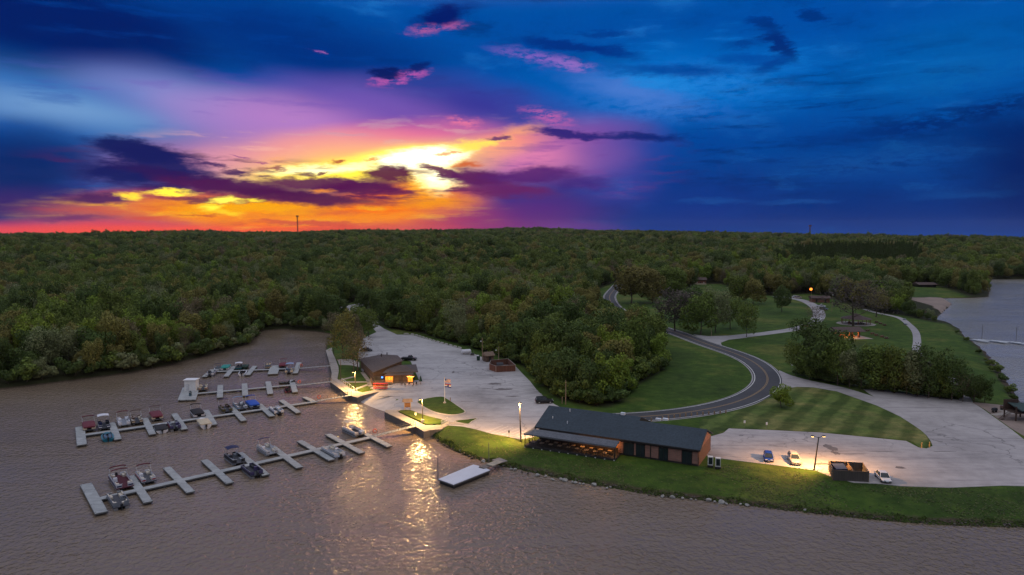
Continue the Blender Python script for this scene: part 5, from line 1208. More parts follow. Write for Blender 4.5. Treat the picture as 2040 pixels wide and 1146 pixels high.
street_lamp(1038, 880, 801, 'tall lamp post with a floodlight left of the restaurant porch', ((.3, -.9),), 27000, spot=150, aims=(-7, 5.0, 0), col=(1, .52, .19), group=GR, r=.13, tilt=(-.35, 0), arm=.3)
street_lamp(1621.5, 937, 869, 'tall double-headed lamp post behind the parked cars, leaning slightly', ((-.95, .2), (.95, .2)), 14500, spot=152, aims=(0, 4.2, 7.5), col=(1, .47, .14), group=GR, r=.13, tilt=(.7, 0), arm=.9)
street_lamp(665, 706, 668, 'thin unlit post at the upper end of the walkway', ((-1, 0),), 0, False, group=GR, arm=.4)
street_lamp(703.5, 700, 641, 'tall wooden utility pole carrying an orange lamp among the bare trees', ((-.95, -.3),), 9000, pole=M_WOODPOLE, group=GR, arm=1.1, col=(1, .45, .12), bulb=.42)
street_lamp(1616, 603, 576, 'orange lamp on a pole above the brick restroom in the park', ((-.6, -.6),), 9000, pole=M_WOODPOLE, arm=1.0, col=(1, .40, .10), group=GR, radius=.7, bulb=.95)

def wood_pole(px, yb, yt, label, cross=True, group='wooden utility poles', lampx=None):
    p = G(px, yb); h = (yb - yt) * p.y / F; r = empty('utility_pole', p, 0, label, 'utility pole', group)
    MB().cyl((p.x, p.y, p.z - .4), (p.x, p.y, p.z + h), .16, .1, 8).build('pole', M_WOODPOLE, r)
    if cross: MB().box((p.x, p.y - .12, p.z + h - .6), (1.8, .1, .12)).build('crossarm', M_WOODPOLE, r)
    if lampx: MB().ball((p.x + lampx, p.y - .2, p.z + h - 1.3), .28, 1.0).build('lamp_head', paint('pale_lamp', (.5, .55, .55), .3), r)
wood_pole(961, 718, 672, 'wooden pole with a pale unlit lamp beside the brown lot shed', False, lampx=-.5)
wood_pole(993.5, 722, 690, 'shorter pole with a pale lamp behind the brown enclosure', False, lampx=-.9)
wood_pole(1127, 806, 756, 'wooden pole at the edge of the wood right of the parking lot', False)
wood_pole(1120, 804, 790, 'short wooden stub pole beside the taller one at the wood edge', False)
wood_pole(1417, 670, 655, 'short wooden pole at the mouth of the park road', False)
wood_pole(1657, 622, 583, 'thin pole with a pale lamp beside the brick restroom', False, lampx=.3)
wood_pole(1385, 550, 534, 'thin pole rising behind the brick cabin', False)
wood_pole(845, 613, 592, 'crossarmed pole standing up out of the middle wood', True)

def tower(px, dist, ytop, label):
    b = GX(px, dist, H(GX(px, dist).x, dist)); zt = ZC - (ytop - YH) * dist / F; r = empty('lattice_mast', b, 0, label, 'radio mast', 'far radio masts')
    m = MB(); k = 3; w = dist * 1.1 / F
    for i in range(k):
        a = i * 2.094; m.cyl((b.x + w * math.cos(a), b.y + w * math.sin(a), b.z - 1), (b.x + w * math.cos(a), b.y + w * math.sin(a), zt), w * .28, w * .28, 4)
    n = 16
    for j in range(n):
        for i in range(k):
            a, c = i * 2.094, (i + 1) * 2.094; z0 = b.z + (zt - b.z) * j / n; z1 = b.z + (zt - b.z) * (j + 1) / n
            m.cyl((b.x + w * math.cos(a), b.y + w * math.sin(a), z0), (b.x + w * math.cos(c), b.y + w * math.sin(c), z1), w * .16, w * .16, 3)
    m.build('mast', paint('mast_red', (.16, .035, .03), .6), r)
    MB().box((b.x, b.y, zt - w), (w * 4, w * 4, w * 2.2)).build('antenna_head', paint('mast_red', (.16, .035, .03)), r)
tower(593, 2600, 430, 'red lattice mast on the horizon under the sunset')
tower(1613.5, 3000, 449, 'thin mast on the horizon under the dark blue sky')

# ------------------------------------------------------------------ restaurant
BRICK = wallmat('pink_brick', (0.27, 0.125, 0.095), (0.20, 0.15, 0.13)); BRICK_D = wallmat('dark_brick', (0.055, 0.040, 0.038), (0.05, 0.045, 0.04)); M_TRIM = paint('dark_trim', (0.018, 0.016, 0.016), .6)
M_ROOF = shingles('blue_shingles', (0.034, 0.052, 0.070)); M_GLASS = paint('dark_glass', (0.018, 0.026, 0.034), 0.08, 0, .3, .5)
M_PORCHROOF = shingles('grey_shingles', (0.105, 0.115, 0.135)); M_DECK = planks('deck_boards', (0.042, 0.038, 0.040), .16)
def restaurant():
    E0 = Vector((5.2, 148.4, 0)); U = Vector((31.5, -16.2, 0)); LEN = U.length; U.normalize(); V = Vector((-U.y, U.x, 0))
    def P(t, w, z): q = E0 + U * t + V * w; return Vector((q.x, q.y, z))
    root = empty('restaurant_building', P(LEN / 2, 6, LAND), 0, 'long low brick restaurant with a dark blue shingle roof and a lit dining porch', 'restaurant')
    ZE, OV = 5.0, 0.7; z0 = -0.3
    # walls (inset from the eaves)
    def wall(name, t0, w0, t1, w1, za, zb, mt, parent=root, th=.3):
        a, b = P(t0, w0, 0), P(t1, w1, 0); m = MB(); m.bar((a.x, a.y, (za + zb) / 2), (b.x, b.y, (za + zb) / 2), th, zb - za); return m.build(name, mt, parent)
    t1 = LEN - 0.45
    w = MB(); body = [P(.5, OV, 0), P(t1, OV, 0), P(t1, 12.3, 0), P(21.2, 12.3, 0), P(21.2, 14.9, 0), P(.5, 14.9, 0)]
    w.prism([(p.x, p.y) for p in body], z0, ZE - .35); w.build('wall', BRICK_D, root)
    g = MB()   # gable triangles
    for t, wr, wb, zr in ((.5, 7.8, 15.6, 8.0), (t1, 6.5, 13.0, 7.5)):
        A, B, Cc = P(t, OV, ZE - .36), P(t, wr, zr - .3), P(t, wb - OV, ZE - .36); o = U * .15
        g.add([A - o, B - o, Cc - o, A + o, B + o, Cc + o], [(0, 1, 2), (3, 5, 4), (0, 3, 4, 1), (1, 4, 5, 2), (2, 5, 3, 0)])
    g.build('gable', BRICK, root)
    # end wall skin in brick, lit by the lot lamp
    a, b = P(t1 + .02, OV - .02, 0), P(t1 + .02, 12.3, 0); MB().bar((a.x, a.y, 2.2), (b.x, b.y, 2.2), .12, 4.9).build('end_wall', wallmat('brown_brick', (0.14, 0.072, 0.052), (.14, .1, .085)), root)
    # roof: tall part and lower part
    rf = MB(); th = .22
    rf.slab([P(-.3, -.0, ZE), P(21.25, 0, ZE), P(21.25, 7.8, 8.0), P(-.3, 7.8, 8.0)], th); rf.slab([P(-.3, 15.6, ZE), P(-.3, 7.8, 8.0), P(21.25, 7.8, 8.0), P(21.25, 15.6, ZE)], th)
    z65 = ZE + 3.0 * 6.5 / 7.8
    rf.slab([P(21.25, 0, ZE), P(LEN, 0, ZE), P(LEN, 6.5, z65), P(21.25, 6.5, z65)], th); rf.slab([P(21.25, 13.0, ZE), P(21.25, 6.5, z65), P(LEN, 6.5, z65), P(LEN, 13.0, ZE)], th)
    roof = rf.build('roof', M_ROOF, root)
    tri = MB(); A, B, Cc = P(21.2, 6.5, z65 - .1), P(21.2, 7.8, 7.85), P(21.2, 15.4, ZE); o = U * .06; tri.add([A - o, B - o, Cc - o, A + o, B + o, Cc + o], [(0, 1, 2), (3, 5, 4), (0, 3, 4, 1), (1, 4, 5, 2), (2, 5, 3, 0)]); tri.build('fascia', M_TRIM, roof)
    f = MB(); f.bar(P(-.3, -.03, ZE - .16), P(LEN, -.03, ZE - .16), .08, .3); f.bar(P(LEN + .03, 0, ZE - .14), P(LEN + .03, 6.5, z65 - .14), .06, .26); f.bar(P(-.33, 0, ZE - .14), P(-.33, 7.8, 7.86), .06, .26); f.build('gutter', M_TRIM, root)
    for (t, wv, h) in ((2.5, 3.5, .5), (6.4, 2.5, .55), (5.3, 6.6, .6)):
        z = ZE + 3.0 * wv / 7.8; MB().cyl(P(t, wv, z - .1), P(t, wv, z + h), .09, .09, 8).build('roof_vent', paint('vent_white', (.7, .74, .78), .4), roof)
    qv = P(17.2, 7.8, 8.2); MB().box(qv, (.9, .6, .5), -.47).build('roof_vent', paint('vent_white', (1, 1, 1)), roof)
    # front bays right of the porch, found from the photo columns
    def tpos(px):
        k = (px - CX) / F; a, b = P(0, OV - .05, 0), P(1, OV - .05, 0); d = b - a
        return (k * a.y - a.x) / (d.x - k * d.y)
    for x0, x1 in ((1237, 1247), (1269.5, 1272.5), (1292, 1302), (1304, 1319), (1339, 1366), (1388, 1399.5)):
        s0, s1 = tpos(x0), tpos(x1); wall('brick_panel', s0, OV - .2, s1, OV - .2, 1.95, 4.35, BRICK, th=.2)
    for x0, x1 in ((1248, 1269), (1273, 1291), (1320, 1338.5), (1367, 1387)):
        s0, s1 = tpos(x0), tpos(x1); wn = wall('window', s0, OV - .17, s1, OV - .17, 1.65, 4.35, M_TRIM, th=.14); m = (s0 + s1) / 2
        for c0, c1 in ((s0 + .1, m - .05), (m + .05, s1 - .1)): wall('pane', c0, OV - .27, c1, OV - .27, 1.8, 4.2, M_GLASS, wn, .05)
    a = P(tpos(1303), OV - .35, 0); MB().box((a.x, a.y, 2.7), (.12, .12, 4.6), 0).build('downpipe', M_TRIM, root)
    a, b = P(22, OV - .55, 0), P(30, OV - .55, 0); MB().bar((a.x, a.y, 1.0), (b.x, b.y, 1.0), .3, .35).build('garden_edging', M_KERB, root)
    # dining porch
    pr = MB(); o0, o1 = -1.3, 19.2; wo = -3.4
    pr.slab([P(o0, wo, 4.28), P(o1 + .2, wo, 4.28), P(o1 - .0, -.3, 4.66), P(o0 + 1.2, -.3, 4.66)], .14)
    pr.slab([P(o0, wo, 4.28), P(o0 + 1.2, -.3, 4.66), P(o0 + 1.2, 2.2, 4.72), P(o0, 2.2, 4.3)], .14)
    por = pr.build('porch_roof', M_PORCHROOF, root)
    sc = MB(); n = 58
    for i in range(n):
        a = P(o0 + (o1 - o0) * (i + .1) / n, wo, 4.08); b = P(o0 + (o1 - o0) * (i + .9) / n, wo, 4.08); sc.bar(a, b, .05, .22)
    sc.build('valance', paint('grey_canvas', (.12, .13, .145), .8), por)
    dz = 1.72; dk = MB(); dk.prism([(p.x, p.y) for p in (P(o0 + .1, wo + .15, 0), P(o1, wo + .15, 0), P(o1, OV + .1, 0), P(o0 + .1, OV + .1, 0))], dz - .16, dz); dk.build('porch_deck', M_DECK, root)
    sk = MB(); sk.bar(P(o0 + .1, wo + .12, dz - .35), P(o1, wo + .12, dz - .35), .08, .32); sk.bar(P(o1 + .03, wo + .1, dz - .35), P(o1 + .03, OV - .3, dz - .35), .08, .32); sk.build('deck_beam', M_TRIM, root)
    NP = 11
    for i in range(NP):
        t = o0 + .25 + (o1 - o0 - .4) * i / (NP - 1); q = P(t, wo + .25, 0); zb = H(q.x, q.y)
        f = MB().cyl((q.x, q.y, zb - .3), (q.x, q.y, zb + .16), .24, .22, 10).build('post_footing', paint('footing_white', (.55, .55, .52), .8), root)
        if i in (0, 2, 5, 8, NP - 1): MB().bar((q.x, q.y, zb), (q.x, q.y, 4.1), .13, .13).build('porch_post', M_TRIM, root)
        else: MB().bar((q.x, q.y, zb), (q.x, q.y, dz - .2), .13, .13).build('deck_post', M_TRIM, root)
    q = P(o0 + .2, OV, 0); MB().bar((q.x, q.y, dz), (q.x, q.y, 4.2), .12, .12).build('porch_post', M_TRIM, root)
    rl = MB()
    for h in (.3, .6, 1.0): rl.bar(P(o0 + .1, wo + .2, dz + h), P(o1, wo + .2, dz + h), .04, .04); rl.bar(P(o1, wo + .2, dz + h), P(o1, OV - .2, dz + h), .04, .04); rl.bar(P(o0 + .1, wo + .2, dz + h), P(o0 + .1, OV - .2, dz + h), .04, .04)
    for i in range(24):
        t = o0 + .1 + (o1 - o0 - .1) * i / 23; rl.bar(P(t, wo + .2, dz), P(t, wo + .2, dz + 1.02), .05, .05)
    rl.build('porch_railing', M_TRIM, root)
    # string of warm lamps at the lit end of the porch
    for i, (t, wv) in enumerate(((10.2, 0.1), (11.9, .2), (13.4, .1), (15.0, .1), (16.4, -.2), (18.3, 0.0))):
        MB().ball(P(t, wv, 3.85), .11).build('porch_lamp', glow('amber_bulb', (1, .42, .06), 20), por)
    for t in (11.2, 13.8, 16.4, 18.2): light('porch_light', P(t, -.6, 3.6), 60, (1, .42, .10), .15, root)
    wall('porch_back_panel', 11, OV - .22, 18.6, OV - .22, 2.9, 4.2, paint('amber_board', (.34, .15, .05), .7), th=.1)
    # tables and chairs
    k = 0
    for row, wv in enumerate((-2.4, -.75)):
        for i in range(9):
            t = .6 + i * 2.02 + (row * .5); q = P(t, wv, dz); an = math.atan2(U.y, U.x)
            lit = t > 9.5; where = ('outer' if row == 0 else 'inner') + ' row of the restaurant porch, ' + ('lit' if lit else 'unlit') + ' half'
            if k == 0: tb = dining_table(q, an, 'square dining table in the ' + where)
            else: tb = dup(TAB, q, an, 'square dining table in the ' + where)
            tb['group'] = 'dining tables in the ' + where; tb['label'] = 'square dining table in the ' + where
            for sgn in (-1, 1):
                cq = q + U * (sgn * .78); lb = 'dark chair at a table in the ' + where
                if k == 0 and sgn == -1: ch = chair(cq, an, lb)
                else: ch = dup(CHR, cq, an + (0 if sgn == -1 else math.pi), lb)
                ch['group'] = 'chairs in the ' + where; ch['label'] = lb
            k += 1
    # air conditioners
    for i, (x, y) in enumerate(((1415, 931), (1430, 934))):
        q = G(x, y, LAND); ac = empty('air_conditioner', q, 0, 'white air conditioning unit at the restaurant end wall, %s one' % ('left' if i == 0 else 'right'), 'air conditioner', 'air conditioners at the end wall')
        an = -.25; MB().box((0, 0, 1.35), (1.0, .8, 1.7), an).build('casing', paint('ac_white', (.60, .60, .58), .5), ac, True)
        MB().box((0, 0, .3), (1.05, .85, .4), an).build('plinth', M_TRIM, ac, True)
        MB().box((-.1, -.42, 1.4), (.72, .06, 1.3), an).build('fan_grille', M_GLASS, ac, True)
    # picture-window boxes on the far roof edge
    for i, x in enumerate((1318, 1332.5)):
        q = GX(x, 149, 0); o = MB().box((q.x, q.y, 6.55), (1.15, .7, .42), -.47).build('roof_unit', paint('vent_white', (1, 1, 1)), roof)

def dining_table(q, an, label):
    global TAB
    t = empty('dining_table', q, an, label, 'table'); TAB = t
    MB().box((0, 0, .73), (.85, .85, .05)).build('tabletop', paint('table_top', (.34, .26, .20), .5), t, True)
    MB().cyl((0, 0, .05), (0, 0, .7), .05).build('table_leg', M_TRIM, t, True); MB().box((0, 0, .03), (.55, .55, .05)).build('table_base', M_TRIM, t, True)
    return t
def chair(q, an, label):
    global CHR
    t = empty('dining_chair', q, an, label, 'chair'); CHR = t; m = paint('chair_dark', (.03, .026, .026), .6)
    MB().box((0, 0, .45), (.44, .44, .06)).build('seat', m, t, True); MB().box((-.2, 0, .75), (.05, .44, .55)).build('backrest', m, t, True)
    for x in (-.18, .18):
        for y in (-.18, .18): MB().box((x, y, .22), (.04, .04, .44)).build('leg', m, t, True)
    return t
def dup(root, loc, rz, label):
    r = root.copy(); COL.objects.link(r); r.location = loc; r.rotation_euler = (0, 0, rz); r['label'] = label
    for ch in root.children:
        c = ch.copy(); COL.objects.link(c); c.parent = r
        for g in ch.children:
            d = g.copy(); COL.objects.link(d); d.parent = c
    return r
restaurant()

# ------------------------------------------------------------------ marina building
M_BRWALL = wallmat('brown_boards', (0.105, 0.068, 0.050), (0.05, 0.03, 0.02), 6.0, .22); M_BRROOF = shingles('brown_shingles', (0.080, 0.064, 0.062))
def marina_building():
    def W(px, py, z): return G(px, py, z)
    E, A, B, Cc, D = W(743, 742, 4.5), W(715, 715, 4.5), W(760, 706, 5.4), W(792, 708, 6.9), W(803, 718, 6.9)
    F1, F2, F3, D2 = W(762, 743, 4.3), W(833, 740.5, 4.3), W(829, 726, 4.3), W(805, 727, 5.7)
    root = empty('marina_building', W(775, 760, LAND), 0, 'brown wooden marina shop with two shed roofs and glowing orange windows', 'marina shop')
    MB().slab([A, E, D, Cc, B], .28).build('roof', M_BRROOF, root)
    lo = MB(); m0 = W(781, 727, 5.5); lo.slab([F1, F2, D2], .25); lo.slab([F2, F3, D2], .25); lo.slab([F1, D2, m0], .25); lo.build('porch_roof', M_BRROOF, root)
    cen = (E + A + D + Cc) / 4; ins = lambda p, k=.93: Vector((cen.x + (p.x - cen.x) * k, cen.y + (p.y - cen.y) * k, 0))
    w = MB(); q = [ins(E), ins(D), ins(Cc), ins(B), ins(A)]; tops = [E.z - .3, D.z - .35, Cc.z - .35, B.z - .3, A.z - .3]
    n = 5; vs = [(p.x, p.y, LAND - .3) for p in q] + [(p.x, p.y, z) for p, z in zip(q, tops)]
    w.add(vs, [(i, (i + 1) % n, n + (i + 1) % n, n + i) for i in range(n)] + [tuple(range(n, 2 * n))]); w.build('wall', M_BRWALL, root)
    # front wing
    a, b, c_, d_ = W(766, 764, LAND), W(824, 763, LAND), F3 + Vector((-1.2, -.5, 0)), Vector((D.x - 2, D.y + 3, 0))
    w2 = MB(); w2.prism([(a.x, a.y), (b.x, b.y), (c_.x, c_.y), (d_.x, d_.y)], LAND - .2, 4.05); wing = w2.build('wing_wall', M_BRWALL, root)
    ab = (b - a).normalized(); nr = Vector((ab.y, -ab.x, 0))
    def on(t, off, z): p = a.lerp(b, t) + nr * off; return Vector((p.x, p.y, z))
    for t0, t1_, za, zb in ((.03, .30, 1.6, 3.75), (.80, .97, 1.75, 3.5)):
        wf = MB().bar(on(t0, .06, (za + zb) / 2), on(t1_, .06, (za + zb) / 2), .12, zb - za).build('window', M_TRIM, root)
        n = 3 if t1_ - t0 > .2 else 2
        for i in range(n):
            s0 = t0 + (t1_ - t0) * (i + .06) / n; s1 = t0 + (t1_ - t0) * (i + .94) / n
            MB().bar(on(s0, .15, (za + zb) / 2), on(s1, .15, (za + zb) / 2), .04, zb - za - .14).build('lit_pane', glow('amber_window', (1, .33, .03), 1.15), wf)
    MB().bar(on(-.34, .2, 2.7), on(-.02, .2, 2.7), .2, 2.0).build('porch_shade_panel', M_TRIM, root)  # solid dark panel standing in for the shade inside the open porch
    for t in (-.34, -.02, .34, .62, 1.0): MB().bar(on(t, 1.3, 1.5), on(t, 1.3, 4.1), .16, .16).build('porch_post', M_TRIM, root)
    MB().bar(on(-.03, .95, 3.98), on(1.05, .95, 3.98), .12, .3).build('fascia', planks('fascia_brown', (.11, .055, .035)), root)
    rr_ = MB()
    for h_ in (.45, .95): rr_.bar(on(.36, 2.6, LAND + h_), on(1.25, 2.6, LAND + h_), .05, .06); rr_.bar(on(1.25, 2.6, LAND + h_), on(1.25, -2.5, LAND + h_), .05, .06)
    for i in range(16): q_ = on(.36 + .89 * i / 15, 2.6, LAND); rr_.bar(q_, q_ + Vector((0, 0, 1)), .06, .06)
    rr_.build('patio_railing', M_RAIL, root)
    for i in range(7): MB().ball(on(.80 + i * .035, 1.2, 3.72 + .06 * math.sin(i)), .09).build('string_lamp', glow('amber_bulb', (1, .42, .06), 20), root)
    for t in (.16, .9): light('window_light', on(t, 1.0, 3.2), 80, (1, .42, .1), .3, root)
    MB().ball(on(-.07, .6, 3.5), .26).build('blue_neon', glow('blue_neon', (.05, .2, 1), 6), root)
    for x, y in ((760, 707), (771, 704.5)):
        p = W(x, y + 3, 5.6); MB().cyl((p.x, p.y, 5.2), (p.x, p.y, 6.5), .16, .16, 6).build('roof_vent', M_TRIM, root)
    # front deck
    dk = MB(); p0, p1, p2, p3 = W(738, 757, 2.0), W(742, 765, 2.0), W(782, 764, 2.0), W(780, 756, 2.0); dk.prism([(p.x, p.y) for p in (p0, p1, p2, p3)], 1.8, 2.0); dk.build('porch_deck', planks('marina_deck', (.16, .12, .10)), root)
    rl = MB()
    for u, v in ((p0, p1), (p1, p2)):
        for h in (.15, .5, .85): rl.bar(u + Vector((0, 0, h)), v + Vector((0, 0, h)), .06, .16)
        for i in range(7): s = u.lerp(v, i / 6); rl.bar(s - Vector((0, 0, .5)), s + Vector((0, 0, 1)), .1, .1)
    rl.build('porch_railing', planks('marina_deck', (1, 1, 1)), root)
    # chairs and tables outside the lit corner
    for i in range(5):
        q = W(800 + i * 7.5, 768 + (i % 2) * 2, LAND + .06); 
        dup(CHR, q, i * 1.3, 'dark patio chair in front of the marina shop by the glowing corner')['group'] = 'patio chairs at the marina shop'
    q = W(838, 766, LAND + .06); r = empty('patio_umbrella', q, 0, 'closed dark green patio umbrella right of the marina shop', 'umbrella'); MB().cyl((0, 0, 0), (0, 0, 2.6), .04).build('pole', M_POLE, r, True); MB().cyl((0, 0, 1.0), (0, 0, 2.7), .55, .06, 8).build('canopy', PAL['green'], r, True)
    q = W(722, 740, LAND + .1); r = empty('canoe_stack', q, 1.9, 'pale canoe lying on the grass against the marina shop', 'canoe'); MB().loft([[(x, -w_, .5), (x, -w_ * .6, .12), (x, 0, 0), (x, w_ * .6, .12), (x, w_, .5), (x, 0, .42)] for x, w_ in ((-2.5, .03), (-1.6, .33), (0, .42), (1.6, .33), (2.5, .03))]).build('hull', PAL['grey'], r, True)
    r.name = 'canoe'
marina_building()

def kayak_rack():
    p = G(758, 777, LAND); r = empty('kayak_rack', p, 0.05, 'rack stacked with red kayaks on the lit lawn', 'kayak rack'); m = MB()
    for x in (-1.4, 1.4):
        for y in (-.5, .5): m.box((x, y, 1.0), (.1, .1, 2.0))
        for z in (.35, .95, 1.6): m.box((x, 0, z), (.1, 1.1, .08))
    m.build('rack_frame', M_WOODPOLE, r, True)
    k = 0
    for z in (.62, 1.22, 1.88):
        for y in (-.28, .28):
            o = MB().loft([[(x, -w, .0), (x, -w * .7, -.16), (x, 0, -.2), (x, w * .7, -.16), (x, w, 0), (x, 0, .14)] for x, w in ((-2.1, .03), (-1.5, .2), (0, .31), (1.5, .2), (2.1, .03))])
            o.v = [(a + p.x, b + p.y + y, c + p.z + z) for a, b, c in o.v]; k += 1
            lv = {.62: 'bottom', 1.22: 'middle', 1.88: 'top'}[z]; o = o.build('kayak', C('kayak_red', 196, 58, 48) if (z, y) != (1.22, -.28) else C('kayak_amber', 200, 120, 40)); thing_mesh(o, '%s kayak on the %s level of the lawn rack, %s side' % ('amber' if (z, y) == (1.22, -.28) else 'red', lv, 'near' if y < 0 else 'far'), 'kayak', 'kayaks on the rack')
kayak_rack()

def flagpole():
    p = G(886, 803, LAND + .13); h = (803 - 752) * p.y / F; r = empty('flagpole', p, 0, 'white flagpole with two striped flags on the grass island', 'flagpole')
    MB().cyl((0, 0, 0), (0, 0, h), .08, .05, 8).build('pole', paint('pole_white', (.7, .7, .72), .4), r, True); MB().cyl((0, 0, 0), (0, 0, .3), .4, .38, 10).build('footing', M_KERB, r, True); MB().ball((0, 0, h + .1), .12).build('finial', paint('gold', (.6, .4, .1), .3), r, True)
    def cloth(mb, x0, x1, z0, z1, m, k=6):
        vs = []
        for i in range(k + 1):
            x = x0 + (x1 - x0) * i / k; y = .12 * math.sin(x * 3.2); vs += [(x, y, z0 - .12 * x), (x, y, z1 - .12 * x), (x, y + .02, z1 - .12 * x), (x, y + .02, z0 - .12 * x)]
        fs = []
        for i in range(k):
            a = 4 * i; fs += [(a, a + 4, a + 5, a + 1), (a + 1, a + 5, a + 6, a + 2), (a + 2, a + 6, a + 7, a + 3), (a + 3, a + 7, a + 4, a)]
        mb.add(vs, fs, m)
    red, wh, bl = paint('flag_red', (.30, .04, .05), .8), paint('flag_white', (.6, .6, .62), .8), paint('flag_blue', (.03, .05, .25), .8)
    f1 = MB(); L, Hh = 1.6, 1.0; zt = h - .15
    for i in range(13):
        z1 = zt - Hh * i / 13; cloth(f1, .08 if i > 6 else .08 + L * .4, L, z1 - Hh / 13, z1, i % 2)
    cloth(f1, .08, .08 + L * .4, zt - Hh * 7 / 13, zt, 2)
    fl = f1.build('flag', [red, wh, bl], r, True)
    st = MB()
    for a in range(5):
        for b in range(5): st.box((.2 + a * .14, .05, zt - .08 - b * .12 - .02), (.05, .2, .045))
    st.build('flag_stars', wh, fl, True)
    f2 = MB(); zt = h - 1.45
    for i, c in enumerate((0, 1, 2)): cloth(f2, .08, 1.75, zt - (i + 1) * .34, zt - i * .34, c)
    f = f2.build('flag', [red, wh, bl], r, True); MB().cyl((.9, -.16, zt - .62), (.9, .2, zt - .62), .2, .2, 12).build('round_seal', bl, f, True)
flagpole()

def hut(name, px, py, w, d, h, rz, label, cat, wallc, roofc, hr=1.2, open_front=False):
    p = G(px, py, LAND); r = empty(name, p, rz, label, cat)
    MB().box((0, 0, h / 2), (w, d, h)).build('wall', wallc, r, True)
    MB().add([(-w * .62, -d * .65, h), (w * .62, -d * .65, h), (w * .62, d * .65, h), (-w * .62, d * .65, h), (-w * .62, 0, h + hr), (w * .62, 0, h + hr), (-w * .62, -d * .65, h - .12), (w * .62, -d * .65, h - .12), (w * .62, d * .65, h - .12), (-w * .62, d * .65, h - .12)],
        [(0, 1, 5, 4), (2, 3, 4, 5), (0, 4, 3), (1, 2, 5), (6, 7, 1, 0), (8, 9, 3, 2), (9, 6, 0, 3), (7, 8, 2, 1), (6, 9, 8, 7)]).build('roof', roofc, r, True)
    return r, p
M_TAN = shingles('tan_shingles', (0.20, 0.145, 0.11))
# information kiosk on the grass strip
def kiosk():
    p = G(812, 818, LAND); r = empty('information_kiosk', p, .2, 'small roofed notice board kiosk at the end of the grass strip', 'kiosk')
    for x in (-.75, .75): MB().box((x, 0, 1.1), (.14, .14, 2.6)).build('post', M_WOODPOLE, r, True)
    MB().box((0, 0, 1.45), (1.4, .12, 1.2)).build('notice_board', paint('kiosk_board', (.12, .055, .03), .7), r, True)
    MB().add([(-1.3, -.95, 2.4), (1.3, -.95, 2.4), (1.3, .95, 2.4), (-1.3, .95, 2.4), (-1.2, 0, 3.1), (1.2, 0, 3.1)], [(0, 1, 5, 4), (2, 3, 4, 5), (0, 4, 3), (1, 2, 5), (3, 2, 1, 0)]).build('roof', M_TAN, r, True)
kiosk()
r, p = hut('storage_shed', 973, 720, 3.0, 2.6, 2.3, .5, 'small brown shed with a tan gable roof beside the brown enclosure', 'shed', M_BRWALL, M_TAN)
MB().box((0, -1.33, 1.0), (.9, .06, 1.9)).build('door', M_TRIM, r, True)
def enclosure(pts, h, label, mt, cat='fence enclosure', rail=None):
    w = [G(x, y, LAND) for x, y in pts]; r = empty('fence_enclosure', w[0], 0, label, cat); n = len(w)
    for i in range(n):
        a, b = w[i], w[(i + 1) % n]; MB().bar((a.x, a.y, LAND + h / 2), (b.x, b.y, LAND + h / 2), .08, h).build('fence_panel', mt, r)
        MB().bar((a.x, a.y, LAND + h + .04), (b.x, b.y, LAND + h + .04), .14, .07).build('top_rail', rail or M_WOODPOLE, r)
        MB().bar((a.x, a.y, LAND - .1), (a.x, a.y, LAND + h + .12), .14, .14).build('post', rail or M_WOODPOLE, r)
    return r
def boards(name, col):
    m, nt, b = nodes_of(name); tc = N(nt, 'ShaderNodeTexCoord'); sx = N(nt, 'ShaderNodeSeparateXYZ'); nt.links.new(tc.outputs['Object'], sx.inputs[0])
    s = mathn(nt, 'FRACT', mathn(nt, 'MULTIPLY', mathn(nt, 'ADD', sx.outputs[0], mathn(nt, 'MULTIPLY', sx.outputs[1], .8)), 4.5)); n = noise(nt, coords(nt, (4, 4, .3)), 1, 4)
    c = ramp(nt, [(.02, tuple(x * .25 for x in col)), (.12, col)], s).outputs[0]; c = mixc(nt, .7, c, ramp(nt, [(.3, (.55, .55, .55)), (.7, (1.3, 1.3, 1.3))], n).outputs[0], 'MULTIPLY'); nt.links.new(c, b.inputs['Base Color']); b.inputs['Roughness'].default_value = .85
    return m
enclosure([(975, 737), (988, 742), (1027, 740), (1012, 727), (978, 730)], 2.1, 'red-brown board enclosure open to the sky at the far edge of the parking lot', boards('redbrown_boards', (.135, .055, .036)), rail=paint('pale_rail', (.3, .27, .25), .8))
enclosure([(1659, 957), (1730, 961), (1718, 942), (1651, 938)], 1.9, 'dark grey slatted bin enclosure by the parked cars', boards('grey_boards', (.075, .065, .058)), rail=planks('rail_brown', (.16, .11, .075)))
dv = [o for o in COL.objects if o.name.startswith('fence_enclosure')][-1]; a_, b_ = G(1688, 940.5), G(1700, 959); MB().bar((a_.x, a_.y, LAND + .95), (b_.x, b_.y, LAND + .95), .08, 1.9).build('divider', planks('rail_brown', (1, 1, 1)), dv)
def dumpster(px, py, rz, label, mt):
    p = G(px, py, LAND + .06); r = empty('dumpster', p, rz, label, 'dumpster'); r.scale = (.4, .5, .95) if 'small' in label else (1, 1, 1); MB().add([(-1, -.7, 0), (1, -.7, 0), (1, .7, 0), (-1, .7, 0), (-1.1, -.9, 1.5), (1.1, -.9, 1.5), (1.1, .8, 1.95), (-1.1, .8, 1.95)], [(3, 2, 1, 0), (4, 5, 6, 7), (0, 1, 5, 4), (1, 2, 6, 5), (2, 3, 7, 6), (3, 0, 4, 7)]).build('container', mt, r, True)
    MB().add([(-1.12, -.95, 1.52), (1.12, -.95, 1.52), (1.12, .84, 1.98), (-1.12, .84, 1.98), (-1.12, -.95, 1.60), (1.12, -.95, 1.60), (1.12, .84, 2.06), (-1.12, .84, 2.06)], [(3, 2, 1, 0), (4, 5, 6, 7), (0, 1, 5, 4), (1, 2, 6, 5), (2, 3, 7, 6), (3, 0, 4, 7)]).build('lid', mt, r, True)
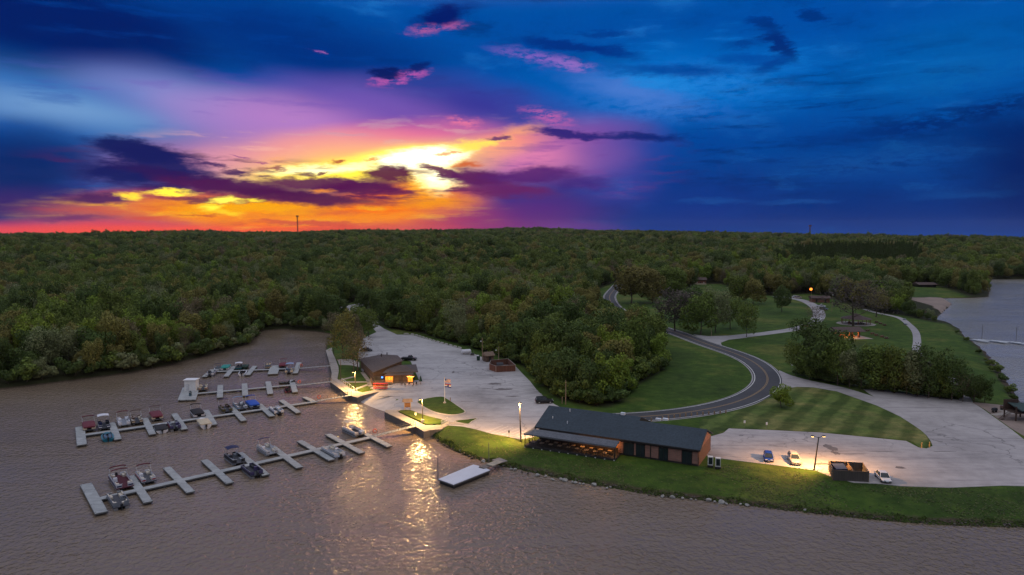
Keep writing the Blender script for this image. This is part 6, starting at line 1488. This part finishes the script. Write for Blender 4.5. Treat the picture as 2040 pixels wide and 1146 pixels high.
dumpster(1672, 947.5, .05, 'blue dumpster inside the grey enclosure, left bay', C('dumpster_blue', 40, 52, 80)); dumpster(1692, 950, .05, 'small amber bin beside the divider of the grey enclosure', C('dumpster_amber', 150, 105, 40)); dumpster(996, 735, .1, 'dark dumpster inside the red-brown enclosure', PAL['dark'])
def wheelie():
    p = G(953, 718, LAND + .05); r = empty('waste_bin', p, 0, 'dark green bin with a white lid beside the wooden pole', 'waste bin'); MB().box((0, 0, .8), (1.1, 1.0, 1.6), 0, 0, 1.1).build('bin_body', PAL['green'], r, True); MB().box((-.15, 0, 1.72), (.8, .9, .25)).build('lid', PAL['white'], r, True)
wheelie()
def tank():
    p = G(929, 706, LAND + .05); r = empty('propane_tank', p, 0, 'white propane tank lying at the edge of the parking lot', 'propane tank'); u = Vector((.92, .38, 0)) * 1.5
    m = MB(); m.cyl(Vector((0, 0, 1.1)) - u, Vector((0, 0, 1.1)) + u, .8, .8, 14); m.cyl(Vector((0, 0, 1.1)) + u, Vector((0, 0, 1.1)) + u * 1.25, .8, .35, 14); m.cyl(Vector((0, 0, 1.1)) - u * 1.25, Vector((0, 0, 1.1)) - u, .35, .8, 14); m.build('tank_body', PAL['white'], r, True, smooth=False)
    for s in (-.6, .6): MB().box(u * s + Vector((0, 0, .25)), (.25, 1.1, .5), .4).build('saddle', M_KERB, r, True)
tank()
q = G(941, 708, LAND + .05); r = empty('air_compressor', q, 0, 'small dark machine on a low frame right of the white tank', 'compressor'); MB().box((0, 0, .55), (1.2, .7, .5)).build('machine_body', PAL['dark'], r, True); MB().box((0, 0, .2), (1.7, 1.0, .12)).build('skid', M_RAIL, r, True); MB().cyl((.5, 0, .7), (.5, 0, 1.9), .05).build('exhaust', M_RAIL, r, True)
# wheel-stop blocks along the far edge of the lot
blk = None; edge = smooth_open(PX([(793, 666.5), (822, 667), (862, 679), (924, 696)]), 8); acc = 0; cnt = 0
for a, b in zip(edge[:-1], edge[1:]):
    L = (Vector(b) - Vector(a)).length; s = -acc
    while s + 3.6 <= L:
        s += 3.6; p = Vector(a).lerp(Vector(b), s / L); rz = math.atan2(b[1] - a[1], b[0] - a[0]); loc = (p.x, p.y, LAND + .05)
        lab = 'pale concrete block in the row along the wood edge of the parking lot'
        if blk is None:
            blk = MB().box((0, 0, .22), (2.3, .5, .44), 0, 0, .9).build('kerb_block', M_KERB, None, True); o = blk
        else: o = blk.copy(); COL.objects.link(o)
        o.location = loc; o.rotation_euler = (0, 0, rz); tag(o, lab, 'concrete block', 'concrete blocks along the far edge of the lot'); cnt += 1
    acc = L - s
# guard posts between the road and the restaurant lawn
for i in range(15):
    t = i / 14; x = 1286 + 160 * t; y = 841.5 - 17 * t - 2.5 * math.sin(t * 3.1); p = G(x, y)
    r = MB().box((0, 0, .4), (.28, .28, 1.0)).build('guard_post', M_WOODPOLE, None, True); r.location = p; tag(r, 'short wooden guard post on the verge between road and restaurant', 'guard post', 'guard posts along the road verge')
for x, y, l in ((1483, 852, 'left'), (1527, 855.5, 'right')):
    p = G(x, y); r = empty('parking_sign', p, 0, 'small white sign on a post at the top edge of the gravel lot, %s one' % l, 'sign', 'small white signs by the gravel lot'); MB().cyl((0, 0, -.2), (0, 0, 1.3), .035).build('post', M_RAIL, r, True); MB().box((0, -.04, 1.4), (.42, .03, .62)).build('sign_panel', paint('sign_white', (.75, .75, .73), .5), r, True)
for x, y, l in ((1836, 893, 'left'), (1851.5, 892, 'right')):
    p = G(x, y); r = MB().cyl((0, 0, -.2), (0, 0, 1.25), .13, .13, 10).build('bollard', paint('bollard_yellow', (.62, .36, .10), .6), None, True); r.location = p; tag(r, 'yellow bollard at the tip of the mown lawn, %s one' % l, 'bollard', 'yellow bollards at the lawn tip')
p = G(1577, 735); r = empty('road_sign', p, 0, 'white back of a square road sign outside the bend', 'road sign'); MB().cyl((0, 0, -.2), (0, 0, 1.3), .05).build('post', M_RAIL, r, True); MB().box((0, 0, 1.5), (.75, .04, .8)).build('sign_panel', paint('sign_white', (1, 1, 1)), r, True)
p = G(1014, 873); r = empty('marker_post', p, 0, 'thin post with a small dark sign at the lot edge left of the tall lamp', 'sign'); MB().cyl((0, 0, -.2), (0, 0, 1.5), .05).build('post', M_RAIL, r, True); MB().box((0, -.05, 1.5), (.35, .05, .5)).build('sign_panel', PAL['dark'], r, True)
p = G(897, 800); r = MB().cyl((0, 0, -.2), (0, 0, 1.1), .12).build('bollard', M_WOODPOLE, None, True); r.location = p; tag(r, 'dark wooden bollard on the grass island right of the flagpole', 'bollard')
p = G(828, 831); r = empty('grave_sign', p, 0, 'small white sign on the grass strip between the kiosk and the lamp', 'sign'); r.name = 'lawn_sign'; MB().cyl((0, 0, -.2), (0, 0, .5), .04).build('post', M_RAIL, r, True); MB().box((0, -.04, .8), (.45, .04, .65)).build('sign_panel', paint('sign_cream', (.72, .68, .55), .6), r, True)

# ------------------------------------------------------------------ cars
def car(px, py, dirang, label, body, kindc='hatch', cat='car', group='parked cars', zb=LAND + .06):
    p = G(px, py, zb); r = empty('parked_car', p, dirang, label, cat, group)
    L, Wd, Hh = {'hatch': (4.1, 1.75, 1.5), 'sedan': (4.7, 1.82, 1.45), 'suv': (4.8, 1.92, 1.78), 'pickup': (5.6, 1.98, 1.85)}[kindc]
    h = Hh; b = .52 * h
    def ring(x, zl, zh, w, rr=.12): return [(x, -w + rr, zl), (x, w - rr, zl), (x, w, zl + rr), (x, w, zh - rr), (x, w - rr * 1.3, zh), (x, -w + rr * 1.3, zh), (x, -w, zh - rr), (x, -w, zl + rr)]
    w = Wd / 2; hood = b * (1.12 if kindc in ('suv', 'pickup') else 1.02)
    MB().loft([ring(-L / 2, .42, b * .95, w * .80), ring(-L / 2 + .1, .30, b * 1.1, w * .93), ring(-L * .3, .24, b * 1.16, w), ring(L * .12, .24, b * 1.14, w), ring(L * .28, .24, hood, w * .98), ring(L / 2 - .18, .28, hood * .88, w * .90), ring(L / 2, .38, hood * .66, w * .76)]).build('body', body, r, True)
    if kindc == 'pickup': xs = (-.35, .0, .75, 1.25)
    elif kindc == 'sedan': xs = (-L * .38, -L * .22, L * .08, L * .26)
    elif kindc == 'suv': xs = (-L * .47, -L * .40, L * .08, L * .24)
    else: xs = (-L * .46, -L * .34, L * .10, L * .30)
    z0, z1 = b * 1.1, h; wb, wt = w * .93, w * .70
    g = MB().add([(xs[0], -wb, z0), (xs[3], -wb, z0), (xs[3], wb, z0), (xs[0], wb, z0), (xs[1], -wt, z1 - .05), (xs[2], -wt, z1 - .05), (xs[2], wt, z1 - .05), (xs[1], wt, z1 - .05)], [(0, 1, 5, 4), (1, 2, 6, 5), (2, 3, 7, 6), (3, 0, 4, 7), (4, 5, 6, 7)]).build('windows', paint('car_glass', (.02, .028, .035), .06), r, True)
    rf = MB().loft([[(xs[1] - .06, -wt * .9, z1 - .04), (xs[1] - .06, wt * .9, z1 - .04), (xs[1] - .06, wt * .85, z1), (xs[1] - .06, -wt * .85, z1)], [((xs[1] + xs[2]) / 2, -wt * 1.04, z1 - .05), ((xs[1] + xs[2]) / 2, wt * 1.04, z1 - .05), ((xs[1] + xs[2]) / 2, wt * .9, z1 + .05), ((xs[1] + xs[2]) / 2, -wt * .9, z1 + .05)], [(xs[2] + .05, -wt * .95, z1 - .06), (xs[2] + .05, wt * .95, z1 - .06), (xs[2] + .05, wt * .85, z1 - .01), (xs[2] + .05, -wt * .85, z1 - .01)]]).build('roof', body, r, True)
    pl = MB()
    for s in (1, -1):
        for i, j in ((0, 4), (1, 5)):
            A = [(xs[0], -wb, z0), (xs[3], -wb, z0)][i]; B_ = [(xs[1], -wt, z1 - .05), (xs[2], -wt, z1 - .05)][i]; pl.bar((A[0], A[1] * s, A[2]), (B_[0], B_[1] * s, B_[2]), .09, .09)
        mx = (xs[1] + xs[2]) / 2; pl.bar((mx - .1, -wb * s, z0), (mx - .1, -wt * s, z1 - .05), .09, .07)
    pl.build('pillars', body, r, True)
    if kindc == 'pickup': MB().box((-L * .27, 0, b * 1.17), (L * .36, w * 1.6, .05)).build('truck_bed', PAL['dark'], r, True)
    for x in (-L * .31, L * .32):
        for s in (1, -1):
            wh = MB().cyl((x, s * (w - .2), .33), (x, s * (w + .02), .33), .34, .34, 14).build('wheel', paint('tyre', (.015, .015, .015), .8), r, True); MB().cyl((x, s * (w + .02), .33), (x, s * (w + .035), .33), .2, .19, 10).build('rim', M_ALU, wh, True)
    for s in (1, -1):
        MB().box((L / 2 - .08, s * w * .6, hood * .74), (.16, .36, .15)).build('headlight', paint('headlight_lens', (.7, .72, .74), .1), r, True)
        MB().box((-L / 2 + .03, s * w * .68, b * .86), (.12, .24, .2)).build('tail_light', paint('tail_lens', (.35, .02, .02), .2), r, True)
        MB().box((xs[2] + .45, s * (w + .08), z0 + .05), (.14, .2, .13)).build('side_mirror', body, r, True)
    MB().box((L / 2 - .04, 0, hood * .52), (.1, w * .8, .18)).build('grille', PAL['dark'], r, True); MB().box((L / 2 + .02, 0, .42), (.04, .45, .13)).build('number_plate', PAL['white'], r, True)
    return r
paintcar = lambda n, c, ro=.3: paint(n, c, ro, .2, .04)
CW, CS, CB, CK, CG, CR = paintcar('car_white', (.62, .63, .66)), paintcar('car_silver', (.40, .38, .36)), paintcar('car_blue', (.010, .045, .30)), paintcar('car_black', (.012, .013, .018)), paintcar('car_grey', (.10, .11, .12)), paintcar('car_red', (.30, .03, .03))
car(1530.5, 916, R(-107), 'bright blue hatchback facing the lake grass, casting a shadow to its left', CB, 'hatch')
car(1582, 921, R(-102), 'silver sport utility car beside the blue hatchback', CS, 'suv')
car(1759, 955.5, R(-100), 'white sedan right of the grey bin enclosure', CW, 'sedan')
car(1084, 803, R(8), 'black sport utility car at the right end of the parking lot', CK, 'suv')
car(730, 700, R(6), 'black car parked under the bare branches behind the marina shop', CK, 'sedan')
car(815, 718, R(-8), 'black pickup truck parked right behind the marina shop', CK, 'pickup', 'pickup truck')
car(1583, 593, R(10), 'white car at the top of the park road, partly behind a tree', CW, 'sedan'); car(1590, 594.5, R(10), 'pinkish white van at the top of the park road under the orange lamp', paintcar('car_pink', (.55, .44, .42)), 'suv', 'van')
car(1635, 612, R(-40), 'white pickup truck parked below the brick restroom', CW, 'pickup', 'pickup truck'); car(1641, 617.5, R(-50), 'dark car parked right behind the white pickup', CG, 'suv'); car(1608, 652, R(15), 'dark red car half hidden by the tree at the park road bend', CR, 'sedan')

# ------------------------------------------------------------------ park buildings
PBRICK = wallmat('park_brick', (0.22, 0.075, 0.045), (.15, .1, .08)); PROOF = shingles('park_shingles', (0.085, 0.055, 0.050))
def park_house(name, x0, x1, yb, yt, d, rz, label, cat, rise=1.4, wallc=PBRICK, roofc=PROOF, doors=2, hip=False):
    p = G((x0 + x1) / 2, yb, LAND); w = (x1 - x0) * p.y / F * .86; h = (yb - yt) * p.y / F * .52; r = empty(name, (p.x, p.y + d / 2, LAND), rz, label, cat)
    MB().box((0, 0, h / 2), (w, d, h)).build('wall', wallc, r, True); ex, ey = w * .57, d * .64
    rx = ex * (.45 if hip else 1)
    MB().add([(-ex, -ey, h), (ex, -ey, h), (ex, ey, h), (-ex, ey, h), (-rx, 0, h + rise), (rx, 0, h + rise), (-ex, -ey, h - .15), (ex, -ey, h - .15), (ex, ey, h - .15), (-ex, ey, h - .15)], [(0, 1, 5, 4), (2, 3, 4, 5), (0, 4, 3), (1, 2, 5), (6, 7, 1, 0), (8, 9, 3, 2), (9, 6, 0, 3), (7, 8, 2, 1), (6, 9, 8, 7)]).build('roof', roofc, r, True)
    for i in range(doors): MB().box(((i - (doors - 1) / 2) * w * .5, -d / 2 - .03, 1.05), (1.0, .08, 2.1)).build('door', M_TRIM, r, True)
    return r, w, h
r, w, h = park_house('brick_restroom', 1617, 1656, 603, 586, 6, -.12, 'low brick restroom under the orange lamp in the park', 'restroom')
r, w, h = park_house('brick_cabin', 1383, 1409, 567, 549, 7, -.1, 'small brick cabin with a pale porch among trees at the top of the park', 'cabin', 2.0, doors=1)
MB().box((0, -4.2, .5), (w, 1.2, .9)).build('porch', PAL['beige'], r, True)
for i in (-1, 1): MB().box((i * w * .3, -3.55, 1.7), (1.0, .06, 1.0)).build('window', paint('pale_curtain', (.45, .4, .38), .6), r, True)
r, w, h = park_house('park_pavilion', 1828, 1868, 573, 562, 10, 0, 'long low dark roofed pavilion beyond the beach', 'pavilion', 1.6, M_TRIM, PROOF, doors=0)
def pavilion():
    p = G(1705, 645, LAND + .1); r = empty('picnic_pavilion', p, 0, 'round-roofed picnic pavilion on a pale slab under the big bare tree', 'pavilion')
    MB().cyl((0, 0, -.2), (0, 0, .0), 9.2, 9.2, 10).build('slab', M_WALK, r, True)
    rf = MB(); rf.cyl((0, 0, 2.7), (0, 0, 3.9), 7.4, 3.0, 10); rf.cyl((0, 0, 3.9), (0, 0, 5.2), 3.0, .3, 10); rf.build('roof', PROOF, r, True)
    for i in range(10): a = i * .628; MB().cyl((6.6 * math.cos(a), 6.6 * math.sin(a), 0), (6.6 * math.cos(a), 6.6 * math.sin(a), 2.8), .16).build('post', PBRICK, r, True)
    for i in range(4):
        q = p + Vector((math.cos(i * 1.57 + .6) * 3.4, math.sin(i * 1.57 + .6) * 3.4, 0)); picnic(q, i * .8, 'brown picnic table under the round pavilion', 'picnic tables under the round pavilion')
PIC = None
def picnic(q, rz, label, group=None):
    global PIC
    if PIC is None:
        t = empty('picnic_table', q, rz); m = planks('picnic_wood', (.17, .10, .065)); MB().box((0, 0, .75), (1.8, .75, .06)).build('tabletop', m, t, True)
        for s in (1, -1): MB().box((0, s * .68, .45), (1.8, .26, .05)).build('bench', m, t, True); MB().box((s * .65, 0, .38), (.08, 1.3, .74), 0, 0, .55).build('leg', m, t, True)
        PIC = t
    else: t = dup(PIC, q, rz, label)
    tag(t, label, 'picnic table', group); return t
pavilion()
def shelter():
    p = G(1684, 671, LAND + .1); r = empty('picnic_shelter', p, .12, 'brick picnic shelter lit orange inside, on the slope below the pavilion', 'shelter')
    MB().box((1.0, -2.2, -.1), (15, 9.5, .2)).build('slab', M_WALK, r, True); MB().box((-2.5, 1.6, 1.4), (5.5, 3, 2.8)).build('wall', PBRICK, r, True)
    for x in (-4.6, 0.5, 4.6): MB().box((x, -2.6, 1.4), (.8, .6, 2.8)).build('brick_pier', PBRICK, r, True)
    MB().box((4.6, 2.2, 1.4), (.6, .6, 2.8)).build('brick_pier', PBRICK, r, True); ex, ey = 6.6, 4.6
    rf = MB().add([(-ex, -ey, 2.8), (ex, -ey, 2.8), (ex, ey, 2.8), (-ex, ey, 2.8), (-ex, 0, 4.4), (ex, 0, 4.4), (-ex, -ey, 2.65), (ex, -ey, 2.65), (ex, ey, 2.65), (-ex, ey, 2.65)], [(0, 1, 5, 4), (2, 3, 4, 5), (0, 4, 3), (1, 2, 5), (6, 7, 1, 0), (8, 9, 3, 2), (9, 6, 0, 3), (7, 8, 2, 1), (6, 9, 8, 7)]).build('roof', PROOF, r, True)
    MB().ball((2.6, -1.6, 2.4), .22).build('ceiling_lamp', glow('amber_bulb', (1, .42, .06), 20), r, True)
    for x in (2.6, -1.6): l = light('shelter_light', (0, 0, 0), 520, (1, .38, .08), .25); l.parent = r; l.location = (x, -1.8, 2.2)
    picnic(p + Vector((2.6, -1.2, 0)), .1, 'picnic table inside the lit brick shelter')
shelter()
for i, (x, y) in enumerate(((1728, 660), (1738, 666), (1746, 669), (1757, 672), (1766, 675))): picnic(G(x, y), .3 + i * .1, 'picnic table in the lower row on the slope right of the lit shelter', 'picnic tables in the lower row')
for i, (x, y) in enumerate(((1746, 643), (1754, 646), (1762, 649))): picnic(G(x, y), .5, 'picnic table in the short upper row right of the round pavilion', 'picnic tables in the upper row')
for x, y, l in ((1802, 638, 'pale stone beside the lakeside path, upper one'), (1804, 647, 'pale stone beside the lakeside path, lower one')):
    p = G(x, y); o = MB().ball((0, 0, .3), .9, .6).build('boulder', PAL['grey'], None, True); o.location = p; tag(o, l, 'boulder')
# playground deck at the right edge
def play():
    p = G(2028, 835); r = empty('wooden_playhouse', p, 0, 'dark wooden deck with stairs and a green roof at the right edge of the picture', 'playhouse'); m = boards('play_boards', (.06, .035, .028))
    for x in (-2, 2):
        for y in (-2, 2): MB().box((x, y, 1.8), (.25, .25, 3.6)).build('post', m, r, True)
    MB().box((0, 0, 2.0), (4.6, 4.6, .2)).build('platform', m, r, True); MB().box((-.6, 1.9, 3.3), (3.6, .15, 2.4)).build('wall', m, r, True)
    st = MB(); 
    for i in range(8): st.box((-2.6 - i * .3, -.6, 1.85 - i * .24), (.34, 1.4, .08))
    st.build('stairs', m, r, True); MB().slab([(-1.5, -3.2, 2.9), (6.5, -3.2, 2.2), (6.5, 2.4, 3.2), (-1.5, 2.4, 3.9)], .2).build('roof', shingles('green_shingles', (.03, .06, .06)), r, True)
play()
for x, y, l in ((1981, 822, 'dark covered grill on the pale patio slab'), (1998, 817, 'small brown machine on a stand beside the patio')):
    p = G(x, y); r = empty('patio_grill', p, .4, l, 'grill'); MB().box((0, 0, .9), (1.5, .8, .6), 0, 0, .8).build('grill_body', PAL['dark'] if 'covered' in l else PAL['brown'], r, True)
    for sx_ in (-.6, .6): MB().box((sx_, 0, .3), (.08, .6, .6)).build('leg', M_TRIM, r, True)

# ------------------------------------------------------------------ riprap stones along the lake shore
STONE = [paint('limestone', (.30, .30, .285), .9, 0, .35, 2), paint('dark_stone', (.085, .075, .065), .95, 0, .4, 2)]
def stone_mesh(seed):
    rr = random.Random(seed); bm = bmesh.new(); bmesh.ops.create_icosphere(bm, subdivisions=2, radius=1)
    ax = [(Vector((rr.uniform(-1, 1), rr.uniform(-1, 1), rr.uniform(-1, 1))).normalized(), rr.uniform(.55, .85)) for _ in range(9)]
    for v in bm.verts:
        for n, d in ax:
            k = v.co.dot(n)
            if k > d: v.co -= n * (k - d)
        v.co *= rr.uniform(.95, 1.05)
    me = bpy.data.meshes.new('boulder'); bm.to_mesh(me); bm.free(); return me
SM = [stone_mesh(i) for i in range(6)]
big = [(905, 891, 1), (912, 896, 1.1), (917, 898, 1), (963, 918, 1.6), (941, 912, 1), (993, 928, .8), (1003, 927, .7), (1018, 934, 1.1), (1026, 935, 1.2), (1071, 946, 1.6), (1087, 948, 1.1), (1101, 955, 1.1), (1117, 954, 1.2), (1126, 956, 1.8), (1141, 960, 1), (1147, 961, 1.2), (1155, 963, .8), (1162, 963.5, .8), (1184, 965, 1.6),
       (1209, 972, .9), (1216, 970, .7), (1320, 988, 1.2), (1340, 990, 1.5), (1360, 992, 1.1), (1377, 994, .7), (1386, 995, .6), (1412, 996, 1.5), (1424, 999, .9), (1437, 1000, 2), (1447, 1003, .8), (1475, 1004, .9), (1489, 1006, 1.2), (1604, 1016, 1.0), (884, 885, .9), (872, 877, 1.1), (890, 889, .8), (925, 903, .9), (934, 908, 1.0), (1040, 939, .9), (1052, 942, .8)]
M1 = {}
for i, (x, y, s) in enumerate(big):
    p = G(x, y, .25); s *= .30; me = SM[i % 6]
    pale = 0 if not (x in (884, 872, 890, 925, 934, 941, 1040, 1052)) else 1
    if (i % 6, pale) not in M1: m = me.copy(); m.materials.append(STONE[pale]); M1[(i % 6, pale)] = m
    o = bpy.data.objects.new('boulder', M1[(i % 6, pale)]); COL.objects.link(o); o.location = (p.x, p.y, .22); o.scale = (s * 1.3, s, s * .8); o.rotation_euler = (0, 0, i * 1.7)
    w = 'between the walkway and the pale platform' if x < 980 else 'below the restaurant porch' if x < 1260 else 'below the lawn right of the restaurant'
    k = 'large' if s > .42 else 'small'; c = ('pale', 'dark')[pale]; tag(o, '%s %s stone at the shoreline %s' % (k, c, w), 'stone', '%s %s shoreline stones %s' % (k, c, w))
# rubble and weeds too many to count
rb = MB(); rr = random.Random(5); segs = [(Vector(a), Vector(b_)) for a, b_ in zip(BAY[31:57], BAY[32:58]) if a[0] < 150 and not (b_[1] > 170 and b_[0] < -22)]
RP = []; WP = []
for a, b_ in segs:
    L = (b_ - a).length
    for i in range(int(L * 5)): p = a.lerp(b_, rr.random()) + Vector((0, rr.uniform(-.3, 1.5))); RP.append((p.x, p.y))
    if b_.y < 175:
        for i in range(int(L * 26)):
            p = a.lerp(b_, rr.random()); cl_ = math.sin(p.x * 1.3) + math.sin(p.x * .47 + 2); p = p + Vector((0, rr.uniform(.1, 1.8 + .5 * cl_))); WP.append((p.x, p.y, rr.uniform(.05, .20) * (1.2 + .45 * cl_)))
RP = np.array(RP); WP = np.array(WP); RZ = height(RP[:, 0], RP[:, 1]); WZ = height(WP[:, 0], WP[:, 1])
for i, (x, y) in enumerate(RP.tolist()):
    s = rr.uniform(.08, .3); z = float(RZ[i]) if i % 3 == 0 else .15
    vs = [(x + rr.uniform(-1, 1) * s, y + rr.uniform(-1, 1) * s, z + rr.uniform(-.3, .9) * s) for _ in range(6)]
    rb.add(vs, [(0, 1, 2), (0, 2, 3), (3, 4, 0), (1, 4, 2), (2, 4, 5), (3, 2, 5), (1, 5, 4)])
kind(rb.build('shoreline_rubble', STONE[1], recalc=False), 'stuff')
an = rg.uniform(0, 3.14, len(WP)); dx, dy = np.cos(an) * .2, np.sin(an) * .2; x, y, h = WP.T; z = WZ
gv = np.stack([np.stack([x - dx, y - dy, z - .05], 1), np.stack([x + dx, y + dy, z - .05], 1), np.stack([x + dx * .6, y + dy * .6, z + h], 1), np.stack([x - dx * .8, y - dy * .8, z + h * .8], 1)], 1).reshape(-1, 3)
tn = 70000; tx = rg.uniform(-27, 105, tn); ty = rg.uniform(95, 172, tn); ds = sdf(BAY, tx, ty); k_ = (ds > .4) & (ds < 17) & (sdf(LOT, tx, ty) > .5) & (sdf(LOT2, tx, ty) > .4) & (sdf(CLEAR, tx, ty) < 0) & (sdf(W2, tx, ty) > .5)
q_ = (undul(tx * 22, ty * 30) + rg.normal(size=tn) * .8 > -.2); k_ &= q_; tx, ty = tx[k_], ty[k_]
Ux, Uy = .889, -.457; rt = (tx - 5.2) * Ux + (ty - 148.4) * Uy; rw = (tx - 5.2) * .457 + (ty - 148.4) * .889; k_ = ~((rt > -2) & (rt < 36.5) & (rw > -3.6) & (rw < 16)); tx, ty = tx[k_], ty[k_]; tz = height(tx, ty)
an2 = rg.uniform(0, 3.14, len(tx)); sx_, sy_ = np.cos(an2) * .22, np.sin(an2) * .22; hh = rg.uniform(.02, .12, len(tx))
tv = np.stack([np.stack([tx - sx_, ty - sy_, tz + .015], 1), np.stack([tx + sy_ * .6, ty - sx_ * .6, tz + .02], 1), np.stack([tx + sx_, ty + sy_, tz + hh], 1), np.stack([tx - sy_ * .6, ty + sx_ * .6, tz + hh * .8], 1)], 1).reshape(-1, 3)
tm_ = mesh_quads('lawn_tufts', tv, [leafmat('tuft_blades', (0.034, 0.062, 0.012), (0.115, 0.125, 0.040), .1)]); to_ = bpy.data.objects.new('lawn_tufts', tm_); COL.objects.link(to_); kind(to_, 'stuff')
gm = mesh_quads('shoreline_weeds', np.array(gv), [LEAF['dark']]); go_ = bpy.data.objects.new('shoreline_weeds', gm); COL.objects.link(go_); kind(go_, 'stuff')
# walkway railings and lights standing on them
for pts_w, lab in (([(660, 760), (692, 785)], 'thin post railing along the sea wall by the glowing water'), ([(879, 852), (893, 845)], 'pale hand rail of the stepped ramp up from the lower walkway'), ([(879, 846), (892, 839.5)], 'pale hand rail on the far side of the stepped ramp'), ([(681, 760), (712, 784)], 'low rail along the lawn side of the walkway by the ramp')):
    a, b = (G(x, y, LAND + .12) for x, y in pts_w); r = empty('railing', a, 0, lab, 'railing'); m = MB(); n_ = 9
    for i in range(n_): q = a.lerp(b, i / (n_ - 1)); m.bar(q, q + Vector((0, 0, 1.0)), .06, .06)
    m.build('rail_posts', M_RAIL if 'thin' in lab else PAL['white'], r); m = MB(); m.bar(a + Vector((0, 0, 1)), b + Vector((0, 0, 1)), .06, .06); m.build('hand_rail', M_RAIL if 'thin' in lab else PAL['white'], r)

# oil stains and patches on the paving
sm_ = paint('oil_stain', (.13, .12, .12), .8, 0, .3, 1.2); st_ = MB(); rr = random.Random(8)
for x, y, rx_, ry_ in ((1793, 932, 1.3, .8), (1655, 893, 1.2, 2.6), (1664, 903, .9, 1.6), (1476, 868, .7, .4), (1640, 925, 2.2, .6), (984, 765, 2.2, 1.6), (1003, 776, 3.0, 1.4), (970, 775, 1.6, .5), (1022, 790, 2.4, .7), (903, 742, .5, 2.4), (812, 752, .5, 1.8), (782, 748, 2.0, .4), (1700, 905, 3.2, .3), (930, 800, 2.6, .3), (1880, 900, 2.4, .25), (1760, 900, 3.6, .22), (800, 782, 4.2, .35), (770, 790, 4.6, .4)):
    p = G(x, y); n_ = 18; st_.prism([(p.x + math.cos(i * 6.283 / n_) * rx_ * rr.uniform(.55, 1.15), p.y + math.sin(i * 6.283 / n_) * ry_ * rr.uniform(.55, 1.15)) for i in range(n_)], LAND + .051, LAND + .054)
kind(st_.build('paving_stains', sm_), 'structure')

# thin evening haze over the whole valley
hz = MB().box((0, 1350, 55), (8800, 5900, 118)).build('haze', [], None); kind(hz, 'stuff')
hm = bpy.data.materials.new('haze'); hm.use_nodes = True; hn = hm.node_tree; hn.nodes.remove(hn.nodes['Principled BSDF']); pv = N(hn, 'ShaderNodeVolumePrincipled')
pv.inputs['Color'].default_value = (0.95, 0.90, 0.80, 1); pv.inputs['Density'].default_value = 0.00002; pv.inputs['Anisotropy'].default_value = 0.3
hn.links.new(pv.outputs[0], hn.nodes['Material Output'].inputs['Volume']); hz.data.materials.append(hm)
SC.view_settings.view_transform = 'Standard'; SC.view_settings.look = 'None'; SC.view_settings.exposure = 0; SC.view_settings.gamma = 1
SC.render.engine = 'CYCLES'
cy = SC.cycles; cy.use_denoising = True; cy.max_bounces = 5; cy.diffuse_bounces = 2; cy.glossy_bounces = 3; cy.transmission_bounces = 3; cy.transparent_max_bounces = 4
cy.sample_clamp_indirect = 4; cy.caustics_reflective = False; cy.caustics_refractive = False
